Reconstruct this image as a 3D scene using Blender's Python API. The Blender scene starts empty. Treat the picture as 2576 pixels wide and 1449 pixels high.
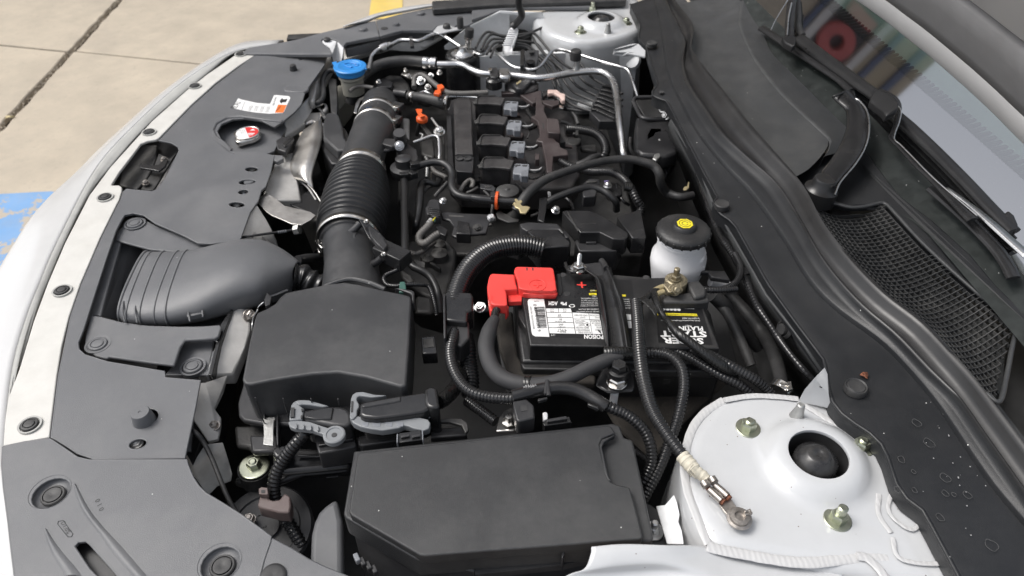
import bpy, bmesh, math, random
from mathutils import Vector, Matrix
random.seed(7)
SC = bpy.context.scene
COL = SC.collection
# ---------------------------------------------------------------- camera, sky, sun, exposure
FPX, PITCH, YAW, CAMH = 1850.0, math.radians(41.3), math.radians(6.0), 0.66
cam = bpy.data.cameras.new('camera'); camo = bpy.data.objects.new('camera', cam); COL.objects.link(camo)
camo.location = (0, 0, CAMH)
camo.rotation_euler = (math.pi/2 - PITCH, 0, -YAW)
cam.sensor_width = 36.0; cam.lens = 36.0*FPX/2576.0
cam.clip_start = 0.01; cam.clip_end = 500
cam.dof.use_dof = True; cam.dof.focus_distance = 0.86; cam.dof.aperture_fstop = 9.0
SC.camera = camo
W = bpy.data.worlds.new('World'); SC.world = W; W.use_nodes = True
nt = W.node_tree; nt.nodes.clear()
sky = nt.nodes.new('ShaderNodeTexSky'); sky.sky_type = 'NISHITA'; sky.sun_disc = False
SUN_EL, SUN_AZ = math.radians(58), math.radians(-75)      # azimuth measured from +Y towards +X
sky.sun_elevation = SUN_EL; sky.sun_rotation = SUN_AZ
sky.air_density = 1.0; sky.dust_density = 4.0; sky.ozone_density = 1.0
bg = nt.nodes.new('ShaderNodeBackground'); bg.inputs['Strength'].default_value = 0.15
hs = nt.nodes.new('ShaderNodeHueSaturation'); hs.inputs['Saturation'].default_value = 0.35
wo = nt.nodes.new('ShaderNodeOutputWorld')
nt.links.new(sky.outputs[0], hs.inputs['Color']); nt.links.new(hs.outputs[0], bg.inputs['Color'])
nt.links.new(bg.outputs[0], wo.inputs['Surface'])
sl = bpy.data.lights.new('sun', 'SUN'); sl.energy = 1.5; sl.angle = math.radians(28); sl.color = (1, .97, .93)
slo = bpy.data.objects.new('sun', sl); COL.objects.link(slo)
sd = Vector((math.sin(SUN_AZ)*math.cos(SUN_EL), math.cos(SUN_AZ)*math.cos(SUN_EL), math.sin(SUN_EL)))
slo.rotation_euler = sd.to_track_quat('Z', 'Y').to_euler(); slo.location = sd*20
SC.view_settings.view_transform = 'Standard'; SC.view_settings.look = 'None'
SC.view_settings.exposure = 0.35; SC.view_settings.gamma = 1.0; SC.view_settings.use_curve_mapping = False
SC.render.engine = 'CYCLES'

# ---------------------------------------------------------------- survey frames: a sight line to a mark meets its real height
FR = {'D':(0,0,1),'A':(0,0,.3472),'B':(754.7,0,.1953),'C':(1194.9,0,.1953),'T':(754.7,251.6,.1953),'E':(1194.9,251.6,.2197),
 'F':(1635,0,.369),'G':(0,471.7,.3255),'H':(0,943.3,.349),'I':(754.7,503,.1953),'J':(1132,534.6,.2821),'K':(566,911.9,.3038),
 'L':(1194.9,911.9,.3707),'M':(1823.8,471.7,.3255),'N':(1572,911.9,.3896),'Q':(1886.7,0,.2691),'R':(1446.5,0,.2441)}
CP, SP, CY, SY = math.cos(PITCH), math.sin(PITCH), math.cos(YAW), math.sin(YAW)
def P(fr, x, y, z=0.0):
    ox, oy, s = FR[fr]; R = ox+s*x-1288; U = 724.5-(oy+s*y)
    Y = FPX*CP+U*SP; Z = -FPX*SP+U*CP
    dx, dy = R*CY+Y*SY, -R*SY+Y*CY
    if callable(z):
        zz = 5.0
        for _ in range(12):
            t = (zz/100-CAMH)/Z; zz = .5*zz+.5*z(dx*t, dy*t)*100
        z = zz
    t = (z/100-CAMH)/Z
    return Vector((dx*t, dy*t, z/100))
def S(v):                                   # metres per survey unit at a point
    return ((v.x*SY+v.y*CY)*CP + (CAMH-v.z)*SP)/FPX
def pts(fr, s, z=0.0):
    out = []
    for q in s.split():
        a = [float(k) for k in q.split(',')]
        out.append(P(fr, a[0], a[1], a[2] if len(a) > 2 else z))
    return out
def ptw(fr, s, z=0.0, w=10):                # points + radii (widths given in the same frame)
    out, rad = [], []
    for q in s.split():
        a = [float(k) for k in q.split(',')]
        v = P(fr, a[0], a[1], a[2] if len(a) > 2 else z)
        out.append(v); rad.append((a[3] if len(a) > 3 else w)*FR[fr][2]*S(v)/2)
    return out, rad

# ---------------------------------------------------------------- materials
def mat(name, col, rough=.5, metal=0.0, grain=0.0, gscale=900, var=.12, vscale=25, spec=.5, dust=0.0, dustcol=(.35,.34,.32),
        specks=0.0, speckcol=(.6,.6,.58), coat=0.0, alpha=None, trans=0.0, ior=1.5, wave=None, aniso=0):
    m = bpy.data.materials.new(name); m.use_nodes = True; t = m.node_tree; N = t.nodes; L = t.links
    b = N['Principled BSDF']
    b.inputs['Roughness'].default_value = rough; b.inputs['Metallic'].default_value = metal
    b.inputs['Specular IOR Level'].default_value = spec; b.inputs['IOR'].default_value = ior
    b.inputs['Coat Weight'].default_value = coat; b.inputs['Coat Roughness'].default_value = .08
    b.inputs['Transmission Weight'].default_value = trans
    tc = N.new('ShaderNodeTexCoord')
    n1 = N.new('ShaderNodeTexNoise'); n1.inputs['Scale'].default_value = vscale; n1.inputs['Detail'].default_value = 6
    n1.inputs['Roughness'].default_value = .65
    L.new(tc.outputs['Object'], n1.inputs['Vector'])
    mr = N.new('ShaderNodeMapRange'); mr.inputs['From Min'].default_value = .3; mr.inputs['From Max'].default_value = .7
    mr.inputs['To Min'].default_value = 1-var; mr.inputs['To Max'].default_value = 1+var
    L.new(n1.outputs['Fac'], mr.inputs['Value'])
    mx = N.new('ShaderNodeMix'); mx.data_type = 'RGBA'; mx.blend_type = 'MULTIPLY'; mx.inputs['Factor'].default_value = 1
    mx.inputs['A'].default_value = (*col, 1); L.new(mr.outputs[0], mx.inputs['B'])
    cur = mx.outputs['Result']
    def layer(fac, c):
        nonlocal cur
        q = N.new('ShaderNodeMix'); q.data_type = 'RGBA'; L.new(fac, q.inputs['Factor']); L.new(cur, q.inputs['A'])
        q.inputs['B'].default_value = (*c, 1); cur = q.outputs['Result']
    if dust:
        n2 = N.new('ShaderNodeTexNoise'); n2.inputs['Scale'].default_value = vscale*.6; n2.inputs['Detail'].default_value = 8
        n2.inputs['Roughness'].default_value = .75; L.new(tc.outputs['Object'], n2.inputs['Vector'])
        r2 = N.new('ShaderNodeMapRange'); r2.inputs['From Min'].default_value = .45; r2.inputs['From Max'].default_value = .8
        r2.inputs['To Max'].default_value = dust; L.new(n2.outputs['Fac'], r2.inputs['Value']); layer(r2.outputs[0], dustcol)
    if specks:
        v = N.new('ShaderNodeTexVoronoi'); v.inputs['Scale'].default_value = 130; v.inputs['Randomness'].default_value = 1
        L.new(tc.outputs['Object'], v.inputs['Vector'])
        sx = N.new('ShaderNodeSeparateColor'); L.new(v.outputs['Color'], sx.inputs[0])
        k1 = N.new('ShaderNodeMath'); k1.operation = 'LESS_THAN'; k1.inputs[1].default_value = .085; L.new(v.outputs['Distance'], k1.inputs[0])
        k2 = N.new('ShaderNodeMath'); k2.operation = 'LESS_THAN'; k2.inputs[1].default_value = specks; L.new(sx.outputs[0], k2.inputs[0])
        k3 = N.new('ShaderNodeMath'); k3.operation = 'MULTIPLY'; L.new(k1.outputs[0], k3.inputs[0]); L.new(k2.outputs[0], k3.inputs[1])
        layer(k3.outputs[0], speckcol)
    L.new(cur, b.inputs['Base Color'])
    rr = N.new('ShaderNodeMapRange'); rr.inputs['From Min'].default_value = .3; rr.inputs['From Max'].default_value = .7
    rr.inputs['To Min'].default_value = max(.02, rough*.82); rr.inputs['To Max'].default_value = min(1, rough*1.2)
    L.new(n1.outputs['Fac'], rr.inputs['Value']); L.new(rr.outputs[0], b.inputs['Roughness'])
    h = None
    if grain:
        g = N.new('ShaderNodeTexNoise'); g.inputs['Scale'].default_value = gscale; g.inputs['Detail'].default_value = 2
        L.new(tc.outputs['Object'], g.inputs['Vector']); h = g.outputs['Fac']; d = grain
    if wave:
        wv = N.new('ShaderNodeTexWave'); wv.inputs['Scale'].default_value = wave; wv.inputs['Distortion'].default_value = 3
        wv.inputs['Detail'].default_value = 2; L.new(tc.outputs['Object'], wv.inputs['Vector']); h = wv.outputs['Fac']; d = .35
    if h:
        bp = N.new('ShaderNodeBump'); bp.inputs['Strength'].default_value = d; bp.inputs['Distance'].default_value = .0006
        L.new(h, bp.inputs['Height']); L.new(bp.outputs[0], b.inputs['Normal'])
    return m
M = {}
M['cover'] = mat('cover_plastic', (.118,.121,.128), .40, grain=.4, gscale=1500, var=.07, vscale=9, dust=.2, specks=.015)
M['airbox'] = mat('air_box_plastic', (.034,.035,.038), .36, grain=.6, gscale=1600, var=.16, vscale=10, dust=.14, specks=.03)
M['fuse'] = mat('fuse_box_plastic', (.025,.026,.028), .33, grain=.6, gscale=1700, var=.18, vscale=9, dust=.14, specks=.045)
M['cowl'] = mat('cowl_plastic', (.016,.017,.019), .36, spec=.4, grain=.3, gscale=1300, var=.04, dust=.03, specks=.05)
M['cowlg'] = mat('cowl_grey_plastic', (.050,.052,.054), .42, grain=.35, gscale=1300, var=.06, dust=.10, specks=.02)
M['black'] = mat('black_plastic', (.028,.028,.030), .34, grain=.25, gscale=900, var=.2, dust=.08)
M['gloss'] = mat('glossy_black_plastic', (.017,.017,.018), .22, var=.2, dust=.05)
M['conduit'] = mat('conduit_plastic', (.016,.016,.017), .17, var=.15, dust=.03)
M['conduitg'] = mat('worn_grey_conduit', (.10,.095,.09), .5, var=.2, dust=.3)
M['rubber'] = mat('rubber', (.028,.028,.029), .5, grain=.2, gscale=700, var=.15, dust=.18)
M['seal'] = mat('rubber_seal', (.018,.018,.019), .33, var=.05, dust=.04)
M['dark'] = mat('dark_bay_metal', (.036,.036,.037), .6, var=.5, vscale=12)
M['cast'] = mat('cast_engine_metal', (.09,.088,.085), .55, metal=.5, grain=.6, gscale=300, var=.4, vscale=40)
M['castd'] = mat('dark_cast_metal', (.05,.049,.048), .5, metal=.4, grain=.6, gscale=300, var=.4, vscale=40)
M['white'] = mat('white_body_paint', (.53,.54,.55), .16, var=.03, coat=.9, specks=.16, speckcol=(.16,.12,.10))
M['bumper'] = mat('white_bumper_paint', (.57,.57,.565), .22, var=.02, coat=.4)
M['flange'] = mat('dusty_white_flange', (.60,.59,.555), .45, var=.05, dust=.4, dustcol=(.42,.40,.36), vscale=30)
M['groove'] = mat('grey_trim_groove', (.42,.42,.40), .6, var=.1, dust=.3)
M['apron'] = mat('pale_inner_paint', (.78,.79,.80), .35, var=.06, dust=.3, dustcol=(.25,.24,.23))
M['sealant'] = mat('white_seam_sealant', (.52,.52,.52), .35, var=.03, wave=60)
M['alu'] = mat('aluminium_pipe', (.62,.62,.62), .28, metal=1, var=.12, grain=.15, gscale=400)
M['aluc'] = mat('cast_aluminium', (.45,.45,.44), .5, metal=1, var=.2, grain=.5, gscale=300)
M['steel'] = mat('clamp_steel', (.66,.64,.61), .22, metal=1, var=.12)
M['zinc'] = mat('zinc_plated_steel', (.46,.48,.38), .34, metal=1, var=.15, vscale=90)
M['shield'] = mat('heat_shield_metal', (.62,.60,.57), .36, metal=1, grain=.5, gscale=250, var=.15)
M['rad'] = mat('pale_painted_metal', (.52,.51,.49), .42, metal=.3, var=.2, dust=.3, dustcol=(.35,.33,.3))
M['red'] = mat('red_plastic', (.78,.06,.05), .42, grain=.15, var=.06)
M['blue'] = mat('blue_cap_plastic', (.03,.24,.62), .35, var=.05)
M['brown'] = mat('brown_plastic', (.046,.034,.034), .45, grain=.3, gscale=900, var=.15, dust=.1)
M['tan'] = mat('dusty_brown_clip', (.14,.105,.10), .5, var=.15, dust=.2)
M['coil'] = mat('coil_plastic', (.027,.025,.026), .42, grain=.5, gscale=900, var=.15, dust=.15)
M['greyc'] = mat('grey_connector_plastic', (.20,.21,.23), .4, var=.08)
M['lever'] = mat('grey_lever_plastic', (.20,.21,.22), .42, var=.1, dust=.1)
M['orange'] = mat('orange_plastic', (.75,.11,.02), .4, var=.08)
M['rust'] = mat('rust_brown_metal', (.20,.07,.035), .7, var=.5, vscale=300)
M['tape'] = mat('cream_masking_tape', (.60,.56,.46), .65, var=.12, vscale=120, grain=.6, gscale=400)
M['tapeb'] = mat('black_electrical_tape', (.012,.012,.012), .28, var=.3, vscale=150, wave=90)
M['braid'] = mat('woven_sleeve', (.035,.035,.037), .6, var=.15, wave=260)
M['natural'] = mat('translucent_white_plastic', (.74,.74,.75), .32, var=.05, dust=.12)
M['fluidcap'] = mat('dark_cap_plastic', (.02,.02,.021), .42, grain=.8, gscale=500, var=.1, dust=.12)
M['yellow'] = mat('yellow_print', (.78,.66,.03), .45, var=.03)
M['cream'] = mat('yellow_zinc_spring_clamp', (.62,.52,.30), .38, metal=.6, var=.12)
M['terminal'] = mat('dirty_terminal_brass', (.30,.26,.18), .5, metal=.8, var=.4, vscale=120, grain=.5, gscale=400)
M['tin'] = mat('worn_tinned_metal', (.40,.37,.34), .35, metal=.9, var=.25, vscale=160)
M['printw'] = mat('white_print', (.74,.74,.73), .5, var=.02)
M['printg'] = mat('grey_print', (.38,.38,.38), .5, var=.02)
M['printk'] = mat('black_print', (.015,.015,.015), .5, var=.02)
M['printr'] = mat('red_print', (.62,.03,.03), .45, var=.02)
M['printo'] = mat('orange_print', (.75,.17,.03), .45, var=.02)
M['batt'] = mat('battery_case_plastic', (.014,.014,.015), .38, grain=.35, gscale=1100, var=.15, dust=.12, specks=.05)
M['bsticker'] = mat('battery_sticker', (.010,.010,.011), .3, var=.1, specks=.08)
M['grille'] = mat('cowl_grille_plastic', (.040,.041,.042), .42, var=.12, dust=.25)
M['purple'] = mat('lilac_tape', (.30,.24,.50), .5, var=.2)
M['green'] = mat('green_clip_plastic', (.035,.10,.08), .45, var=.1)
M['pink'] = mat('pink_cream_foam', (.60,.45,.40), .6, var=.15)
M['felt'] = mat('brown_felt_liner', (.030,.026,.022), .95, grain=.9, gscale=500, var=.4, vscale=60)
M['hood'] = mat('hood_inner_paint', (.62,.62,.62), .35, var=.02)
M['hoodgrey'] = mat('hood_grey_panel', (.24,.24,.245), .85, var=.08, grain=.4, gscale=500)

# ---------------------------------------------------------------- objects
ORG = {}
def thing(name, label, cat, loc, group=None):
    o = bpy.data.objects.new(name, None); COL.objects.link(o); o.location = loc; o.empty_display_size = .02
    o['label'] = label; o['category'] = cat
    if group: o['group'] = group
    ORG[o.name] = Vector(loc); return o
def smooth_pts(p, r=None, n=8):
    if len(p) < 3: return list(p), (list(r) if r else None)
    out, ro = [], []
    for i in range(len(p)-1):
        p0 = p[max(i-1,0)]; p1 = p[i]; p2 = p[i+1]; p3 = p[min(i+2,len(p)-1)]
        if i == 0: p0 = p1*2-p2
        if i == len(p)-2: p3 = p2*2-p1
        for k in range(n):
            t = k/n
            out.append(.5*((2*p1)+(p2-p0)*t+(2*p0-5*p1+4*p2-p3)*t*t+(3*p1-p0-3*p2+p3)*t**3))
            if r: ro.append(r[i]*(1-t)+r[i+1]*t)
    out.append(p[-1].copy())
    if r: ro.append(r[-1])
    return out, (ro if r else None)
def resample(p, n=None, step=None, r=None):
    L = [0]
    for a, b in zip(p, p[1:]): L.append(L[-1]+(b-a).length)
    if n is None: n = max(2, int(L[-1]/step)+1)
    out, ro, j = [], [], 0
    for i in range(n):
        s = L[-1]*i/(n-1)
        while j < len(p)-2 and L[j+1] < s: j += 1
        d = L[j+1]-L[j]; t = 0 if d < 1e-9 else min(1, (s-L[j])/d)
        out.append(p[j].lerp(p[j+1], t))
        if r: ro.append(r[j]*(1-t)+r[j+1]*t)
    return (out, ro) if r else out
class MB:
    def __init__(s): s.v = []; s.f = []
    def add(s, v, f):
        o = len(s.v); s.v += [Vector(q) for q in v]; s.f += [tuple(i+o for i in q) for q in f]; return s
    def sweep(s, path, rad, seg=12, cap=True, flat=1.0, up=None):
        n = len(path); T = []
        for i in range(n):
            d = path[min(i+1,n-1)]-path[max(i-1,0)]
            T.append(d.normalized() if d.length > 1e-9 else Vector((0,1,0)))
        a = Vector((0,0,1)) if abs(T[0].z) < .95 else Vector((1,0,0))
        if up: a = Vector(up)
        nrm = (a-T[0]*a.dot(T[0])).normalized(); v = []
        for i in range(n):
            if i: nrm = (nrm-T[i]*nrm.dot(T[i]));
            if up: nrm = a-T[i]*a.dot(T[i])
            if nrm.length < 1e-6: nrm = T[i].orthogonal()
            nrm.normalize(); b = T[i].cross(nrm)
            for k in range(seg):
                w = 2*math.pi*k/seg; v.append(path[i]+(nrm*math.cos(w)*flat+b*math.sin(w))*rad[i])
        f = [(i*seg+k, i*seg+(k+1)%seg, (i+1)*seg+(k+1)%seg, (i+1)*seg+k) for i in range(n-1) for k in range(seg)]
        if cap: f += [tuple(range(seg-1,-1,-1)), tuple(range((n-1)*seg, n*seg))]
        return s.add(v, f)
    def prism(s, poly, h, inset=0):
        n = len(poly); h = h/100
        bot = [Vector((p.x, p.y, p.z-h)) for p in poly]
        area = sum(poly[i].x*poly[(i+1)%n].y-poly[(i+1)%n].x*poly[i].y for i in range(n))
        f = [tuple(range(n)), tuple(range(2*n-1, n-1, -1))]+[(i, i+n, (i+1)%n+n, (i+1)%n) for i in range(n)]
        if area < 0: f = [tuple(reversed(q)) for q in f]
        return s.add(list(poly)+bot, f)
    def box(s, c, d, rz=0.0, axis=None):
        R = Matrix.Rotation(math.radians(rz), 3, 'Z') if axis is None else axis.to_track_quat('Z','Y').to_matrix()@Matrix.Rotation(math.radians(rz),3,'Z')
        x, y, z = d[0]/200, d[1]/200, d[2]/200
        v = [c+R@Vector((i*x,j*y,k*z)) for k in (-1,1) for j in (-1,1) for i in (-1,1)]
        return s.add(v, [(0,2,3,1),(4,5,7,6),(0,1,5,4),(2,6,7,3),(0,4,6,2),(1,3,7,5)])
    def lathe(s, c, prof, axis=(0,0,1), seg=24, hexa=False):
        if hexa: seg = 6
        R = Vector(axis).to_track_quat('Z','Y').to_matrix(); v = []
        for r, z in prof:
            for k in range(seg):
                w = 2*math.pi*k/seg+.3; v.append(c+R@Vector((r/100*math.cos(w), r/100*math.sin(w), z/100)))
        n = len(prof)
        f = [(i*seg+k, i*seg+(k+1)%seg, (i+1)*seg+(k+1)%seg, (i+1)*seg+k) for i in range(n-1) for k in range(seg)]
        f += [tuple(range(seg-1,-1,-1)), tuple(range((n-1)*seg, n*seg))]
        return s.add(v, f)
    def grid(s, rows):
        m = len(rows[0]); v = [p for r in rows for p in r]
        return s.add(v, [(i*m+k, i*m+k+1, (i+1)*m+k+1, (i+1)*m+k) for i in range(len(rows)-1) for k in range(m-1)])
    def bolt(s, c, d=1.3, h=.7, wd=None, axis=(0,0,1), stud=0):
        wd = wd or d*1.7; ax = Vector(axis).normalized()
        s.lathe(c, [(wd/2,-.05),(wd/2,.1),(wd/2*.95,.15),(wd/2*.9,.152),(d/2*.9,.158)], ax, 20)
        s.lathe(c+ax*.0015, [(d*.56,0),(d*.56,h*.8),(d*.47,h)], ax, hexa=True)
        s.lathe(c+ax*.0015, [(d*.33,h*.9),(d*.33,h+.05+stud),(d*.22,h+.15+stud)], ax, 14)
        return s
    def build(s, name, m, parent=None, ang=32, bevel=0, seg=2, solid=0, sub=0, kind=None, label=None, noclean=False):
        org = ORG.get(parent.name, Vector()) if parent else Vector()
        me = bpy.data.meshes.new(name); me.from_pydata([tuple(q-org) for q in s.v], [], s.f); me.update()
        if not noclean:
            b = bmesh.new(); b.from_mesh(me); bmesh.ops.recalc_face_normals(b, faces=b.faces); b.to_mesh(me); b.free()
        o = bpy.data.objects.new(name, me); COL.objects.link(o); me.materials.append(M[m] if isinstance(m, str) else m)
        for p in me.polygons: p.use_smooth = True
        if ang < 180: me.set_sharp_from_angle(angle=math.radians(ang))
        if parent: o.parent = parent
        ORG[o.name] = org
        if solid:
            k = o.modifiers.new('solid','SOLIDIFY'); k.thickness = solid/100; k.offset = -1
        if sub:
            k = o.modifiers.new('sub','SUBSURF'); k.levels = sub; k.render_levels = sub
        if bevel:
            k = o.modifiers.new('bevel','BEVEL'); k.width = bevel/100; k.segments = seg; k.limit_method = 'ANGLE'
            k.angle_limit = math.radians(28); k.harden_normals = False
            for p in me.polygons: p.use_smooth = True
            me.set_sharp_from_angle(angle=math.radians(60)) if seg < 3 else None
        if name == 'lettering': o['kind'] = 'stuff'
        if kind: o['kind'] = kind
        if label: o['label'] = label
        return o
def solo(o, label, cat, group=None):
    o['label'] = label; o['category'] = cat
    if group: o['group'] = group
    return o
def slab(name, m, parent, fr, s, z=0, h=1, bevel=.15, seg=2, **k):
    return MB().prism(pts(fr, s, z), h).build(name, m, parent, bevel=bevel, seg=seg, **k)
def tubepath(fr, s, z=0, w=10, n=8):
    p, r = ptw(fr, s, z, w); return smooth_pts(p, r, n)
def tube(name, m, parent, fr, s, z=0, w=10, seg=14, flat=1.0, **k):
    p, r = tubepath(fr, s, z, w); return MB().sweep(p, r, seg, flat=flat).build(name, m, parent, ang=60, **k)
def corrmb(p, r, pitch=.34, depth=.12, seg=14):
    q, rr = resample(p, step=pitch/400, r=r); pat = [1, 1, 1-depth, 1-depth]
    rad = [rr[i]*pat[i%4] for i in range(len(q))]
    return MB().sweep(q, rad, seg)
def corr(name, m, parent, fr, s, z=0, w=10, pitch=.36, depth=.13, seg=14, **k):
    p, r = tubepath(fr, s, z, w, 10); return corrmb(p, r, pitch, depth, seg).build(name, m, parent, ang=80, **k)
def boxo(name, m, parent, fr, x, y, z, d, rz=0, bevel=.1, axis=None, **k):
    return MB().box(P(fr, x, y, z), d, rz, axis).build(name, m, parent, bevel=bevel, **k)
def lathe(name, m, parent, fr, x, y, z, prof, axis=(0,0,1), seg=24, ang=32, **k):
    return MB().lathe(P(fr, x, y, z), prof, axis, seg).build(name, m, parent, ang=ang, **k)
def bolts(name, m, parent, fr, s, z=0, d=1.3, h=.7, wd=None, axis=(0,0,1), stud=0):
    for p in pts(fr, s, z): MB().bolt(p, d, h, wd, axis, stud).build(name, m, parent, ang=28)
def loft(rows, n=40, m=4):                 # rows: lists of points running the same way
    R = [resample(smooth_pts(r)[0], n=n) for r in rows]
    if m > 1:
        cols = [smooth_pts([r[i] for r in R], None, m)[0] for i in range(n)]
        R = [[c[j] for c in cols] for j in range(len(cols[0]))]
    return R
def dup(o, parent, off):                   # a copy of a part (mesh data shared)
    c = o.copy(); COL.objects.link(c); c.parent = parent; c.location = off; return c
def dupthing(root, off, label=None):
    c = root.copy(); COL.objects.link(c); c.location = root.location+off; ORG[c.name] = c.location.copy()
    if label: c['label'] = label
    for ch in list(root.children):
        k = ch.copy(); COL.objects.link(k); k.parent = c
        for g in list(ch.children):
            kk = g.copy(); COL.objects.link(kk); kk.parent = k
    return c
_txt = {}
def textmesh(s, bold=False):
    bold = s in ('START','SUPER','PLATINUM','POISON','AGM','Pb')
    if s in _txt: return _txt[s]
    cu = bpy.data.curves.new('t', 'FONT'); cu.body = s; cu.resolution_u = 2
    if bold: cu.offset = .035
    o = bpy.data.objects.new('t', cu); COL.objects.link(o)
    dg = bpy.context.evaluated_depsgraph_get(); me = o.evaluated_get(dg).to_mesh()
    v = [q.co.copy() for q in me.vertices]; f = [tuple(p.vertices) for p in me.polygons]
    o.evaluated_get(dg).to_mesh_clear(); bpy.data.objects.remove(o); bpy.data.curves.remove(cu)
    xs = [q.x for q in v] or [0]; ys = [q.y for q in v] or [0]
    w = max(xs)-min(xs); x0 = min(xs)
    _txt[s] = ([Vector((q.x-x0, q.y, 0)) for q in v], f, w, max(ys)-min(0,min(ys)), s); return _txt[s]
def textto(mb, s, a, b, h, bold=False, up=None):
    """lettering whose baseline runs from a to b, capital height h cm"""
    v, f, w, hh, _ = textmesh(s, bold)
    ex = (b-a); L = ex.length; ex = ex/L; ez = Vector((0,0,1)) if up is None else up
    ey = ez.cross(ex).normalized(); kx = L/max(w,1e-6); ky = h/100/.7
    mb.add([a+ex*q.x*kx+ey*q.y*ky for q in v], f)
def disc(mb, c, r, n=16): mb.add([c]+[c+Vector((r/100*math.cos(2*math.pi*k/n), r/100*math.sin(2*math.pi*k/n),0)) for k in range(n)], [(0,k+1,(k+1)%n+1) for k in range(n)])
# ================================================================ GROUND
def ground_mat():
    m = mat('concrete', (.47,.41,.325), .85, var=.13, vscale=5, grain=.5, gscale=220, dust=.4, dustcol=(.34,.30,.25), specks=.0)
    t = m.node_tree; N = t.nodes; L = t.links; b = N['Principled BSDF']; tc = next(n for n in N if n.type == 'TEX_COORD')
    cur = b.inputs['Base Color'].links[0].from_socket
    for sc, lo, hi, am, c in ((38, .55, .75, .55, (.33,.29,.24)), (3.1, .52, .7, .35, (.36,.32,.265)), (170, .6, .75, .5, (.55,.5,.43))):
        n = N.new('ShaderNodeTexNoise'); n.inputs['Scale'].default_value = sc; n.inputs['Detail'].default_value = 8; n.inputs['Roughness'].default_value = .7
        L.new(tc.outputs['Object'], n.inputs['Vector'])
        r = N.new('ShaderNodeMapRange'); r.inputs['From Min'].default_value = lo; r.inputs['From Max'].default_value = hi; r.inputs['To Max'].default_value = am
        L.new(n.outputs['Fac'], r.inputs['Value']); q = N.new('ShaderNodeMix'); q.data_type = 'RGBA'
        L.new(r.outputs[0], q.inputs['Factor']); L.new(cur, q.inputs['A']); q.inputs['B'].default_value = (*c, 1); cur = q.outputs['Result']
    L.new(cur, b.inputs['Base Color']); return m
M['concrete'] = ground_mat()
def paint_mat(name, col, wear):
    m = mat(name, col, .7, var=.08, vscale=8, dust=.35, dustcol=(.42,.40,.36))
    t = m.node_tree; N = t.nodes; L = t.links; b = N['Principled BSDF']; tc = next(n for n in N if n.type == 'TEX_COORD')
    cur = b.inputs['Base Color'].links[0].from_socket
    n = N.new('ShaderNodeTexNoise'); n.inputs['Scale'].default_value = 7; n.inputs['Detail'].default_value = 9; n.inputs['Roughness'].default_value = .7
    L.new(tc.outputs['Object'], n.inputs['Vector'])
    r = N.new('ShaderNodeMapRange'); r.inputs['From Min'].default_value = wear; r.inputs['From Max'].default_value = wear+.02
    L.new(n.outputs['Fac'], r.inputs['Value']); q = N.new('ShaderNodeMix'); q.data_type = 'RGBA'
    L.new(r.outputs[0], q.inputs['Factor']); L.new(cur, q.inputs['A']); q.inputs['B'].default_value = (.44,.39,.32,1)
    L.new(q.outputs['Result'], b.inputs['Base Color']); return m
M['bluepaint'] = paint_mat('worn_blue_paint', (.17,.34,.60), .525)
M['yellowpaint'] = paint_mat('worn_yellow_paint', (.72,.53,.14), .6)
M['dampr'] = mat('dull_grey_rubber', (.022,.022,.023), .25, var=.2, dust=.2)
M['joint'] = mat('joint_debris', (.20,.165,.135), .95, var=.6, vscale=60, grain=1, gscale=200, dust=.6, dustcol=(.3,.27,.23))
GZ = -.88
g = MB().add([(-90,-90,GZ-.035),(90,-90,GZ-.035),(90,90,GZ-.035),(-90,90,GZ-.035)], [(0,1,2,3)]).build('ground','joint'); g['kind'] = 'structure'
def j1(y): return -1.8224+.044*(y-3.763)
def j2(x): return 3.763-.33*(x+1.822)
def slabpoly(q): return MB().prism([Vector((x,y,GZ)) for x, y in q], 3).build('concrete_slab','concrete',g,bevel=.6,seg=2)
def rough_edge(a, b, amp, n=60):
    return [(a[0]+(b[0]-a[0])*i/n+random.uniform(-amp,amp), a[1]+(b[1]-a[1])*i/n+random.uniform(-amp,amp)) for i in range(n+1)]
w1, w2 = .017, .007
e = lambda y, s: (j1(y)+s*w1, y)
slabpoly(rough_edge((j1(7)+w1,7), (j1(3.8)+w1, j2(j1(3.8))+w2), .006)+[(20,j2(20)+w2),(20,7)])
slabpoly(rough_edge((j1(3.75)+w1, j2(j1(3.75))-w2), (j1(.5)+w1,.5), .006)+[(2,.5),(2,j2(2)-w2)])
slabpoly(rough_edge((j1(7)-w1,7), (j1(3.8)-w1, j2(j1(3.8))+w2), .006)+[(-20,j2(-20)+w2),(-20,7)])
slabpoly(rough_edge((j1(3.75)-w1, j2(j1(3.75))-w2), (j1(-2)-w1,-2), .006)+[(-20,-2),(-20,j2(-20)-w2)])
slabpoly([(-20,7.03),(20,7.03),(60,60),(-60,60)])
gm = MB()
for i in range(900):
    y = random.uniform(1.8,6.5); c = Vector((j1(y)+random.gauss(0,.010), y, GZ-.012+random.uniform(0,.012))); r = random.uniform(.0015,.006)
    q = [c+Vector((r*math.cos(a+i),r*math.sin(a+i)*random.uniform(.5,1),0)) for a in (0,1.57,3.14,4.71)]
    gm.add(q+[c+Vector((0,0,r))],[(0,1,4),(1,2,4),(2,3,4),(3,0,4)])
gr0 = gm.build('grit','concrete',None,ang=20,noclean=True); gr0['kind'] = 'stuff'
bp = MB().add([(x,y,GZ+.004) for x, y in ((-5,2.475),(-1.2,2.46),(-1.2,1.2),(-5,1.2))], [(0,1,2,3)]).build('painted_marking','bluepaint'); bp['kind'] = 'structure'
yp = MB().add([(x,y,GZ+.004) for x, y in ((-.36,4.02),(-.18,4.0),(-.16,6.5),(-.33,6.5))], [(0,1,2,3)]).build('painted_marking','yellowpaint'); yp['kind'] = 'structure'
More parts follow.
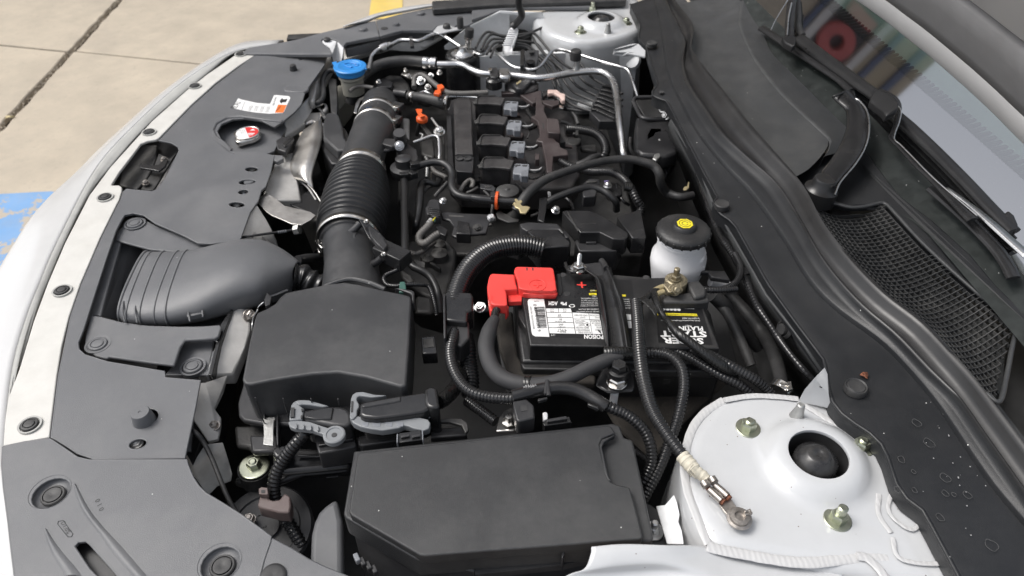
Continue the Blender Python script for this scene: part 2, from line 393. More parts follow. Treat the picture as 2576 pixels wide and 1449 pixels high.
for fx, fy, lab in ((83,855,'upper orange scrap lying in the joint of the concrete beside the bumper'),):
    c = P('A', fx, fy, -88); mb = MB()
    mb.add([c+Vector((.02*math.cos(a)*r, .012*math.sin(a)*r, .006+.004*math.sin(3*a))) for a, r in [(i*.9, 1+.3*math.sin(5*i)) for i in range(7)]]+[c+Vector((0,0,.012))],
           [(i,(i+1)%7,7) for i in range(7)])
    solo(mb.build('dry_leaf','cream',solid=.1), 'small dry orange leaf lying in the long concrete joint at left', 'leaf')

# store opposite, seen only as a reflection in the windshield glass
st = thing('store_building', 'dark store front with red ring sign mirrored in the windshield glass', 'building', (0,8,GZ))
M['tanwall'] = mat('tan_wall', (.30,.26,.20), .8, var=.1, vscale=2)
M['darkwall'] = mat('dark_fascia', (.03,.03,.035), .6); M['whitetrim'] = mat('white_trim', (.42,.42,.44), .5); M['bluetrim'] = mat('blue_trim', (.05,.07,.14), .5)
M['signred'] = mat('red_sign_letter', (.30,.06,.06), .5); M['wallgrey'] = mat('grey_wall', (.30,.27,.23), .8)
def wallbox(n, m, x0, x1, z0, z1, d, y=8.0): MB().box(Vector(((x0+x1)/2, y+(.3-d)/2, (z0+z1)/2)), ((x1-x0)*100, (.3+d)*100, (z1-z0)*100)).build(n, m, st, bevel=0)
wallbox('wall','wallgrey',-7,9,GZ,4.62,0); wallbox('fascia','darkwall',-7,9,4.76,5.36,.02); wallbox('wall','tanwall',-7,9,5.5,6.3,.0)
wallbox('trim_band','bluetrim',-7,9,4.56,4.62,.05); wallbox('trim_band','whitetrim',-7,9,4.64,4.75,.07); wallbox('trim_band','whitetrim',-7,9,5.37,5.47,.07)
wallbox('trim_band','bluetrim',-7,9,5.62,5.70,.04); wallbox('trim_band','bluetrim',-7,9,6.0,6.1,.04)
rm = MB(); N_ = 40
for r0, r1 in ((.085,.2),):
    v = []
    for yy in (7.9, 7.97):
        for r in (r0, r1): v += [Vector((.72+r*math.cos(2*math.pi*k/N_), yy, 5.03+r*1.25*math.sin(2*math.pi*k/N_))) for k in range(N_)]
    q = lambda a, k: a*N_+k%N_
    f = []
    for k in range(N_): f += [(q(0,k),q(0,k+1),q(1,k+1),q(1,k)), (q(1,k),q(1,k+1),q(3,k+1),q(3,k)), (q(0,k+1),q(0,k),q(2,k),q(2,k+1)), (q(2,k+1),q(2,k),q(3,k),q(3,k+1))]
    rm.add(v, f)
rm.build('sign_letter','signred',st)
wallbox('sign_letter','signred',1.02,1.14,4.84,5.26,.1)
for i in range(4): wallbox('window_frame','whitetrim',-5+3.2*i,-4.9+3.2*i,GZ,3,.05)

# ================================================================ CAR BODY
body = thing('car_body', 'white painted car body shell around the open engine bay', 'car body', (0,1.04,-.5))
bay = MB(); bay.add([Vector(q) for q in ((-.50,.2,-.42),(.62,.2,-.42),(.62,1.95,-.42),(-.50,1.95,-.42))], [(0,1,2,3)]).build('bay_floor','dark',body,solid=1)
MB().box(Vector((.60,1.04,-.22)), (3,170,44)).build('firewall','dark',body)
MB().box(Vector((-.44,1.04,-.26)), (3,120,30)).build('radiator_panel','dark',body)
MB().box(Vector((.0,.30,-.28)), (110,3,34)).build('inner_side','dark',body)
MB().box(Vector((.1,1.74,-.24)), (90,3,40)).build('inner_side','castd',body)
MB().box(Vector((.27,1.57,-.20)), (36,2,34)).build('inner_side','apron',body)
CYM = 1.044
HC = P('N', 1252, 588, 1.4)
outl = pts('N', '560,300 620,240 800,205 1000,225 1125,245 1330,300 1560,400 1760,600 1900,800 2100,960 2300,1200 2420,1378 2420,1500 1500,1320 1000,1240 600,1185 520,1090 440,900 420,700 430,470', 0)
def tower_mesh():
    n = 96; rows = []
    def outr(a):
        d = Vector((math.cos(a), math.sin(a))); best = 9
        for i in range(len(outl)):
            p = outl[i]-HC; q = outl[(i+1)%len(outl)]-HC
            ex, ey = q.x-p.x, q.y-p.y; den = d.x*ey-d.y*ex
            if abs(den) < 1e-9: continue
            t = (p.x*ey-p.y*ex)/den; u = (p.x*d.y-p.y*d.x)/den
            if t > 0 and -1e-6 <= u <= 1+1e-6: best = min(best, t)
        return best
    rr = [outr(2*math.pi*k/n) for k in range(n)]
    for _ in range(2): rr = [(rr[k-1]+2*rr[k]+rr[(k+1)%n])/4 for k in range(n)]
    spec = [('a',.0312,.95),('a',.0306,1.2),('a',.0312,1.38),('a',.0335,1.42),('a',.041,1.3),('a',.048,1.0),('a',.054,.5),('a',.059,.15),('a',.068,0)]
    for _, r, z in spec: rows.append([HC+Vector((r*math.cos(2*math.pi*k/n), r*math.sin(2*math.pi*k/n), z/100-.014)) for k in range(n)])
    for t, z in ((.35,0),(.8,0),(1.0,-.15)):
        rows.append([HC+Vector(((.064+(max(rr[k],.07)-.064)*t)*math.cos(2*math.pi*k/n), (.064+(max(rr[k],.07)-.064)*t)*math.sin(2*math.pi*k/n), z/100-.014)) for k in range(n)])
    for dr, z in ((.006,-.7),(.009,-2.0),(.014,-9),(.03,-38)):
        rows.append([HC+Vector(((rr[k]+dr)*math.cos(2*math.pi*k/n), (rr[k]+dr)*math.sin(2*math.pi*k/n), z/100-.014)) for k in range(n)])
    v = [p for r in rows for p in r]
    f = [(i*n+k, i*n+(k+1)%n, (i+1)*n+(k+1)%n, (i+1)*n+k) for i in range(len(rows)-1) for k in range(n)]
    return v, f
tv, tf = tower_mesh()
def mir(v): return Vector((v.x+.007, 2*CYM-v.y-.006, v.z))
def onboth(fn):
    fn('near', lambda v: v.copy()); fn('far', mir)
def mk_tower(side, F):
    tw = MB().add([F(q) for q in tv], tf).build('strut_tower','white',body,ang=50)
    c = F(HC)
    MB().lathe(c+Vector((0,0,-.020)), [(3.0,-1.6),(2.6,-1.2),(2.35,-.4),(2.3,.9),(2.15,1.2),(1.3,1.95),(1.15,2.05),(.5,2.1),(.4,2.0)], (0,0,1), 40).build('damper_cap','dampr',tw,ang=50)
    MB().lathe(c, [(.1,-7),(3.25,-7),(3.25,-.55),(3.35,-.55),(3.35,-7.2),(.1,-7.2)], (0,0,1), 40).build('damper_well','dark',tw,ang=50)
    MB().lathe(c+Vector((0,0,-.06)), [(3.0,0),(3.0,.3)], (0,0,1), 30).build('damper_seat','dark',tw)
    for (x, y, stud) in ((795,425,.1),(1523,548,.1),(1372,1015,.9)):
        MB().bolt(F(P('N', x, y, 0)), 1.5, 1.0, 2.75, stud=stud).build('flange_nut','zinc',tw,ang=28)
    MB().lathe(F(P('N',1108,352,0)), [(.85,0),(.8,.25),(.62,.9),(.5,1.6),(.42,2.1),(.3,2.2)], (0,0,1), 20).build('locating_pin','aluc',tw)
onboth(mk_tower)
def bead(fr, s, w, z=.2, flat=.22, m='sealant'):
    p, r = tubepath(fr, s, z, w); p, r = resample(p, step=.004, r=r)
    r = [q*(1+.03*math.sin(i*1.1)+random.uniform(-.03,.03)) for i, q in enumerate(r)]
    return MB().sweep(p, r, 12, flat=flat, up=(0,0,1)).build('seam_sealant', m, body, ang=70)
bead('N','1120,235 1000,222 860,215 760,222 640,243',42); bead('N','1125,250 1200,300 1300,360 1400,420 1460,455',40,.1)
bead('N','640,243 520,320 440,420 395,560 385,700 405,830 440,930 480,1030 510,1110 540,1175',56,-.1)
bead('N','530,1185 620,1210 740,1232 900,1262 1060,1285 1220,1290 1400,1270 1560,1255 1700,1265',78,-.1)
bead('N','1500,1250 1560,1260 1640,1330 1690,1400',60,.2); bead('N','1730,1130 1760,1250 1860,1290 1990,1300 2110,1290',30,.3)
bead('N','1730,830 1700,930 1740,1010 1860,1080 1930,980 1935,900',26,.3); bead('N','1640,850 1640,980 1720,1100',34,.1)
# fender rail flange at the bottom, bracket tip, plain metal brackets
fl = loft([pts('L','790,1250,1.2 1000,1232,1.2 1300,1240,1.0 1530,1245,.0 1760,1300,-.8 2100,1320,-1 2500,1300,-1'),
           pts('L','785,1300,1.1 1000,1300,1.1 1300,1300,.8 1530,1330,.0 1760,1400,-.5 2100,1410,-.8 2500,1400,-.8'),
           pts('L','740,1400,.9 1000,1370,.7 1300,1370,.5 1530,1420,.1 1760,1480,-.3 2100,1500,-.5 2500,1500,-.5'),
           pts('L','600,1460,.9 1000,1430,-.3 1300,1430,-.3 1530,1500,0 1760,1560,.4 2100,1600,1 2500,1600,1'),
           pts('L','500,1560,1 1000,1560,-.6 1300,1560,-.6 1530,1600,0 1760,1660,.4 2100,1700,1 2500,1700,1')], 50, 5)
MB().grid(fl).build('fender_rail','white',body,ang=60,solid=.25)
slab('cowl_bracket','white',body,'N','1122,245,.3 1160,175,2.4 1225,100,4.2 1290,32,6.2 1308,75,5.8 1316,200,3 1332,292,.8 1240,270,.5',0,.2,.05)
MB().lathe(P('N',1268,153,3.3),[(.28,0),(.28,.12)],(0,0,1),16).build('bracket_hole','dark',body)
slab('tower_bracket','apron',body,'L','1230,972,-4 1290,965,-3 1350,895,-2 1372,950,-2 1390,1030,-2.2 1382,1080,-2.2 1405,1140,-2.2 1418,1230,-2 1305,1228,-3',0,.25,.08)
slab('tower_bracket','apron',body,'L','1392,930,-6 1450,900,-5 1480,1000,-5 1500,1140,-5 1510,1240,-5 1420,1235,-6',0,.25,.08)
# radiator support, pale painted metal between the cover and the bay
slab('radiator_support','rad',body,'G','1590,1449,-5 1640,1270,-5 1760,1000,-5 1800,905,-5 1860,900,-5 1940,910,-6 1930,1100,-6 1890,1225,-6 1800,1449,-7',0,2,.3)
slab('radiator_support','rad',body,'H','1400,60,-5 1480,55,-5 1640,0,-6 1600,120,-7 1545,240,-7 1560,290,-8 1590,300,-8 1590,360,-8 1570,460,-8 1500,480,-8 1400,330,-6 1330,250,-5',0,.5,.15)
slab('radiator_support','rad',body,'H','1340,560,-6 1390,655,-6 1420,590,-6 1480,500,-6 1605,487,-6 1640,600,-9 1668,700,-9 1660,750,-10 1560,790,-11 1500,850,-12 1460,810,-10 1380,700,-8 1320,650,-8',0,.4,.1)
bolts('bolt','tin',body,'H','1545,370 1230,900,-25',-7.6,1.0,.5,1.6); bolts('bolt','tin',body,'G','1925,990',-5.5,1.3,.7,1.9,(0.6,-.5,.5))
slab('radiator_support','rad',body,'G','1850,410,-4 1905,200,-4 1985,130,-3 2060,250,-5 2100,330,-6 2140,400,-8 2130,440,-9 1990,440,-7',0,2,.3)
lathe('radiator_neck','rad',body,'G',2030,430,-6,[(2.2,-3),(2.2,0),(1.7,0),(1.7,-2)],(.75,.1,.5),24)
slab('radiator_support','rad',body,'A','1890,1449,-5 1990,1180,-5 2060,1130,-5 2120,1100,-6 2180,1449,-6',0,2,.3)
slab('radiator_support','rad',body,'A','2250,560,-5 2380,440,-5 2420,470,-6 2330,640,-7 2290,760,-7 2200,900,-7 2060,990,-6 2050,880,-5 2230,700,-5',0,1.5,.4)
for q in ('2000,1180 2030,1290 2010,1420','2095,1190 2080,1300 2120,1449','2160,1300 2230,1360 2290,1449'): tube('radiator_brace','rad',body,'A',q,-6.5,14)
MB().add(pts('A','1880,1449,-9 2000,1160,-9 2300,1160,-12 2400,1449,-12'),[(0,1,2,3)]).build('radiator_shroud','gloss',body,solid=.4)
# far inner wing under the side cover
slab('inner_wing','rad',body,'B','560,770,-6 560,600,-5 590,560,-3 1050,480,-2 1300,405,-2 1720,400,-2 1900,420,-2 1600,590,-4 1500,615,-5 1150,610,-5',0,1,.3)
slab('inner_wing','apron',body,'B','1850,590,-4 2150,340,0 2440,205,1 2576,145,1.2 2700,140,1.2 2700,420,-3 2500,560,-6 2250,640,-7',0,1,.4)
slab('inner_wing','apron',body,'C','320,130,1.5 540,155,1.5 870,150,1.5 900,240,0 760,350,-3 400,440,-7 250,420,-7 200,280,-3',0,.8,.5)
slab('wing_bracket','white',body,'B','265,515 300,495 400,492 480,525 565,590 550,700 530,780,-3 430,780,-3 410,700,-1 380,620 290,560',0,.4,.15)
slab('wing_bracket','white',body,'B','1715,400 1765,335 1900,308 1985,350 2085,335 2090,370 1900,405 1790,430',.4,.4,.15)
lathe('rubber_pad','rubber',body,'B',350,522,.2,[(.75,0),(.75,.4),(.5,.6)],seg=20); lathe('rubber_pad','rubber',body,'B',1890,350,.6,[(.9,0),(.8,.5),(.5,.8)],seg=20)
for i, (x, y, w) in enumerate(((1460,1010,300),(1450,1200,330),(1700,700,200))):
    slab('inner_wing','apron',body,'C',f'{x-w*.5},{y-150} {x+w*.4},{y-120} {x+w*.5},{y+160} {x-w*.4},{y+180}',-14,1.5,.6)
slab('firewall_edge','white',body,'C','1790,640,2 1880,600,2 2030,560,2 2110,560,2 2200,650,2 2195,725,2 1950,670,2 1900,700,1 1785,680,1',0,.5,.15)
lathe('wing_boss','apron',body,'C',1440,800,-8,[(1.6,0),(1.4,.8),(.9,1)],seg=20); lathe('wing_boss','apron',body,'C',2040,800,-6,[(1.8,0),(1.6,.8),(.9,1)],(-.5,-.5,.6),seg=20)

# ================================================================ BUMPER
bm = thing('front_bumper', 'white front bumper with clipped flange at the left edge, wrapping round the nose', 'bumper', (-.6,1.04,-.3))
sil = '715,105,-5 613,110,-7 528,151,-9 417,229,-9 330,305,-9 243,385,-9 191,437,-9 118,503,-9 65,566,-9 0,670,-9 -70,790,-9 -120,930,-9 -150,1117,-9 -140,1260,-9 -100,1500,-9'.replace(',-9 ',',-5.5 ').replace(',-7 ',',-5 ')
gl = '697,109,-3 590,128,-3 469,198,-3 347,305,-3 243,420,-3 146,602,-3 98,713,-3 65,797,-3 29,927,-3 8,1117,-3 14,1180,-3 36,1280,-3 60,1500,-3'
gr = '704,130,-3.6 604,130,-3.6 521,187,-3.6 382,305,-3.6 278,420,-3.6 225,491,-3.6 163,612,-3.6 120,713,-3.6 85,807,-3.6 49,927,-3.6 36,943,-3.6 9,1131,-3.6 12,1300,-3.6 50,1500,-3.6'
rs, rg = pts('D', sil), pts('D', gl)
n_ = 70
A0 = resample(smooth_pts(rg)[0], n=n_); A3 = resample(smooth_pts(rs)[0], n=n_)
cx = Vector((.3,1.04,0))
def outw(p, d, dz):
    q = (p-cx); q.z = 0; q.normalize(); r = p+q*d; r.z = dz; return r
B = [A0, [a.lerp(b,.35)+Vector((0,0,.005)) for a, b in zip(A0,A3)], [a.lerp(b,.72)+Vector((0,0,.005)) for a, b in zip(A0,A3)], A3,
     [outw(p,.010,-.10) for p in A3], [outw(p,.022,-.25) for p in A3], [outw(p,.0,-.55) for p in A3]]
B = [list(r) for r in B]; cols = [smooth_pts([r[i] for r in B],None,4)[0] for i in range(n_)]
MB().grid([[c[j] for c in cols] for j in range(len(cols[0]))]).build('bumper_skin','bumper',bm,ang=80,solid=.3)
MB().grid(loft([pts('D',gl.replace(',-3 ',',-3.05 ')), pts('D','697,118,-3.2 598,129,-3.2 500,193,-3.2 365,305,-3.2 260,420,-3.2 186,550,-3.2 130,663,-3.2 92,760,-3.2 58,870,-3.2 24,1000,-3.2 10,1120,-3.2 14,1220,-3.2'), pts('D',gr)],90,3)).build('trim_groove','groove',bm,ang=80,solid=.2)
flp = pts('D','604,130 647,135 600,165 542,208 480,264 399,347 392,351 372,354 354,361 330,393 300,432 281,462 280,466 300,466 306,471 306,480 299,503 293,514 251,599 225,660 202,713 173,797 155,870 143,943 131,1040 124,1100 8,1121 12,1060 21,1000 49,927 85,807 120,713 163,612 225,491 278,420 382,305 470,227 521,187',-2.9)
MB().prism(flp,.5).build('clip_flange','flange',bm,bevel=.12,seg=2)
def clip(fr, x, y, z, r, parent, m='rubber', hole=True, nm='push_clip', dirt=True):
    c = P(fr, x, y, z)
    if hole: MB().lathe(c+Vector((0,0,-.0012)), [(r*1.3,-.3),(r*1.3,.16),(r*1.32,.22),(r*1.1,.2),(r*1.02,-.1)], (0,0,1), 28).build(nm+'_seat', 'groove' if hole == 1 else 'cover', parent, ang=50)
    MB().lathe(c, [(r*.98,-.2),(r*.98,.12),(r*.9,.24),(r*.72,.26),(r*.68,.16),(r*.62,.16),(r*.56,.30),(r*.3,.34),(r*.1,.33)], (0,0,1), 28).build(nm, m, parent, ang=40)
for x, y in ((605,136),(490,216),(375,332),(264,496),(156,731),(75,1069)): clip('D', x, y, -2.75, 1.0, bm, 'rubber', 1)

# ================================================================ COVERS
cv = thing('radiator_cover', 'long grey plastic radiator cover beside the white bumper flange', 'cover', (-.4,1.1,-.04))
CZ = -2.9
main = '647,136 823,137 815,163 792,195 772,223 766,233 757,262 740,281 708,307 690,318 660,303 620,296 585,299 556,311 545,330 556,352 583,372 583,380 600,384 655,384 689,391 680,432 667,469 656,478 648,505 628,533 602,605 530,612 498,610 460,590 390,560 362,540 335,535 312,540 303,555 290,580 266,650 240,730 208,830 195,862 197,878 212,892 270,910 413,934 415,950 503,957 489,1030 464,1152 237,1154 195,1139 170,1122 140,1104 129,1099 136,1040 148,943 178,797 207,713 256,599 298,514 304,503 310,482 318,475 344,478 382,481 396,476 417,448 444,392 451,378 448,368 430,358 399,352 404,350 484,267 546,212 604,168'
# pocket for the bonnet latch is an opening in the sheet
def holed(name, m, parent, outer, holes, h, bevel=.2):
    from mathutils.geometry import tessellate_polygon
    loops = [outer]+holes; flat = [p for l in loops for p in l]; N = len(flat)
    z0 = sum(p.z for p in outer)/len(outer)
    tri = [list(t) for t in tessellate_polygon([[Vector((p.x,p.y,0)) for p in l] for l in loops]) ]
    mb = MB(); v = flat+[p-Vector((0,0,h/100)) for p in flat]; f = list(map(tuple,tri))+[tuple(q+N for q in reversed(t)) for t in tri]; o = 0
    for l in loops:
        n = len(l); ll = [p-Vector((0,0,.0012)) for p in l]; MB().sweep(ll+[ll[0]], [.0014]*(n+1), 8).build('panel_edge', m, parent, ang=80)
        f += [(o+i, o+(i+1)%n, o+(i+1)%n+N, o+i+N) for i in range(n)]; o += n
    return mb.add(v, f).build(name, m, parent, ang=40)
def circ(fr, x, y, z, rx, ry=None, n=18, rot=0):
    ry = ry or rx; c = P(fr,x,y,z); ca, sa = math.cos(rot), math.sin(rot)
    return [c+Vector((rx*math.cos(2*math.pi*k/n)*ca-ry*math.sin(2*math.pi*k/n)*sa, rx*math.cos(2*math.pi*k/n)*sa+ry*math.sin(2*math.pi*k/n)*ca, 0))*1 if False else c+Vector(((rx*math.cos(2*math.pi*k/n)*ca-ry*math.sin(2*math.pi*k/n)*sa)/100, (rx*math.cos(2*math.pi*k/n)*sa+ry*math.sin(2*math.pi*k/n)*ca)/100, 0)) for k in range(n)]
latch = pts('A','1150,1015 1240,1030 1290,1060 1300,1090 1280,1130 1200,1290 1140,1370 1100,1385 990,1375 915,1368 870,1350 810,1335 860,1250 930,1150 1030,1035 1090,1022',CZ)
def H_(fr, x, y, rx, ry=None, rot=0): return circ(fr, x, y, CZ, rx, ry, rot=rot)
holes = [H_('A',2178,428,.55), H_('A',2128,507,.95,.8), H_('A',1822,1226,1.25,.85,-.3), H_('A',1762,1390,.95,.8), H_('G',1830,132,1.45,.85,-.3),
         H_('H',1049,306,1.55,1.45), H_('H',993,496,1.05,.8), H_('A',1790,1318,1.5,.9)]
mainp = pts('D', main, CZ); holed('cover_panel','cover',cv,mainp,holes,.45,.12)
slab('cover_well','cover',cv,'D','700,280 640,280 560,290 530,330 540,365 585,395 650,395 690,380 720,320',CZ-2.2,.5,.1)
MB().add(pts('A','1700,380,-7.5 2300,380,-7.5 2200,850,-7.5 1500,1449,-7.5 700,1449,-7.5 900,1150,-7.5'),[(0,1,2,3,4,5)]).build('cover_underside','black',cv,solid=.3)
MB().add(pts('H','700,0,-6 1430,0,-6 1380,560,-6 800,560,-6'),[(0,1,2,3)]).build('cover_underside','black',cv,solid=.3)
# latch in the pocket
lt = thing('bonnet_latch','black bonnet latch inside the opening of the radiator cover','latch',P('A',1100,1200,-7))
slab('latch_plate','cast',lt,'A','1010,1050 1140,1050 1130,1160 1060,1300 990,1370 860,1340 900,1180',-6.2,.5,.2); slab('latch_plate','castd',lt,'A','1150,1110 1230,1150 1290,1090 1250,1150 1160,1300 1110,1378 1020,1370 1100,1250',-5.0,.4,.1)
slab('latch_lever','gloss',lt,'A','1005,1195 1020,1180 1110,1198 1150,1190 1190,1150 1215,1160 1200,1200 1150,1240 1110,1230 1015,1215',-3.6,.4,.12)
bolts('latch_bolt','tin',lt,'A','1190,1160 1058,1330',-4.6,.9,.4,1.3)
# plugs and screws seen in the holes
MB().lathe(P('H',1040,330,CZ-.1),[(1.35,-1.2),(1.3,0),(1.08,1.5),(1.0,1.62),(.2,1.62),(.15,1.55)],(0,0,1),32).build('rubber_stop','cover',cv,ang=35)
MB().lathe(P('A',2128,512,CZ-.1),[(.85,-1),(.8,0),(.65,1.2),(.55,1.3)],(0,0,1),24).build('rubber_stop','rubber',cv)
MB().lathe(P('A',1808,1322,CZ-.6),[(.95,-1),(.95,.2),(.8,.4)],(0,0,1),24).build('rubber_stop','cover',cv)
for fr, x, y, d, m in (('A',1822,1228,.9,'rad'),('A',1765,1398,.8,'alu'),('G',1830,134,.9,'rad'),('H',985,500,1.05,'rad'),('A',2178,428,.6,'rubber')):
    MB().bolt(P(fr,x,y,CZ-1.0), d, .3, d*1.45).build('cover_screw', m, cv, ang=28)
slab('cover_step','cover',cv,'A','2040,880,-2.6 1890,862,-2.6 1740,842,-2.6 1640,850,-2.6 1570,890,-2.6 1550,935,-2.6 1570,980,-2.6 1640,1030,-2.6 1680,1075,-2.6 1670,1090,-2.6 1700,1105,-2.6 1680,1115,-3 1610,1080,-3 1520,1000,-3 1500,920,-3 1550,850,-3 1650,815,-3 1800,820,-3 2060,860,-3',0,.8,.3)
slab('cover_step','cover',cv,'A','2050,640 2090,612 2240,620 2235,650 2200,668 2110,664 2065,660',-2.7,.6,.25)

lw = thing('intake_surround','grey plastic surround plates clipped below the radiator cover, around the intake duct','trim panel',P('G',900,800,-5))
slab('upper_plate','cover',lw,'G','893,380 905,340 950,300 1000,262 1060,235 1150,262 1200,290 1400,370 1600,440 1585,500 1480,505 1300,492 1160,478 1060,452 940,420 893,408',-3.9,.4,.15)
slab('side_wall','cover',lw,'G','890,320 925,330 935,420 870,650 800,900 780,990 720,985 640,1100 660,980 760,680 850,430',-4.2,.6,.15)
slab('opening_floor','cover',lw,'G','900,400 1600,400 1850,600 1850,1000 1600,1080 1000,1080 760,1000',-9,.5,.1)
slab('under_tray','black',lw,'D','260,520 420,350 640,300 660,420 620,640 560,960 480,1180 110,1140 170,900 215,700',-13,.5,.1)
slab('inner_wall','cover',lw,'G','935,425,-5 1000,440,-5 1100,470,-6 960,820,-9 920,1010,-9 790,985,-5',0,.4,.1)
slab('lower_plate','cover',lw,'G','705,985 780,995 930,1035 1060,1055 1150,1065 1400,1072 1560,1070 1700,1060 1712,1080 1690,1150 1660,1165 1550,1172 1430,1178 1395,1230 1345,1375 1150,1352 960,1325 845,1308 825,1322 740,1300 680,1260 655,1210 655,1150 668,1105 690,1030',-3.7,.5,.18)
slab('clip_tray','cover',lw,'G','1428,1185 1655,1172 1640,1270 1600,1449 1270,1449 1330,1380 1400,1230',-5.6,.4,.15)
slab('tray_rim','cover',lw,'G','1640,1265 1668,1262 1650,1350 1612,1449 1590,1449 1620,1370',-4.6,1.2,.1)
slab('side_skirt','gloss',lw,'G','1700,1062 1800,920 1780,1000 1700,1200 1640,1449 1608,1449 1668,1200 1690,1150',-4.4,1.5,.1)
t_ = MB(); textto(t_, 'A0AB', P('G',1682,1195,-4.3), P('G',1702,1105,-4.3), .5); t_.build('lettering','printg',lw)
for x, y in ((1043,280),(757,1215),(1490,1385)): clip('G', x, y, -3.75 if y < 1300 else -5.3, 1.25, lw, 'cover', 2)

hc = thing('headlight_cover','large grey plastic cover over the near headlight, bottom left corner','cover',P('H',800,1000,-3))
hp = pts('H','20,515 180,480 355,458 372,468 450,520 555,592 640,612 900,612 1345,610 1352,650 1390,740 1430,800 1480,850 1600,922 1740,1010 1850,1090 1952,1165 1945,1200 1900,1330 1860,1480 1850,1600 160,1600 105,1440 85,1280 60,1060 25,800 12,640',-2.7)
slot = pts('H','530,1235 560,1200 620,1192 650,1215 780,1360 900,1500 760,1520 640,1400',-2.7)
holed('cover_panel','cover',hc,hp,[slot,circ('H',368,850,-2.7,2.0),circ('H',1590,1362,-2.7,2.0)],.5,.15)
slab('slot_floor','black',hc,'H','480,1150 700,1150 1000,1500 700,1560',-4.2,.3,.1)
for x, y in ((368,852),(1588,1362)):
    c = P('H',x,y,-3.0)
    MB().lathe(c,[(2.12,-.6),(2.12,.34),(2.0,.25),(1.8,-.25),(1.2,-.45),(.1,-.45)],(0,0,1),36).build('clip_seat','cover',hc,ang=50)
    MB().lathe(c+Vector((.002,-.002,-.003)),[(1.25,-.1),(1.25,.2),(1.15,.3),(1.02,.3),(.98,.12),(.92,.12),(.88,.34),(.5,.36),(.25,.30),(.05,.29)],(0,0,1),36).build('push_clip','rubber',hc,ang=40)
def ridge(fr, s, w, dz, m, parent, nm='raised_rib', z=-2.7, flat=.25):
    p, r = tubepath(fr, s, z, w); MB().sweep(p, r, 12, flat=flat, up=(0,0,1)).build(nm, m, parent, ang=80)
def groove(fr, left, right, zt, d, m, parent, nm):
    a = resample(smooth_pts(pts(fr,left,zt))[0], n=40); b = resample(smooth_pts(pts(fr,right,zt))[0], n=40)
    rows = [a,[x.lerp(y,.25)+Vector((0,0,d*.009)) for x, y in zip(a,b)],[x.lerp(y,.6)+Vector((0,0,d*.01)) for x, y in zip(a,b)],b]
    MB().grid(rows).build(nm, m, parent, ang=80)
groove('H','530,780 560,900 620,1020 720,1150 820,1290 960,1449 1020,1520','548,790 640,960 740,1090 880,1240 1000,1380 1060,1449 1120,1520',-2.69,.2,'cover',hc,'raised_rib')
groove('H','325,1110 340,1200 380,1300 430,1380 470,1449','335,1110 400,1210 470,1300 540,1380 590,1449',-2.69,.18,'cover',hc,'raised_rib')
for s, a, b, h in (('D1.0%',(455,1068),(500,1150),.42),('0 1 0',(700,905),(735,985),.5)):
    t_ = MB(); textto(t_, s, P('H',a[0]-18,a[1],-2.665), P('H',b[0]-18,b[1],-2.665), h, up=Vector((0,0,1))); t_.build('embossed_mark','black',hc)
for q in ('420,1055 455,1048 525,1145 515,1165 490,1168 415,1075 420,1055',):
    p = pts('H',q,-2.67); MB().sweep(p,[.0003]*len(p),6).build('embossed_mark','black',hc)
slab('side_panel','cover',thing('fender_cover','small grey plastic cover panel meeting the headlight cover at the bottom edge','cover',P('H',2100,1400,-3)),'H','1958,1168 2100,1240 2220,1315 2343,1375 2480,1430 2700,1520 2700,1700 1860,1700 1866,1480 1905,1330 1950,1205',-2.75,.5,.15)
c_ = P('H',1970,1450,-2.7); MB().lathe(c_,[(1.25,-.1),(1.25,.2),(1.1,.3),(.9,.3),(.5,.36),(.05,.29)],(0,0,1),30).build('push_clip','rubber',bpy.data.objects['fender_cover'],ang=40)
# far side cover and fender edge
fs = thing('far_side_cover','grey plastic cover along the far fender, behind the washer cap','cover',P('B',1000,400,1))
slab('cover_panel','cover',fs,'B','-761,690,-2.5 -664,614,-2.4 -203,538,-1.2 0,500,-.4 300,418 560,352 850,285 975,268 1025,466 800,505 600,545 572,575 560,600 480,520 400,500 290,500 275,520 300,560 385,620 405,695 200,694,-1 0,696,-1.6 -400,692,-2.4',.3,.8,.15)
slab('cover_panel','cover',fs,'B','980,266 1230,195 1265,185 1600,118 1640,112 1720,100 2100,78 2576,60 2576,160 2430,205 2150,330 2020,320 1980,350 1900,308 1765,335 1718,388 1320,388 1190,420 1030,465',.3,.8,.15)
slab('cover_panel','cover',fs,'C','-40,60 600,30 1520,20 1490,95 1100,95 540,100 320,125 150,190 -40,250',1.0,.8,.2)
slab('cover_skirt','cover',fs,'B','572,575 600,545 800,505 1025,466 1190,420 1320,388 1718,388 1715,410 1340,420 1060,480 1030,520 590,635 575,600',-1.2,2.0,.1)
for fr,x,y,r in (('B',812,385,.95),('B',1240,320,.75),('B',1555,180,.95)):
    MB().lathe(P(fr,x,y,.35),[(r*1.25,0),(r*1.2,.1),(r*.95,.05),(r*.95,.3),(r*.8,.45),(.1,.48)],(0,0,1),26).build('push_clip','cover',fs,ang=40)
MB().lathe(P('B',1088,366,.33),[(.8,0),(.8,.05),(.1,.06)],(0,0,1),20).build('cover_hole','dark',fs)
MB().lathe(P('B',2065,330,1.0),[(.75,-.5),(.75,1.6),(.6,1.9),(.1,1.9)],(0,0,1),20).build('rubber_stop','rubber',fs)
ff = thing('far_fender','white far fender edge with dark rubber strip above the engine bay','fender',P('B',1200,150,2))
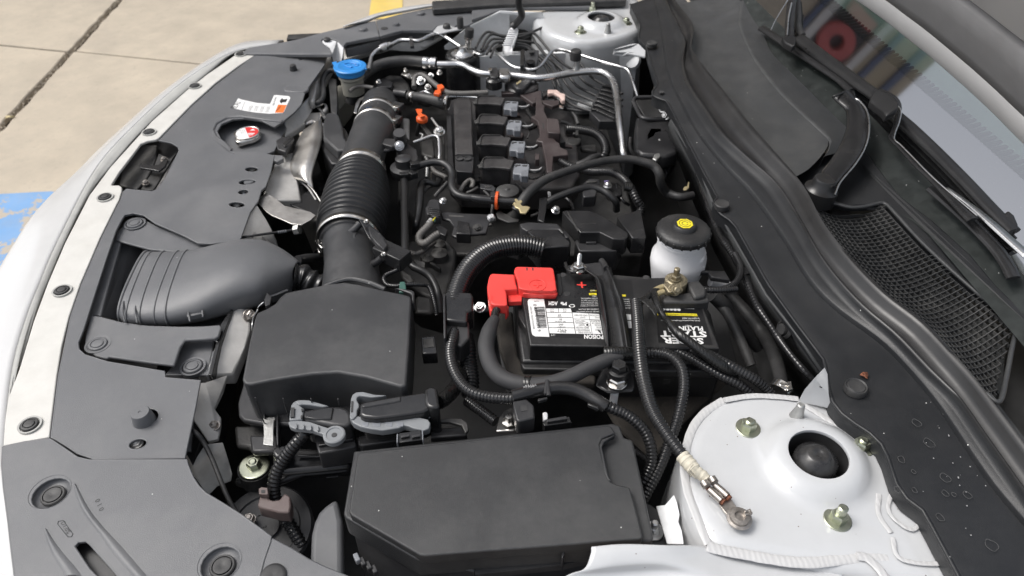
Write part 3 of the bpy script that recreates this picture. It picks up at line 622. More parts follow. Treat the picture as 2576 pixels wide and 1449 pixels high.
MB().grid(loft([pts('B','556,350 860,288 1020,228 1240,184 1640,110 1760,96 2300,60',.2),pts('B','556,341 880,246 1030,190 1240,148 1560,92 1740,72 2300,40',1.0),pts('B','556,334 900,200 1080,150 1240,112 1480,72 1720,46 2300,10',.6),pts('B','556,334 900,200 1080,150 1240,112 1480,72 1720,46 2300,10',-.8),pts('B','556,334 900,200 1080,150 1240,112 1480,72 1720,46 2300,10',-12)],60,3)).build('fender_skin','bumper',ff,ang=80,solid=.2)
slab('rubber_strip','rubber',ff,'B','1700,15 1720,8 2300,-25 2900,-60 4200,-110 4200,10 2576,55 1900,105 1712,118 1700,100',1.9,1.4,.3)
# ================================================================ COWL, WINDSHIELD, WIPERS, HOOD
cw = thing('cowl_cover','long black plastic cowl cover with rubber seal between engine bay and windshield','cowl panel',(.5,1.04,.03))
ra='1586,12 1600,40 1612,66 1606,98 1627,120 1640,165 1656,217 1642,229 1641,244 1678,256 1727,352 1766,428 1805,500 1790,516 1812,540 1845,562 1931,716 2000,812 2074,910 2082,960 2088,1005 2117,1042 2160,1074 2197,1097 2226,1130 2240,1175 2256,1222 2285,1262 2324,1288 2345,1330 2375,1385 2420,1470 2450,1540'
rb='1640,-10 1655,40 1664,98 1672,150 1683,195 1712,262 1756,340 1820,420 1889,492 1967,602 2032,709 2100,781 2214,866 2289,943 2345,1010 2386,1068 2440,1150 2500,1235 2576,1325 2650,1420'
rc='1666,-20 1676,15 1703,73 1722,112 1712,159 1722,215 1764,281 1808,345 1878,410 1947,472 2006,563 2052,647 2100,713 2166,784 2247,853 2332,943 2400,1010 2470,1110 2576,1262 2650,1370'
rd='1686,-12 1710,20 1742,61 1745,90 1740,125 1771,171 1820,228 1866,288 1950,385 2022,472 2071,563 2143,654 2231,742 2325,813 2400,895 2450,955 2507,1029 2576,1120 2680,1260'
n=90
RA=resample(pts('D',ra,2.2),n=n); RB=resample(smooth_pts(pts('D',rb,3.2))[0],n=n); RC=resample(smooth_pts(pts('D',rc,4.4))[0],n=n); RD=resample(smooth_pts(pts('D',rd,6.0))[0],n=n)
def mix(a,b,t,dz): return [p.lerp(q,t)+Vector((0,0,dz/100)) for p,q in zip(a,b)]
MB().grid([[p+Vector((0,0,-.02)) for p in RA],[p+Vector((0,0,-.004)) for p in RA],mix(RA,RB,.012,.1),mix(RA,RB,.06,.15),mix(RA,RB,.35,0),mix(RA,RB,.7,-.1),mix(RA,RB,.97,0),RB]).build('cowl_tray','cowl',cw,ang=50)
MB().grid([[p for p in RB],mix(RB,RC,.05,.5),mix(RB,RC,.12,.55),mix(RB,RC,.55,.2),mix(RB,RC,.85,.1),mix(RB,RC,.93,.5),mix(RB,RC,1,.6)]).build('cowl_step','cowl',cw,ang=70)
MB().grid([mix(RC,RD,-.02,-.3),mix(RC,RD,0,.55),mix(RC,RD,.06,.75),mix(RC,RD,.14,.55),mix(RC,RD,.22,-.3),mix(RC,RD,.5,-.5),mix(RC,RD,.66,-.3),mix(RC,RD,.74,.3),mix(RC,RD,.84,.5),mix(RC,RD,.95,.45),mix(RC,RD,1,.1),mix(RC,RD,1.03,-1.5)]).build('rubber_seal','seal',cw,ang=80)
p_=[a.lerp(b,.5) for a,b in zip(RA,RB)]
tray_edge=MB().sweep([p+Vector((0,0,.001)) for p in RA],[.0022]*n,8).build('tray_edge','cowl',cw,ang=80)
for x,y,r in ((1490,165,1.25),):
    MB().lathe(P('N',x,y,3.0),[(r,-.4),(r,.3),(r*.92,.42),(r*.8,.3),(r*.72,.42),(.1,.38)],(0,0,1),30).build('push_clip','rubber',cw,ang=40)
MB().lathe(P('R',790,455,3.4),[(1.1,-.4),(1.1,.3),(1.0,.4),(.1,.35)],(0,0,1),24).build('push_clip','rubber',cw); MB().lathe(P('F',490,1400,3.0),[(1.1,-.4),(1.1,.3),(1.0,.4),(.1,.35)],(0,0,1),24).build('push_clip','rubber',cw)
MB().lathe(P('R',890,950,2.9),[(.5,0),(.5,.1)],(0,0,1),16).build('tray_hole','dark',cw)
def trayz(x,y):
    p=Vector((x,y,0)); da=min((Vector((q.x,q.y,0))-p).length for q in RA); db=min((Vector((q.x,q.y,0))-p).length for q in RB); return .022+.010*da/(da+db)+.0025
M['spot']=mat('water_mark',(.075,.075,.075),.7,var=.5,vscale=300)
random.seed(11)
for x,y,r in ((1885,390,.42),(1965,520,.5),(1785,625,.35),(2070,745,.45),(1865,705,.2),(2070,845,.3),(2125,852,.2),(2212,855,.35),(2035,1000,.35),(1870,825,.25),(1760,820,.3),(2370,1180,.5)):
    c=P('N',x,y,trayz); ph=random.random()*6
    q=[c+Vector((r/100*(1+.15*math.sin(2*a+ph))*math.cos(a),r/100*(1.2+.15*math.sin(3*a+ph))*math.sin(a),0)) for a in [i*.3307 for i in range(20)]]
    MB().sweep(q,[.00028]*20,5).build('water_spot','spot',cw,ang=80)
for i in range(38):
    x,y=random.gauss(2130,130),random.gauss(560,240); r=random.uniform(.0003,.0008)
    if x<1750 or y>1300: continue
    MB().lathe(P('N',x,y,trayz),[(r*100,0),(r*60,r*60)],(0,0,1),6).build('dirt_crumb','printg',cw)
dl_=MB(); c=P('N',1548,88,trayz); dl_.add([c+Vector((.004*math.cos(a)*(1+.5*math.sin(3*a)),.005*math.sin(a),.001+.001*math.sin(2*a))) for a in [i*.7 for i in range(9)]],[tuple(range(9))])
solo(dl_.build('dead_leaf','rust',None,solid=.05),'tiny curled brown leaf lying on the cowl cover near the strut tower','leaf')
# windshield
XC,KG,Z0,SLG=.69,.02,.04,.5
def zg(x,y,off=0): return Z0+SLG*(x-(XC-KG*(y-1.044)**2))+off
def G(fr,s,off=0): return [P(fr,*[float(k) for k in q.split(',')][:2],lambda x,y:zg(x,y,off/100)) for q in s.split()]
# cowl top between the seal and the glass
re_='1880,-40 1866,0 1858,40 1862,75 1880,120 1908,168 1959,232 2032,303 2062,330 2086,356 2082,380 2070,398'
rf='1945,-40 1925,0 1915,40 1917,73 1928,105 1947,140 2000,192 2075,268 2110,302 2132,325 2128,352 2118,378'
cut=lambda R,a,b:[R[i] for i in range(int(a*(n-1)),int(b*(n-1))+1)]
basin=[cut(RD,0,.56),]
bD=[p+Vector((0,0,-.012)) for p in cut(RD,0,.47)]
bE=resample(smooth_pts(pts('D',re_.replace(' 2062,330 2086,356 2082,380 2070,398',' 2085,354 2040,420 1990,450'),4.6))[0],n=len(bD)); 
nb=len(bD)
MB().grid([bD,mix(bD,bE,.08,-.9),mix(bD,bE,.25,-1.3),mix(bD,bE,.5,-1.2),mix(bD,bE,.75,-.6),mix(bD,bE,.93,-.1),bE]).build('cowl_basin','cowlg',cw,ang=80)
bE2=resample(smooth_pts(pts('D',re_,4.6))[0],n=60); bF=resample(smooth_pts(pts('D',rf,4.0))[0],n=60)
MB().grid([mix(bE2,bF,-.12,-1.5),bE2,mix(bE2,bF,.06,.25),mix(bE2,bF,.16,.2),mix(bE2,bF,.6,0),bF,mix(bE2,bF,1.1,-1.5)]).build('cowl_lip','cowlg',cw,ang=60)
# floor around the wiper pivot and strip beside the grille up to the glass
gb='2140,350 2177,380 2220,436 2262,491 2303,523 2345,554 2442,641 2507,719 2576,784 2650,870'
gi='2035,500 2085,512 2130,524 2180,520 2215,511 2234,520 2262,545 2340,637 2450,735 2549,813 2600,860'
slab('cowl_floor','cowl',cw,'D','1985,440 2060,395 2110,362,3.6 2140,350,4.3 2177,380,4.3 2220,436,4.3 2262,491,4.3 2303,523,4.3 2345,554,4.3 2442,641,4.3 2507,719,4.3 2576,784,4.3 2650,870,4.3 2690,960,3.5 2640,905 2600,860 2549,806 2500,768 2450,727 2400,682 2345,631 2300,586 2262,545 2240,520 2226,510 2180,515 2130,516 2107,510 2060,501 2028,494',2.6,1.2,.15)
# mesh grille
gr_ = thing('cowl_grille','black plastic lattice air grille set in the cowl below the near wiper','grille',(.55,.6,.01))
gout='2031,499 2060,505 2107,514 2130,520 2150,522 2180,519 2214,511 2228,514 2240,524 2300,590 2345,635 2400,686 2450,730 2500,772 2549,810 2556,830 2545,880 2533,943 2515,1010 2480,990'
fr_=pts('D',gout,2.6)
MB().sweep(smooth_pts(fr_,None,5)[0],[.0028]*((len(fr_)-1)*5+1),10).build('grille_frame','cowlg',gr_,ang=80)
ga=resample(smooth_pts(pts('D','2031,499 2071,563 2143,654 2231,742 2325,813 2400,895 2450,955 2520,1046 2590,1140',2.2))[0],n=100)
gc=resample(smooth_pts(pts('D','2226,514 2240,524 2345,635 2450,730 2500,772 2549,810 2620,868 2690,930 2760,990',2.6))[0],n=100)
def gpt(u,v):
    i=u*99; k=min(98,int(i)); a=ga[k].lerp(ga[k+1],i-k); b=gc[k].lerp(gc[k+1],i-k); p=a.lerp(b,v); p.z+=-.020*math.sin(math.pi*min(1,v*1.05))*(1-.25*v); return p
NU=52
def inside(p,poly):
    c=False
    for i in range(len(poly)):
        a,b=poly[i-1],poly[i]
        if (a.y>p.y)!=(b.y>p.y) and p.x<(b.x-a.x)*(p.y-a.y)/(b.y-a.y)+a.x: c=not c
    return c
poly_=smooth_pts(fr_,None,3)[0]+[P('D',2400,960,2.6),P('D',2250,820,2.6),P('D',2100,680,2.6),P('D',2000,500,2.6)]
def slat(path,h,w):
    mb=MB(); rows=[]
    for i,p in enumerate(path):
        d=path[min(i+1,len(path)-1)]-path[max(i-1,0)]; s=Vector((-d.y,d.x,0)).normalized()*w/200
        rows.append([p+s,p-s,p-s-Vector((0,0,h/100)),p+s-Vector((0,0,h/100)),p+s])
    return mb.grid(rows)
for i in range(1,NU):
    path=[gpt(i/NU,v/14) for v in range(15)]; path=[p for p in path if inside(p,poly_)]
    if len(path)>2: slat(path,.5,.11).build('slat','grille',gr_,ang=40)
for j in range(1,14):
    path=[gpt(k/100,j/14)+Vector((0,0,-.0008)) for k in range(101)]; path=[p for p in path if inside(p,poly_)]
    if len(path)>2: slat(path,.5,.10).build('cross_slat','grille',gr_,ang=40)
slab('duct_floor','dark',cw,'D','1990,470 2250,500 2600,830 2640,1200 2500,1100 2300,860 2100,690',-6,.3,0)
slab('duct_floor','cowlg',cw,'D','2250,640 2420,760 2530,860 2520,1000 2440,900 2330,770',-3.2,.3,0)

ws = thing('windshield','tinted windshield glass with black dotted border reflecting sky and a red sign','windshield',(.8,1.04,.08))
def glassmat(name, tint, alpha, refl=1.9, dots=False):
    m=bpy.data.materials.new(name); m.use_nodes=True; t=m.node_tree; N=t.nodes; L=t.links; N.clear()
    o=N.new('ShaderNodeOutputMaterial'); fz=N.new('ShaderNodeFresnel'); fz.inputs['IOR'].default_value=refl
    gl=N.new('ShaderNodeBsdfGlossy'); gl.inputs['Roughness'].default_value=.035
    d=N.new('ShaderNodeBsdfDiffuse'); d.inputs['Color'].default_value=(.008,.008,.009,1)
    tr=N.new('ShaderNodeBsdfTransparent'); tr.inputs['Color'].default_value=(*tint,1)
    mx=N.new('ShaderNodeMixShader'); base=d
    if alpha:
        m1=N.new('ShaderNodeMixShader'); m1.inputs[0].default_value=alpha; L.new(d.outputs[0],m1.inputs[1]); L.new(tr.outputs[0],m1.inputs[2]); base=m1
    # dust film
    tc=N.new('ShaderNodeTexCoord'); n1=N.new('ShaderNodeTexVoronoi'); n1.inputs['Scale'].default_value=160; L.new(tc.outputs['Object'],n1.inputs['Vector'])
    k=N.new('ShaderNodeMath'); k.operation='LESS_THAN'; k.inputs[1].default_value=.07; L.new(n1.outputs['Distance'],k.inputs[0])
    k2=N.new('ShaderNodeMath'); k2.operation='MULTIPLY'; k2.inputs[1].default_value=.35; L.new(k.outputs[0],k2.inputs[0])
    dd=N.new('ShaderNodeBsdfDiffuse'); dd.inputs['Color'].default_value=(.5,.5,.5,1)
    L.new(fz.outputs[0],mx.inputs[0]); L.new(base.outputs[0],mx.inputs[1]); L.new(gl.outputs[0],mx.inputs[2])
    m2=N.new('ShaderNodeMixShader'); L.new(k2.outputs[0],m2.inputs[0]); L.new(mx.outputs[0],m2.inputs[1]); L.new(dd.outputs[0],m2.inputs[2])
    L.new(m2.outputs[0],o.inputs['Surface']); return m
M['frit']=glassmat('black_ceramic_glass',(0,0,0),0,9); M['glass']=glassmat('tinted_glass',(.62,.80,.74),.93,6)
# glass sheet in own coordinates: u across the car, v up the slope
def gp(y,t,off=0):
    xe=XC-KG*(y-1.044)**2-.055*0; x=xe-.035+t; return Vector((x,y,zg(x,y,off)))
ys=[-.1+2.25*i/60 for i in range(61)]
# the border lines (bottom of dots, top of dots) taken from the survey, kept as offsets up the slope
dl=G('Q','560,-40 860,140 1000,300 1200,470 1330,570 1480,790 1900,1150 2250,1440'); dt=G('Q','700,-40 900,80 1130,300 1330,500 1550,730 1960,1060 2400,1440')
def toff(P_): return sorted((p.y,p.x-(XC-KG*(p.y-1.044)**2-.035)) for p in P_)
def itp(tab,y):
    if y<=tab[0][0]: return tab[0][1]
    for a,b in zip(tab,tab[1:]):
        if y<=b[0]: return a[1]+(b[1]-a[1])*(y-a[0])/(b[0]-a[0])
    return tab[-1][1]
t1=sum(toff(dl)[i][1] for i in range(len(dl)))/len(dl); t2=t1+.0165
M['darkrefl']=mat('painted_dark_reflection',(.012,.016,.015),.45,var=.3,vscale=60,dust=.25,dustcol=(.10,.11,.105),specks=.2)  # dark reflection painted into the colour of the lower glass, with specks over it
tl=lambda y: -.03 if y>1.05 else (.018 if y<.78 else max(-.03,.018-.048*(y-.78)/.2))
MB().grid([[gp(y,.068,.0004) for y in ys],[gp(y,tl(y),.0004) for y in ys]]).build('dark_reflection_band','darkrefl',ws,ang=80,noclean=True)
MB().grid([[gp(y,t1) for y in ys],[gp(y,.06) for y in ys]]).build('black_border','frit',ws,ang=80,noclean=True)
MB().grid([[gp(y,t2+.75) for y in ys],[gp(y,t2+.3) for y in ys],[gp(y,t2) for y in ys],[gp(y,t1) for y in ys]]).build('glass_pane','glass',ws,ang=80,noclean=True)
dm=MB()   # dot matrix printed under the glass
for j in range(8):
    for i in range(640):
        y=.2+i*.0027+(.00135 if j%2 else 0); t=t1+.0010+j*.0020; c=gp(y,t,-.0008); r=.00118*(1-.05*j)
        if .2<y<1.95:
            ex=Vector((1,0,SLG)).normalized(); dm.add([c+ex*r,c+Vector((0,r,0)),c-ex*r,c-Vector((0,r,0))],[(0,1,2,3)])
o_=dm.build('dot_pattern','printk',ws,noclean=True); o_['kind']='stuff'
M['dash']=mat('dashboard_plastic',(.74,.78,.76),.6,var=.1,vscale=6)  # pale tone stands in for light scattered by the glass above
ds=thing('dashboard','dashboard top, paled for light scattered in the glass, with slatted vent seen through the windshield glass','dashboard',(.95,1.04,.05))
MB().grid([[Vector((.775,y,.045)) for y in ys],[Vector((.80,y,.068)) for y in ys],[Vector((1.0,y,.10)) for y in ys],[Vector((1.9,y,.08)) for y in ys]]).build('dash_top','dash',ds)
for i in range(105):
    c=Vector((.842,.3+i*.014,.077)); MB().box(c,(3.2,.5,.8),12).build('vent_slat','black',ds)
slab('dash_trim','printg',ds,'Q','1130,420,4 1370,270,6 1400,300,6 1180,480,4',4,.4)
# wipers
def wiper(nm, lab): return thing(nm,lab,'wiper',P('F',1500,700,8))
wp=wiper('wiper','near windshield wiper with curved hooked arm and long blade over the glass')
G1=lambda fr,s,off: G(fr,s,off)
pv=P('F',1175,1275,4.5)
MB().lathe(pv,[(2.6,-2.5),(2.5,-.3),(1.75,.3),(1.65,1.2),(1.5,1.5),(1.1,1.55),(.2,1.45)],(.1,0,1),30).build('pivot_cap','seal',wp,ang=45)
ap,ar=tubepath('F','1185,1260,5.2,150 1240,1190,5.6,150 1330,1080,6.2,165 1395,960,7,165 1420,850,7.6,150 1400,740,8.2,130 1330,670,8.6,130 1300,640,8.8,130',0,140)
MB().sweep(ap,ar,14,flat=.28,up=(-.3,0,1)).build('wiper_arm','gloss',wp,ang=80)
el,er=tubepath('F','1260,1330,5.4,14 1300,1240,5.8,12 1400,1120,6.6,12 1470,1000,7.4,12 1495,880,8.2,12 1480,760,8.8,12 1430,690,9,14 1400,670,9,14 1388,630,9,14',0,12)
MB().sweep(el,er,8).build('arm_edge','alu',wp,ang=80)
MB().sweep([P('F',*q) for q in ((1245,665,9),(1300,640,9.2),(1350,618,9.2),(1385,625,9.2),(1400,672,9))],[.0016]*5,8).build('arm_edge','gloss',wp)
# blade along the glass
def glasstube(nm, m, par, fr, s, off, w, flat=1, seg=12, ang=70):
    P_=G(fr,s,off); r=[w*FR[fr][2]*S(p)/2 for p in P_]; p,r=smooth_pts(P_,r,8); return MB().sweep(p,r,seg,flat=flat,up=(-.4,0,1)).build(nm,m,par,ang=ang)
glasstube('blade','seal',wp,'F','1015,265 1150,370 1300,480 1450,590 1540,655 1640,760 1780,880 1950,1040 2150,1240 2330,1430 2480,1580',2.2,95,.5)
glasstube('blade_rubber','rubber',wp,'F','1015,275 1300,500 1540,680 1660,800 1950,1085 2330,1480 2480,1630',.8,50,.4)
slab('blade_clip','seal',wp,'F','1510,650,11.5 1540,600,12 1640,640,12.5 1700,700,12.5 1690,740,12 1610,790,11 1590,760,11 1500,690,11',11,1.2,.2)
ends=G('M','2120,230 2190,170 2240,210 2270,280 2262,330 2200,310',2.6)
MB().prism(ends,1.4).build('blade_end','seal',wp,bevel=.3)
a2=G('F','1560,610 1650,655 1695,715 1690,800 1660,900 1645,940 1700,1000 1800,1110 1900,1200 2060,1360 2200,1500',4.2)
p2,r2=smooth_pts(a2,[40*.369*S(q)/2*k for q,k in zip(a2,(.8,.9,.9,.9,.9,.9,.8,.9,1.2,1.6,2.2))],8)
MB().sweep(p2,r2,10,flat=.35,up=(-.4,0,1)).build('wiper_arm','gloss',wp,ang=80)
ed=G('F','1690,720 1712,760 1700,830 1665,940 1712,990 1800,1080 1950,1230 2230,1470',4.5); p3,_=smooth_pts(ed,None,8)
MB().sweep(p3,[.0011]*len(p3),8).build('arm_edge','alu',wp,ang=80)
MB().grid([[q for q in smooth_pts(G('M','1690,0 1850,120 2000,260 2130,380 2311,545',3.6))[0]],[q for q in smooth_pts(G('M','1730,0 1890,110 2060,240 2210,370 2360,500',3.4))[0]]]).build('arm_edge','alu',wp,solid=.1)
glasstube('wiper_arm','gloss',wp,'M','1600,0 1750,130 1880,250 2000,370 2100,480 2180,600 2230,700',2.2,100,.35)
w2=thing('wiper','far windshield wiper, partly seen at the top beside the cowl end','wiper',P('F',950,200,8)); ORG[w2.name]=Vector(w2.location)
glasstube('wiper_arm','gloss',w2,'F','980,-60 960,60 950,200 955,270 945,300',3.4,60,.4)
glasstube('arm_edge','alu',w2,'F','940,0 890,80 850,150 825,205',4.2,7); glasstube('arm_edge','alu',w2,'F','965,20 945,120 935,240',4.4,10)
glasstube('blade','seal',w2,'F','760,190 850,250 950,320 1060,390 1180,470 1290,545 1370,620',2.0,55,.5)
glasstube('blade_rubber','rubber',w2,'F','1000,-30 1010,90 1012,180 1040,240',1.0,45,.6)
slab('wiper_joint','seal',w2,'F','900,250,9 960,240,9 1000,250,9 990,300,9 970,320,8.5 920,290,8.5',9,1.2,.2)
# hood, raised above the bay on its rear hinges
hd=thing('hood','raised white hood, its rear edge and grey inner panel at the top right corner','hood',(.7,1.04,.25))
he=resample(smooth_pts(pts('D','2100,-60,21 2158,0,20 2183,20,20 2218,46,20 2261,75,20 2328,126,20 2398,186,20 2452,234,20 2506,285,20 2576,355,20.5 2680,450,21 2800,570,22'))[0],n=60)
he=[p for p in he if p.y<CYM-.01]
far=[Vector((p.x,2*CYM-p.y,p.z)) for p in reversed(he)]
HE=resample(smooth_pts(far+he)[0],n=90)
def up(row,d,dn=0):
    a=math.radians(63); return [p+Vector((-math.cos(a)*d+math.sin(a)*dn, 0, math.sin(a)*d+math.cos(a)*dn)) for p in row]
def nar(row,k): return [Vector((p.x,CYM+(p.y-CYM)*k,p.z)) for p in row]
MB().grid([up(HE,.0,.004),HE,up(HE,.004,-.001),up(HE,.034,0),up(HE,.038,.003),up(HE,.045,.006)]).build('hood_edge','hood',hd,ang=80,solid=.3)
MB().grid([up(HE,.036,.004),up(HE,.06,.002),up(nar(HE,.99),.10,.0),up(nar(HE,.99),.128,.002),up(nar(HE,.99),.135,.01)]).build('grey_panel','hoodgrey',hd,ang=80,solid=.4)  # even grey panel between the hood edge and the inner frame
MB().grid([up(HE,.0,.008),up(HE,.05,.03),up(HE,.5,.05),[Vector((.13-.05*abs(p.y-CYM),p.y,1.17)) for p in HE]]).build('hood_skin','hood',hd,ang=80,solid=.2)
MB().grid([up(nar(HE,.98),.13,.012),up(nar(HE,.98),.15,.0),up(nar(HE,.97),.5,.02),[Vector((.16-.05*abs(p.y-CYM),CYM+(p.y-CYM)*.95,1.10)) for p in HE]]).build('inner_frame','hood',hd,ang=80,solid=.2)
pr=thing('hood_prop_rod','black hood prop rod in a white plastic clip at the far side','prop rod',P('C',560,100,10))
tube('rod','rubber',pr,'C','560,-60,12 565,60,10 595,150,8 600,210,6.5 540,290,4 480,345,3',8,90,seg=12)
sc_=slab('clip','natural',pr,'C','455,352,2 560,362,2.6 545,430,2 500,560,0 480,600,-.5 485,660,-1 400,680,-2 350,640,-2 370,580,-1 395,500,.5 430,410,1.5',1,.9,.15)
for i in range(8): boxo('clip_rib','natural',pr,'C',500-i*13,385+i*28,2.3-i*.35,(1.9,.18,.4),-4)
# ================================================================ FUSE BOX, AIR BOX, DUCT, INTAKE PIPE
fb = thing('fuse_box','large matt black fuse box with clipped corner beside the near strut tower','fuse box',P('D',1250,1230,-5))
slab('box_body','black',fb,'D','905,1150 1540,1085 1575,1120 1640,1360 1062,1412 880,1310',-4.2,22,.3)
slab('lid_skirt','fuse',fb,'D','890,1134 1540,1064 1560,1070 1570,1100 1592,1106 1600,1140 1645,1352 1640,1362 1058,1408 1045,1404 868,1302 864,1290',-.6,3.2,.35,3)
slab('lid','fuse',fb,'D','902,1138 1528,1070 1540,1074 1548,1090 1532,1096 1516,1103 1509,1118 1516,1150 1528,1198 1538,1213 1553,1219 1584,1225 1595,1262 1617,1350 1612,1356 1070,1398 1056,1396 884,1296 878,1286 899,1145',.35,1.6,.28,3)
slab('lid_recess_rim','fuse',fb,'L','845,560 862,520 905,506 945,488 946,496 905,520 875,540 862,575 905,770 925,805 900,790 880,740',.42,.6,.08)
for x in (600,800): slab('latch','black',fb,'L',f'{x-8},1228 {x+6},1222 {x+10},1290 {x-4},1330 {x-12},1320',-1,2.6,.08)
slab('latch_bridge','black',fb,'L','610,1250 790,1218 792,1262 612,1290',-1.6,.6,.1); slab('lower_lip','black',fb,'L','0,1340 590,1275 590,1262 585,1350 780,1322 782,1335 590,1375 0,1440',-3.4,1,.1)
slab('lower_lip','black',fb,'L','-560,1150 -420,1240 0,1345 0,1420 -380,1340 -570,1220',-3.2,4,.2)
for y in (580,690,800,885): slab('side_tab','gloss',fb,'L',f'{1040+(y-580)*.25},{y} {1056+(y-580)*.25},{y+4} {1066+(y-580)*.25},{y+44} {1052+(y-580)*.25},{y+42}',-1.3,.8,.06)
slab('mount_lug','black',fb,'L','1125,935 1200,965 1250,1010 1300,1228 1180,1228 1150,1060',-6,1.5,.2)
bolts('mount_bolt','alu',fb,'L','1207,1145',-5.6,1.2,.7,2.3,stud=.8)
for (x, y) in ((1060,1012),(545,385)):
    pass
slab('connector','gloss',fb,'K','1440,585 1620,560 1640,640 1430,665',-1.2,1.6,.08)
for x in (1455,1545): slab('connector_bar','greyc' if 0 else 'black',fb,'K',f'{x},600 {x+70},590 {x+72},610 {x+2},622',-.9,.3,.04)
for q in ('1422,590 1434,588 1430,662 1420,662','1628,560 1640,558 1642,640 1634,640'): slab('connector_post','greyc',fb,'K',q,-.8,1,.05)
slab('connector','gloss',fb,'L','455,400 640,365 655,405 470,430',-.8,1.2,.08); slab('connector_bar','black',fb,'L','480,385 620,362 628,382 492,402',-.4,.4,.05)
slab('white_peg','natural',fb,'L','458,340 480,333 495,345 493,385 465,390',-.8,1.4,.1)
ab = thing('air_filter_box','matt black air filter box with domed lid, left of the battery','air box',P('D',830,860,-4))
lidp = '738,731 785,722 830,713 868,709 900,714 960,728 1015,739 1032,744 1035,752 1030,860 1022,968 1010,973 985,966 920,948 850,936 790,940 735,948 680,957 628,967 616,965 609,955 625,870 640,803 646,786 672,775 693,762 703,748 718,736'
slab('lid','airbox',ab,'D',lidp,0,6.6,.8,4)
rim = '608,1002 645,812 700,770 1042,765 1036,860 1030,1040 1020,1062 980,1066 640,1060 608,1052 598,1040'
slab('box_rim','black',ab,'D','598,1012 612,962 640,830 1030,820 1036,900 1034,1046 1028,1062 990,1072 660,1066 612,1058 600,1046',-6.4,.8,.3)
slab('box_body','black',ab,'D','612,1020 640,850 1020,840 1022,1045 1000,1060 690,1062 622,1050',-7.2,12,.5)
for x, y in ((250,285),(480,290),(710,292),(935,295)): slab('lid_rib','black',ab,'K',f'{x-5},{y} {x+5},{y} {x+5},{y+10} {x-5},{y+10}',-1.2,5.5,.04)
slab('metal_clip','aluc',ab,'K','312,455 415,448 420,470 408,480 402,560 404,640 400,690 312,680 320,600 318,520 308,485',-6.0,.3,.1); slab('clip_frame','black',ab,'K','425,430 440,428 442,680 430,684 424,600',-5.8,1.5,.08)
slab('clip_frame','black',ab,'K','318,425 330,424 332,452 320,454',-5.6,1.0,.05)
slab('body_step','castd',ab,'K','75,520 300,520 440,600 440,720 220,740 200,700 90,690',-9,1,.4); slab('body_step','black',ab,'K','200,600 440,600 440,735 220,740',-8,1,.3)
slab('side_latch','black',ab,'I','1215,1125 1440,1160 1475,1180 1470,1320 1440,1330 1440,1230 1420,1200',-.6,1.6,.15)
# intake pipe from the lid to the bellows
ip = thing('intake_pipe','smooth black intake pipe rising from the air filter box lid','pipe',P('D',880,640,-4))
tube('pipe','airbox',ip,'D','889,790,-6,178 888,750,-5.2,165 886,715,-4.8,146 884,670,-4.6,134 881,630,-4.6,130 878,605,-4.6,132',0,130,seg=32)
MB().sweep(*tubepath('D','815,722,-.4 850,708,-.2 885,702,-.1 930,712,-.2 968,728,-.5',0,14),10).build('pipe_fillet','airbox',ip)
lathe('sensor_boss','airbox',ip,'I',840,580,-2.6,[(2.6,-2.2),(2.5,.1),(2.3,.3)],(.75,-.1,.66),32)
ms = thing('air_flow_sensor','black air flow sensor screwed on the side of the intake pipe','sensor',P('I',950,480,-.5))
axs=Vector((.75,-.1,.66))
slab('sensor_plate','gloss',ms,'I','760,250,.9 800,245,.9 880,290,.5 1020,420,.2 1140,540,-.4 1110,680,-.7 1100,740,-.7 1050,760,-.7 985,640,-.3 960,560,0 890,490,.3 850,420,.5 800,320,.8',0,.5,.1)
slab('sensor_body','black',ms,'I','880,330,1.6 960,370,1.5 1060,470,1.2 1130,580,.9 1080,640,.9 990,560,1.2 900,450,1.5',0,1,.15)
for q in ('910,360 900,400 950,520 990,600','960,400 940,450 1000,530 1040,600','1000,430 1040,450 1020,520 1060,590'):
    tube('sensor_rib','black',ms,'I',q,1.9,9,seg=6)
for x,y in ((850,285),(1072,708)): MB().bolt(P('I',x,y,1.3 if y<400 else .1),.7,.25,.75,(.6,-.1,.75)).build('screw','steel',ms,ang=28)
MB().box(P('I',1190,710,-.8),(5.2,2.6,2.2),-40,None).build('plug','gloss',ms,bevel=.15)
tube('mount_boss','black',ms,'I','780,300,.2 700,380,-.6 620,440,-1.4',0,95); tube('mount_boss','black',ms,'I','1060,740,-.6 990,800,-1.6 930,830,-2.4',0,95)
corr('wire_sleeve','conduit',ms,'I','1290,830,-1.5 1250,900,-2 1120,960,-2.5 1080,1020,-2.5 1120,1090,-2.5 1230,1110,-2 1300,1100,-1.6 1400,1090,-1.6 1550,1090,-2 1650,1110,-2.6 1700,1200,-3 1740,1350,-4 1760,1480,-5',0,62,.3)
slab('green_clip','green',ms,'I','1285,1050 1350,1048 1365,1110 1370,1190 1275,1185 1275,1130',-.9,.9,.12)
bh = thing('intake_bellows','ribbed black rubber intake hose clamped above the intake pipe','hose',P('D',900,480,-4))
bp_,br_ = tubepath('D','877,614,-4.6,146 879,596,-4.6,158 884,570,-4.5,168 893,525,-4.2,166 900,485,-4,156 904,460,-3.9,142 907,440,-3.8,126 909,424,-3.8,116',0,150,14)
q_,r_ = resample(bp_, n=260, r=br_)
rr=[]
for i,x in enumerate(r_):
    u=i/259
    if .14<u<.86: ph=((u-.14)/.72*12)%1; rr.append(x*(1+.035*math.cos(2*math.pi*ph)+.02*math.cos(4*math.pi*ph)-.01))
    else: rr.append(x*.97)
MB().sweep(q_,rr,48).build('bellows','seal',bh,ang=80)
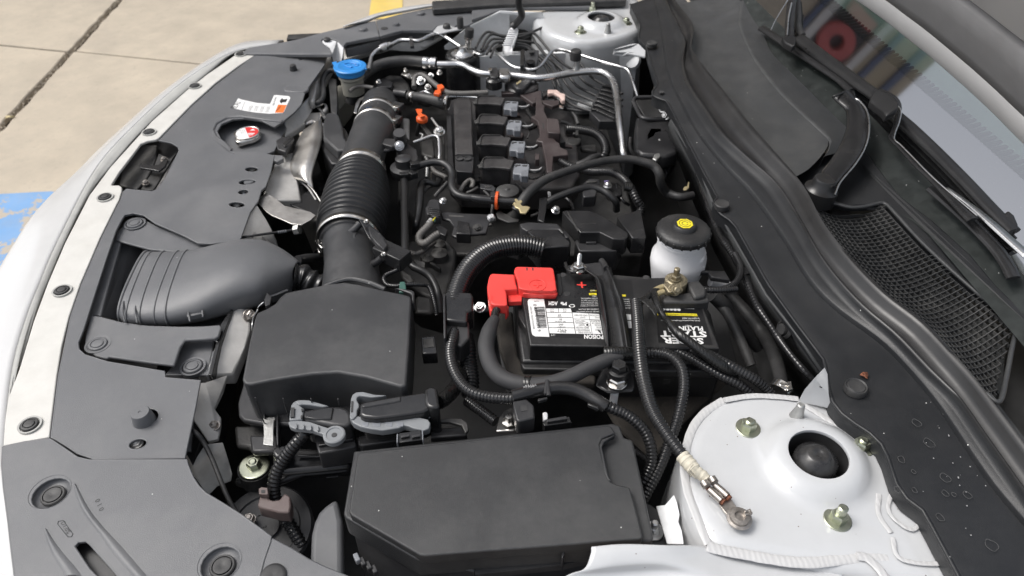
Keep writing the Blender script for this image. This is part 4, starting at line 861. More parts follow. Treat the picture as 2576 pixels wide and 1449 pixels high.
def clampring(m,par,fr,s,w,nm='hose_clamp'):
    p,r=tubepath(fr,s,0,w,6); n=len(p); prof=[r[0]*.98]+[x for x in r[1:-1]]+[r[-1]*.98]
    return MB().sweep(p,prof,44,cap=False).build(nm,m,par,ang=80,solid=.12)
clampring('steel',bh,'D','876,610,-4.6 878,597,-4.6',163); clampring('steel',bh,'D','907.5,440,-3.8 909.5,426,-3.8',126)
boxo('clamp_screw','steel',bh,'I',285,590,-5.2,(1.2,2.4,1.2),30); boxo('clamp_screw','steel',bh,'I',300,660,-7,(1.6,1.4,1.0),20); bolts('clamp_screw','steel',bh,'I','290,545',-4.2,.8,.6,1.0)
slab('pipe_collar','seal',bh,'I','270,600 340,520 420,400 560,310 660,290 640,330 500,380 400,470 370,700 340,640',-4.9,1.6,.2)
tb = thing('charge_elbow','black ducting elbow with two steel clamps above the ribbed intake hose','pipe',P('D',935,320,-4))
tube('elbow','airbox',tb,'D','908,430,-4.5,112 912,405,-4.2,106 922,372,-3.8,102 932,344,-3.5,101 941,324,-3.5,102 949,304,-4,98 954,286,-5,94 957,264,-8,90',0,115,seg=36)
clampring('steel',tb,'D','940,326,-3.4 943,317,-3.6',106); clampring('steel',tb,'D','949,300,-4.1 951.5,292,-4.5',101)
for x,y,z in ((1180,265,-2.4),(1210,100,-2.6)):
    boxo('clamp_screw','steel',tb,'T',x,y,z,(2.2,.9,.9),-28); boxo('clamp_block','black',tb,'T',x+40,y-10,z-1,(2.4,2,1.2),-28)
slab('arch_flange','airbox',tb,'T','640,640 650,520 720,400 800,330 900,300 1000,320 1080,400 1130,500 1160,640 1000,660 760,650',-3.0,.5,.15)
slab('support_arm','black',tb,'T','1010,490 1230,495 1240,580 1180,600 1050,560',-2.2,1,.15); lathe('support_post','black',tb,'T',1285,470,-2.2,[(1.2,-3),(1.2,.6),(1.1,1.0),(.8,1.0)],(0,-.3,1),20)
MB().bolt(P('T',1280,590,-2.4),1.5,.7,1.8,(0,-.8,.6)).build('flange_bolt','alu',tb,ang=28)
slab('support_plate','black',tb,'T','1230,560 1350,540 1500,640 1520,760 1450,830 1290,830 1230,700',-4.2,.6,.15)
for q in ('1245,660 1285,810','1325,680 1330,800','1380,640 1430,800'): tube('support_rib','castd',tb,'T',q,-3.6,14,seg=6)
rs_ = thing('resonator','flat dark grey resonator cover left of the ducting elbow','resonator',P('T',420,450,-3))
slab('upper_cover','cover' if 0 else 'airbox',rs_,'T','330,180 360,162 470,162 500,200 545,330 570,480 620,560 655,585 650,640 480,650 300,480 290,330',-2.8,2.2,.5,3)
slab('lower_tray','black',rs_,'T','262,470 300,500 480,660 640,655 620,720 600,780 500,820 400,820 320,700 268,560',-5.2,6,.4)
slab('lower_lip','black',rs_,'T','255,450 480,640 655,640 655,668 470,668 268,520',-4.9,.5,.1); slab('side_plate','gloss',rs_,'T','545,330 600,400 655,590 640,600 560,500 520,330',-3.6,1,.1)
dk = thing('intake_duct','curved grey plastic air intake duct with wide flat mouth','duct',P('G',1500,750,-4))
A_ = [('1155,516','925,1020'),('1195,520','985,1050'),('1290,520','1090,1052'),('1400,520','1200,1045'),('1470,518','1290,1042'),('1600,500','1420,1020'),('1720,478','1570,985'),('1850,460','1730,930'),('1980,458','1880,885'),('2090,475','2020,855'),('2200,530','2130,815'),('2290,595','2230,770'),('2345,640','2275,752')]
def sect(a,b,z,h,n=36):
    c=(a+b)/2; u=(b-a)/2; out=[]
    for k in range(n):
        w=2*math.pi*k/n; cx_=math.copysign(abs(math.cos(w))**.75,math.cos(w)); sx=math.copysign(abs(math.sin(w))**.75,math.sin(w)); out.append(c+u*cx_+Vector((0,0,(z+h*sx)/100)))
    return out
rows=[]; hs_=[1.9,2.0,2.1,2.2,2.3,2.6,2.9,3.2,3.3,3.2,3.0,2.7,2.5]; zs_=[-4.9,-4.8,-4.7,-4.6,-4.5,-4.2,-3.9,-3.7,-3.7,-4.0,-4.6,-5.2,-5.6]
for (a,b),h,z in zip(A_,hs_,zs_):
    ax_,ay=map(float,a.split(',')); bx,by=map(float,b.split(','))
    rows.append(sect(P('G',ax_,ay,z),P('G',bx,by,z),0,h))
n=36; cols=[smooth_pts([r[k] for r in rows],None,5)[0] for k in range(n)]; rows2=[[c[j] for c in cols] for j in range(len(cols[0]))]
mb=MB(); mb.add([p for r in rows2 for p in r],[(i*n+k,i*n+(k+1)%n,(i+1)*n+(k+1)%n,(i+1)*n+k) for i in range(len(rows2)-1) for k in range(n)])
mb.build('duct_shell','cover',dk,ang=80,solid=.25)
def ring_at(i, sc=1.02, r=.0016, m='cover', nm='duct_rib', a=0, b=36):
    j=i*5; c=sum(rows2[j],Vector())/n; q=[c+(p-c)*sc for p in rows2[j]]; q=q[a:b]+([q[0]] if b==36 and a==0 else []); MB().sweep(q,[r]*len(q),8).build(nm,m,dk,ang=80)
ring_at(0,1.0,.0022); ring_at(1,1.01,.0012,b=19); ring_at(2,1.01,.0012,b=19); ring_at(3,1.0,.0013); ring_at(4,1.01,.0014)
for s in ('955,880 950,960 965,1040','1060,890 1045,950 1060,1045','1465,870 1455,950 1468,1035','1565,845 1555,900 1570,1000','1150,520 1165,550 1160,575','1250,522 1262,548 1250,580'): tube('duct_fin','cover',dk,'G',s,-3.2,14,seg=6)
tube('duct_flange','cover',dk,'G','1000,1052,-5 1200,1050,-5 1440,1030,-5 1600,985,-4.6 1760,925,-4.4 1940,860,-4.4 2100,835,-4.4 2220,790,-5',0,26,flat=.35)
boxo('duct_clip','cover',dk,'G',1515,985,-3.8,(2.2,.9,.8),14)
bq,brr=tubepath('G','2270,690,-5,215 2340,700,-5.4,205 2410,735,-6,190 2480,765,-6.6,175 2530,790,-7,165',0,200,10); q,r=resample(bq,n=90,r=brr)
MB().sweep(q,[x*(1+.09*math.cos(i/89*2*math.pi*4)) for i,x in enumerate(r)],36).build('duct_bellows','gloss',dk,ang=80)
tube('strap','black',dk,'G','2300,560,-6 2400,545,-8 2520,550,-10 2600,600,-12',0,70)

# ================================================================ CONNECTORS AND THEIR BOX
def lever_conn(nm, lab, arms, body, coll, gname):
    t = thing(nm, lab, 'connector', arms[0][0], 'lever connectors beside the air filter box'); return t
c1 = thing('lever_connector','smaller left lever connector with grey lever between air filter box and fuse box','connector',P('K',750,450,-3),'lever connectors by the fuse box')
slab('connector_body','black',c1,'K','645,395 745,378 860,358 960,362 1020,385 1045,430 1050,500 1000,530 880,520 740,490 650,470',-1.9,4.5,.5,3)
slab('connector_top','gloss',c1,'K','655,405 750,392 850,368 900,372 880,470 740,470 655,455',-1.7,.6,.15)
slab('lever','lever',c1,'K','522,492 545,480 580,476 700,488 790,520 868,545 900,540 960,555 985,590 988,610 940,622 862,638 835,618 800,588 720,560 640,552 575,548 535,530',-2.2,.7,.12,3)
slab('lever','lever',c1,'K','530,478 538,400 548,350 572,320 600,330 612,350 655,380 640,470 590,474',-2.0,1.2,.15,3); slab('lever','lever',c1,'K','572,320 620,308 690,310 770,332 860,358 800,366 700,348 640,345 610,352',-1.9,.9,.12)
lathe('pivot_disc','lever',c1,'K',905,600,-1.7,[(1.25,-.5),(1.25,.1),(1.1,.2),(.9,.2),(.85,.1),(.3,.1)],seg=28); lathe('pivot_hole','dark',c1,'K',905,600,-1.58,[(.32,0),(.3,.05)],seg=14)
for x in (590,650,710,770): slab('lever_rib','lever',c1,'K',f'{x-4},{500+(x-590)*.12} {x+4},{500+(x-590)*.12} {x+6},{540+(x-590)*.12} {x-6},{540+(x-590)*.12}',-1.9,.4,.04)
for q in ('630,380 645,382 645,400 632,400','628,435 642,437 640,458 626,456','545,372 575,372 570,450 540,450'): slab('lever_slot','dark',c1,'K',q,-1.75,.2,0)
c2 = thing('lever_connector','larger right lever connector, long black body in a grey lever above the fuse box','connector',P('K',1350,380,-2),'lever connectors by the fuse box')
slab('connector_body','gloss',c2,'K','1120,335 1160,318 1400,278 1655,240 1690,260 1700,380 1640,410 1500,430 1400,445 1250,462 1150,450 1112,430',-.3,5,.7,3)
slab('connector_top','black',c2,'K','1130,345 1165,330 1455,278 1458,318 1400,330 1170,368 1135,372',-.15,.6,.15)
slab('collar','gloss',c2,'K','1652,215 1700,195 1755,205 1778,370 1720,378 1675,365 1655,330',.1,5,.4,3)
slab('lever','lever',c2,'K','1030,455 1060,462 1095,440 1130,448 1200,470 1330,476 1440,445 1510,425 1560,440 1680,470 1702,500 1690,545 1650,562 1560,545 1515,525 1480,520 1440,540 1300,562 1200,548 1120,530 1060,500',-1.2,1,.15,3)
slab('lever','lever',c2,'K','1032,450 1038,360 1042,300 1055,265 1085,245 1140,240 1190,252 1240,264 1340,268 1300,280 1210,288 1150,278 1115,275 1095,285 1090,310 1110,345 1112,365 1095,395 1092,440 1060,470 1040,468',-1.0,1.3,.15,3)
for a,b in ((1130,1200),(1215,1300),(1320,1400),(1410,1490)): slab('lever_pocket','greyc',c2,'K',f'{a},{488+8*(a<1300)} {b-8},{492} {b-15},{530} {a+15},{524}',-1.16,.2,.05)
slab('lever_slot','dark',c2,'K','1045,320 1062,318 1058,408 1042,410',-.92,.2,0)
for i,(q,m) in enumerate((('1600,445 1640,440 1680,436 1720,425','blue'),('1610,452 1650,450 1690,446','green'),('1600,458 1650,460 1700,455','greyc'))): tube('wire',m,c2,'K',q,-2.2+.2*i,9,seg=8)
tube('taped_loom','tapeb',c2,'K','1770,330,-2 1830,290,-2.5 1890,230,-3.5 1930,160,-5 1950,60,-7',0,125)
cb = thing('control_box','black control unit carrier with metal strip under the two lever connectors','control unit',P('K',900,720,-6))
slab('carrier','black',cb,'K','740,600 1065,590 1090,680 1075,700 775,755 760,700',-4.6,3,.2); slab('carrier_groove','gloss',cb,'K','770,660 1060,615 1065,635 775,690',-4.2,.5,.1)
slab('carrier','gloss',cb,'K','1090,610 1200,590 1420,560 1440,600 1430,650 1140,690 1105,680',-4.2,3,.2); slab('metal_strip','steel',cb,'K','775,742 1080,695 1076,712 800,762 775,758',-5.0,.4,.1); slab('metal_strip','alu',cb,'K','1120,688 1420,652 1420,662 1125,698',-4.6,.3,.05)
slab('unit_wall','gloss',cb,'K','400,700 480,690 1045,735 1040,860 500,910 400,900 390,760',-8,1,.5); slab('unit_wall','black',cb,'K','440,740 640,760 1040,800 1030,880 640,920 430,1000',-10,1,.5)
for q in ('640,895,-9 850,880,-9 1030,850,-9','610,770,-7.6 850,770,-7.6 1040,740,-7.6','840,945,-11 940,935,-11'): tube('wall_ridge','steel' if 0 else 'gloss',cb,'K',q,0,30,flat=.4)
slab('unit_cover','gloss',cb,'K','385,740 400,700 470,680 560,690 520,760 420,790',-6.4,2,.6,3)
slab('bracket','steel' if 0 else 'castd',cb,'K','1750,480 1850,455 1960,460 2010,500 2020,560 1990,585 1960,520 1850,490 1760,495',-3,.5,.15)
slab('back_panel','black',cb,'K','1710,560 1800,540 1960,530 2010,600 1700,625',-4.5,1,.2)
co1 = thing('wire_conduit','short black ridged conduit running down from the left lever connector','conduit',P('K',480,850,-6))
corr('conduit','conduit',co1,'K','680,560,-4 650,600,-4.2 590,670,-5 510,770,-6.5 440,880,-8 405,1000,-9.5 410,1110,-11 450,1220,-12.5 520,1320,-14 580,1420,-15 640,1520,-16',0,112,.5,.14,16)
slab('brown_clamp','tan',co1,'K','268,1180 290,1100 355,1110 365,1130 400,1142 450,1135 495,1080 540,1110 545,1190 530,1245 440,1240 280,1200',-9.6,2,.25); slab('clamp_tab','tan',co1,'K','278,1045 300,1030 352,1035 358,1085 350,1095 280,1090',-8.8,.8,.12)
slab('clamp_slot','dark',co1,'K','300,1055 330,1055 330,1080 300,1080',-8.75,.1,0)
bl = thing('mount_bolt','steel bolt with broad washer left of the short ridged conduit','bolt',P('K',245,850,-11))
MB().bolt(P('K',242,860,-11),1.5,.8,3.8).build('bolt_head','zinc',bl,ang=28); lathe('bushing','castd',bl,'K',245,870,-11.3,[(2.1,-2.5),(2.1,0)],seg=28)
slab('mount_plate','castd',bl,'K','130,900 340,880 330,1000 220,1010 60,980',-13,1.5,.4)
hn = thing('horn','round black slotted horn low beside the headlight cover','horn',P('K',330,1360,-16))
lathe('horn_body','black',hn,'K',350,1370,-15,[(5.5,-3),(5.5,0),(5.2,.4),(4.0,.5),(3.8,.3),(1.6,.3),(1.5,.8),(.1,.8)],(.1,-.2,1),36); bolts('horn_bolt','tin',hn,'K','205,1305',-13,1.2,.5,1.6)
for i in range(7): boxo('slot_rib','castd',hn,'K',255+i*18,1330-i*4,-14.3,(.25,2.2,.2),-15)
lk = thing('washer_filler','pale grey plastic neck low between headlight cover and fuse box','plastic neck',P('K',830,1350,-14))
slab('neck','cover',lk,'K','690,1900 712,1420 735,1320 775,1235 830,1180 925,1115 940,1180 968,1300 975,1900',-9,2,.6,3)
for i in range(4): slab('loom_latch','greyc' if i==0 else 'black',lk,'H',f'{2540+i*42},{1290+i*28} {2575+i*42},{1275+i*28} {2600+i*42},{1330+i*28} {2565+i*42},{1345+i*28}',-3.5-i*.3,.8,.1)
cbl = thing('bonnet_cable','thin black bonnet release cable curving down beside the headlight cover','cable',P('H',1500,600,-5))
tube('cable','rubber',cbl,'H','1365,385,-4 1420,425,-4 1470,490,-5 1530,610,-6 1590,760,-7 1650,900,-8 1720,1010,-9 1790,1090,-10',0,34)
rod = thing('hood_support_cable','thin black rod between radiator cover and heat shield','rod',P('G',2000,370,-4)); tube('rod','gloss',rod,'G','1850,388,-4 2000,366,-4 2150,345,-4.5 2290,326,-5',0,20); lathe('rod_end','aluc',rod,'G',2295,328,-4.9,[(.8,-.4),(.8,.5)],(1,-.2,.3),6)
for i in range(5): tube('rod_band','greyc',rod,'G',f'{2150+i*14},{347-i*2},-4.5 {2156+i*14},{346-i*2},-4.5',0,26)
wl = thing('wire_clip_loom','thin wire loop clipped at the left edge of the air filter box','wire',P('G',1980,950,-5)); tube('wire','alu',wl,'G','2040,885,-4 2000,920,-4.5 1990,950,-5 1960,1000,-5 1950,1060,-5 1952,1110,-6',0,13); slab('clip','black',wl,'G','2040,865 2065,805 2100,850 2085,905 2050,915',-3,.8,.1)

# heat shield, radiator hardware at left of the resonator
sh = thing('heat_shield','creased bright metal heat shield between radiator cover and ribbed intake hose','heat shield',P('A',2200,1100,-5))
MB().grid(loft([pts('A','2200,940,-5 2165,1000,-5 2140,1060,-5 2110,1150,-5.2 2100,1210,-5.6 2120,1290,-6'),pts('A','2290,880,-3.8 2260,980,-3.6 2240,1080,-3.6 2200,1190,-3.8 2190,1260,-4.4 2210,1320,-5.2'),pts('A','2330,860,-4.5 2340,960,-4.2 2315,1080,-4.2 2280,1190,-4.2 2260,1290,-5 2275,1365,-6')],24,5)).build('shield_panel','shield',sh,ang=80,solid=.1)
slab('shield_strap','shield',sh,'G','1988,112 2012,70 2058,42 2110,70 2200,140 2330,170 2400,188 2440,215 2400,250 2330,288 2250,280 2180,248 2100,215 2050,180',-4.0,.2,.06)
slab('shield_strap','shield',sh,'G','2330,288,-4 2400,250,-4 2440,215,-4 2480,330,-9 2490,420,-12 2420,500,-14 2380,400,-9',0,.2,.06)
pp,_=smooth_pts(pts('G','2380,-20,-4 2420,20,-4 2455,70,-4.2 2485,130,-4.5 2483,200,-5 2460,300,-6'),None,8); MB().sweep(pp,[.0014]*len(pp),8).build('shield_lip','steel',sh)
slab('fan_shroud','gloss',sh,'G','2200,60 2320,60 2400,10 2480,130 2460,300 2400,200 2250,140',-6.5,.5,.2)
for s in ('2205,0,-7 2240,60,-7 2230,140,-7','2260,0,-7 2300,70,-7 2330,150,-7'): tube('inner_pipe','castd',sh,'G',s,0,30)
# ================================================================ ENGINE
en = thing('engine','dark four cylinder engine with brown black cover bar in the middle of the bay','engine',P('D',1290,350,-9))
slab('valve_cover','coil',en,'D','1122,255 1150,244 1215,244 1330,236 1390,250 1440,268 1450,330 1460,440 1440,470 1330,476 1160,468 1128,440',-9.2,5,.6,3)
slab('engine_block','castd',en,'D','1010,250 1500,250 1560,400 1620,640 1100,640 1000,500',-17,12,.5)
slab('cover_bar','coil',en,'T','1978,20 1990,0 2195,-5 2212,20 2232,700 2228,712 2000,700 1996,690',-4.6,3,.25,3)
slab('bar_panel','coil',en,'T','2008,358 2205,362 2226,700 2012,690',-4.45,.3,.08); slab('bar_end','black',en,'T','1998,700 2010,690 2230,712 2240,730 2232,900 2218,930 2020,918 2000,890',-5.0,3,.25,3)
for x in (2055,2160):
    lathe('bar_socket','rubber',en,'T',x,758,-4.9,[(.72,0),(.72,.18),(.5,.2),(.48,.05),(.1,.05)],seg=20)
t_=MB(); textto(t_,'VTEC',P('T',2110,280,-4.55),P('T',2105,50,-4.55),1.1); t_.build('embossed_mark','black',en)
slab('side_rail','black',en,'T','1890,200 1950,180 1975,690 1990,920 1900,900 1895,500',-8.2,1.5,.2)
slab('lower_rail','gloss',en,'T','2010,990 2300,985 2320,1010 2310,1040 2040,1040',-7.6,1,.1); slab('lower_rail','black',en,'T','2000,930 2330,930 2330,985 2010,985',-8.8,2,.15)
# ignition coils
cl = thing('ignition_coil','nearest of the four black ignition coils, closest to the thick heater hose','ignition coil',P('E',230,730,-6),'ignition coils in a row on the engine')
slab('coil_top','coil',cl,'E','48,765 55,720 75,690 88,672 105,652 130,644 325,650 345,660 372,676 452,686 430,735 412,782 392,786 355,778 210,768 100,774 62,775',-4.2,.6,.18,3)
slab('coil_body','coil',cl,'E','55,770 100,700 420,710 395,790 330,790 260,782 80,785',-4.8,3.8,.2)
slab('coil_lip','castd',cl,'E','30,740 60,725 85,672 106,650 128,643 326,648 322,655 130,653 108,664 95,690 92,740 88,772 45,770',-3.95,.5,.1)
plg=slab('plug','greyc',cl,'E','448,730 475,724 622,732 622,770 610,872 530,872 515,850 435,845 434,800',-4.8,1.4,.15)
for q in ('462,740 520,738 518,750 478,752 476,762 462,762','540,742 600,742 596,756 545,756'): slab('plug_slot','dark',plg,'E',q,-4.72,.1,0)
for i in range(5): slab('plug_rib','greyc',plg,'E',f'{530+i*17},800 {538+i*17},800 {537+i*17},872 {529+i*17},872',-4.7,.5,.03)
tube('wire','printg',cl,'E','622,800 680,805 730,800 760,780',-5.4,22,seg=8); tube('wire','rubber',cl,'E','622,820 690,830 740,810 770,770',-5.8,26,seg=8)
offt = (P('D',1271,246,-4.2)-P('E',452,686,-4.2))/3
labs=['second ignition coil counted from the thick heater hose','third ignition coil counted from the thick heater hose','farthest ignition coil, next to the corrugated grey sleeve with orange clip']
for k in range(3): dupthing(cl, offt*(k+1), labs[k])
hb = thing('harness_cover','stepped dark brown plastic wiring cover right of the ignition coils','wiring cover',P('E',860,500,-5))
slab('cover_plate','brown',hb,'E','690,-40 760,-40 770,40 800,60 790,120 830,200 850,380 880,400 905,440 930,470 965,490 980,540 1055,570 1070,628 980,632 895,645 885,830 822,826 812,700 790,600 768,480 700,468 715,440 745,410 735,300 715,240 640,190 690,170 700,60',-4.6,1.2,.15)
slab('cover_box','brown',hb,'E','820,212 830,204 945,214 962,240 982,372 970,380 838,372 828,350',-3.4,2.4,.2); slab('cover_skirt','black',hb,'E','840,385 980,385 1040,480 970,485 905,435',-5.5,1.5,.1)
slab('cover_arm','brown',hb,'C','340,1170 730,1190 850,1160 860,1300 740,1330 560,1200 340,1205',-4.8,.9,.12); slab('cover_arm','brown',hb,'C','850,1290 1080,1290 1085,1340 1000,1370 880,1330',-4.8,.8,.1)
slab('end_tab','brown',hb,'E','690,610 740,620 735,680 690,680',-5.6,1.5,.1); slab('cover_slot','dark',hb,'E','770,265 785,262 792,330 778,325',-4.58,.1,0)
tube('loom','tapeb',hb,'E','640,-30 610,60 600,120 650,200 700,260 690,300 620,330',-6,52); tube('loom','tapeb',hb,'E','740,480 710,500 700,540 610,560',-6,40)
sl_=thing('coil_base_rail','dark brown coil mounting bases between coils and wiring cover','engine part',P('E',500,600,-9))
for q in ('380,340 500,350 560,380 540,430 380,420','410,600 560,605 590,690 580,760 440,700','350,130 500,140 520,170 350,180'): slab('base_plate','brown',sl_,'E',q,-8.4,1.5,.2)
lathe('base_bolt','castd',sl_,'E',478,630,-8.2,[(.9,0),(.9,.2),(.7,.3)],seg=20)
# hoses around the engine
def hose(nm, lab, m, fr, s, z, w, cat='hose', flat=1, seg=18, group=None):
    p,r=ptw(fr,s,z,w); t=thing(nm,lab,cat,p[len(p)//2],group); pp,rr=smooth_pts(p,r,10); MB().sweep(pp,rr,seg,flat=flat).build('hose' if cat=='hose' else 'tube',m,t,ang=80); return t
h1=hose('heater_hose','thick black heater hose crossing the engine below the ignition coils to the firewall','rubber','E','470,1270,-4,120 520,1190,-3.2,118 600,1080,-2.4,116 720,970,-2,108 850,890,-1.8,100 1050,815,-1.6,92 1250,755,-1.6,90 1450,705,-1.7,90 1620,680,-1.8,92 1780,680,-2,92 1930,710,-2.4,95 2050,760,-3,100 2110,850,-4,105 2130,960,-6,105 2200,1060,-8,100 2350,1110,-8,95 2500,1090,-8,90',0,100)
clampring('cream',h1,'E','478,1235,-3.8 502,1200,-3.4',128,'spring_clamp')
slab('clamp_ear','cream',h1,'E','450,1135 470,1122 500,1150 530,1140 545,1160 520,1185 540,1210 600,1215 632,1225 610,1260 580,1295 520,1290 500,1240 460,1225 445,1190 480,1175',-1.6,.3,.08)
tube('outlet','castd',h1,'E','500,1240,-4.2 480,1300,-5.5 400,1350,-7',0,120)
h2=hose('coolant_pipe','straight black pipe with red orange sealing ring left of the yellow spring clamp','gloss','E','-30,1120 60,1135 160,1145 260,1155 400,1165 520,1170',-4.4,92)
h2b=MB(); p,r=tubepath('E','238,1150 268,1152',-4.4,210); h2b.sweep(p,r,30).build('orange_ring','orange',h2); 
slab('pipe_clip','black',h2,'E','175,1050 225,1040 240,1070 230,1110 180,1105',-3.2,.7,.1); p,r=tubepath('E','520,1165 540,1168',-4.4,150); MB().sweep(p,r,24).build('end_ring','orange',h2)
hose('vent_hose','S shaped black hose from the round valve to the straight pipe left of the engine','seal','T','1430,880,-4 1500,860,-3.8 1600,825,-3.6 1720,800,-3.4 1840,815,-3.4 1925,875,-3.5 1960,960,-3.8 1955,1050,-4 1960,1130,-4.2 2020,1210,-4.4 2130,1250,-4.5 2260,1262,-4.5 2400,1275,-4.5 2510,1290,-4.5',0,96)
v1=thing('round_valve','round black valve with hose clips left of the S shaped hose','valve',P('T',1360,870,-4))
lathe('valve_body','black',v1,'T',1345,900,-5,[(2.3,-1),(2.5,0),(2.5,.6),(1.5,.9),(1.4,2.4),(1.0,2.6)],seg=30); boxo('valve_clip','gloss',v1,'T',1480,830,-3.0,(1.6,1.1,.8),10); boxo('valve_clip','gloss',v1,'T',1340,960,-4,(1.6,.9,.6),0); boxo('valve_clip','gloss',v1,'T',1460,960,-4.6,(1.2,1.4,1.2),20)
hose('down_hose','long vertical black hose right of the ribbed intake hose, bending under the sensor loom','seal','I','1342,-260,-5 1345,-100,-5 1345,100,-5 1350,300,-5 1350,500,-5 1352,640,-5 1375,760,-5.2 1450,855,-5.4 1560,910,-5.6 1660,975,-6 1730,1080,-6.5 1775,1200,-7 1800,1330,-8 1810,1450,-9',0,98)
hose('bypass_hose','shorter vertical black hose between the long vertical hose and the engine','seal','I','1600,-230,-7 1560,-190,-7 1550,-80,-7 1540,60,-7.2 1520,200,-7.6 1495,320,-8 1480,430,-10',0,96)
hose('bypass_hose','short black hose stub joining the shorter vertical hose above the grey sleeves','seal','I','1600,-235,-7 1680,-225,-7 1760,-200,-7.5 1800,-240,-8 1805,-300,-8',0,80)
for (s,w,l) in (('1420,675,-8 1480,695,-8 1560,670,-8 1650,610,-8 1730,540,-8',70,'lower thin worn grey corrugated sleeve beside the long vertical hose'),('1690,290,-5.6 1640,350,-6 1560,430,-6.4 1530,490,-6.6 1545,545,-6.8 1600,560,-6.6 1660,525,-6.4 1730,470,-6.2 1800,430,-6',104,'thick worn grey corrugated sleeve looping under the black connector')):
    p,r=tubepath('I',s,0,w); t=thing('grey_sleeve',l,'wire sleeve',p[len(p)//2]); corrmb(p,r,.42,.12).build('sleeve','conduitg',t,ang=80)
k1=thing('sensor_connector','ribbed black connector with one yellow wire above the grey sleeve loop','connector',P('I',1720,130,-5)); slab('plug','black',k1,'I','1640,60 1660,0 1720,-20 1790,0 1810,110 1808,215 1720,215 1630,180 1610,100',-5,1.6,.2); 
for i in range(4): slab('plug_rib','gloss',k1,'I',f'1650,{95+i*26} 1800,{115+i*26} 1800,{127+i*26} 1650,{107+i*26}',-4.85,.4,.04)
tube('wire','yellow',k1,'I','1710,270 1725,245 1745,225',-5.2,13,seg=8); tube('wire','green',k1,'I','1735,285 1740,250',-5.2,12,seg=8); tube('tape_end','printg',k1,'I','1650,310 1690,260',-5.6,70)
MB().bolt(P('I',1840,20,-6),1.0,.5,1.4,(.3,-.3,1)).build('bolt','alu',k1,ang=28)
# black connectors and brackets in the middle
md=thing('bracket_cluster','black stamped bracket with bolts between grey sleeves and thick ridged tube','bracket',P('I',2100,350,-7))
slab('bracket','black',md,'I','1810,160 1900,150 2100,170 2420,180 2500,220 2440,300 2400,420 2200,440 2010,480 1950,450 1980,340 1920,260 1830,240',-6.5,.6,.2); slab('bracket_box','gloss',md,'I','2030,260 2180,290 2200,440 2010,430',-5.6,2,.15); slab('bracket_box','gloss',md,'I','1750,340 1820,325 1905,380 1870,460 1800,430',-5.4,1.2,.1)
slab('bracket_slot','cast',md,'I','1915,188 2110,200 2105,222 1920,208',-6.45,.2,.05); MB().bolt(P('I',2465,245,-6),1.0,.5,1.4,(.8,-.3,.5)).build('bolt','alu',md,ang=28); MB().bolt(P('I',2285,365,-6.4),1.0,.4,1.6,(0,-.5,.8)).build('bolt','castd',md,ang=28)
slab('bracket_foot','cast',md,'I','2410,300 2460,285 2470,320 2420,325',-6.6,.4,.05)
MB().bolt(P('E',190,1350,-6),1.0,.5,1.35,(-.6,-.4,.6)).build('bolt','alu',md,ang=28); MB().bolt(P('E',920,1270,-4.5),1.15,.6,1.5,(.2,-.3,1)).build('bolt','alu',md,ang=28)
slab('lift_eye','castd',md,'E','240,1290 290,1265 330,1290 420,1330 480,1300 520,1330 500,1390 380,1400 260,1350',-6,.4,.15)
tr=thing('gearbox','dark cast gearbox housing seen low beside the thick ridged tube','gearbox',P('I',1700,750,-14))
slab('housing','castd',tr,'I','1400,520 1900,500 2020,640 1990,900 1850,1300 1500,1200 1300,1050 1290,800',-13,8,.6,3)
for x,y,r in ((1795,720,1.6),(1650,790,1.1),(1800,600,1.2)): lathe('housing_boss','cast',tr,'I',x,y,-12.5,[(r,-.5),(r*.9,.7),(r*.6,.9),(r*.3,1.3)],seg=20)
slab('housing_rib','castd',tr,'I','1560,700 1820,860 1800,890 1540,730',-12,1.5,.2); slab('housing_shelf','cast',tr,'I','1290,880 1440,960 1480,1040 1400,1080 1300,1000',-10,1,.4)
slab('metal_tab','cast',tr,'I','1470,765 1610,800 1605,870 1580,865 1500,830',-8,.3,.05); slab('lower_shelf','castd',tr,'I','1490,1220 1700,1250 1720,1449 1480,1449',-9.5,1,.5)
# large ridged tube and its channel
bt=thing('large_conduit','thick shiny black ridged tube arching from engine box down to the black holder','conduit',P('D',1200,650,0))
corr('conduit','conduit',bt,'D','1362,625,-1.5 1330,618,-1 1290,617,-.6 1245,626,-.4 1210,645,-.4 1180,675,-.6 1160,710,-1 1148,745,-1.4 1144,770,-1.6',0,54,.46,.13,20)
bh2=thing('loom_holder','upright black plastic cable holder below the thick ridged tube','cable holder',P('D',1150,800,-2))
slab('holder_wall','gloss',bh2,'D','1116,738 1126,732 1185,735 1191,745 1190,780 1176,785 1175,810 1120,805',-.2,3.5,.3,3); slab('holder_wall','black',bh2,'D','1118,806 1180,808 1182,850 1160,872 1120,860',-1.2,3,.3,3); slab('holder_lip','steel' if 0 else 'black',bh2,'D','1114,740 1120,738 1122,850 1116,850',.2,4,.1)
slab('holder_clip','gloss',bh2,'D','1058,848 1094,845 1100,888 1062,890',-3,2,.15); slab('clip_face','castd',bh2,'D','1063,853 1090,850 1094,872 1066,875',-2.9,.3,.08)
MB().bolt(P('J',268,848,-3),1.2,.5,1.7,(-.2,-.3,1)).build('bolt','alu',bh2,ang=28); slab('bolt_tab','black',bh2,'J','240,820 300,815 350,850 340,880 260,890',-3.4,.3,.08)
c3=thing('wire_conduit','black ridged conduit from the black holder sweeping under the battery cables to the cable channel','conduit',P('D',1180,980,-1))
corr('conduit','conduit',c3,'D','1143,770,-2.6 1146,820,-2.4 1140,850,-1.2 1133,880,-.9 1135,910,-.8 1146,942,-.7 1165,970,-.6 1190,988,-.6 1225,998,-.6 1262,1002,-.4 1300,1003,-.2',0,31,.42,.13,16)
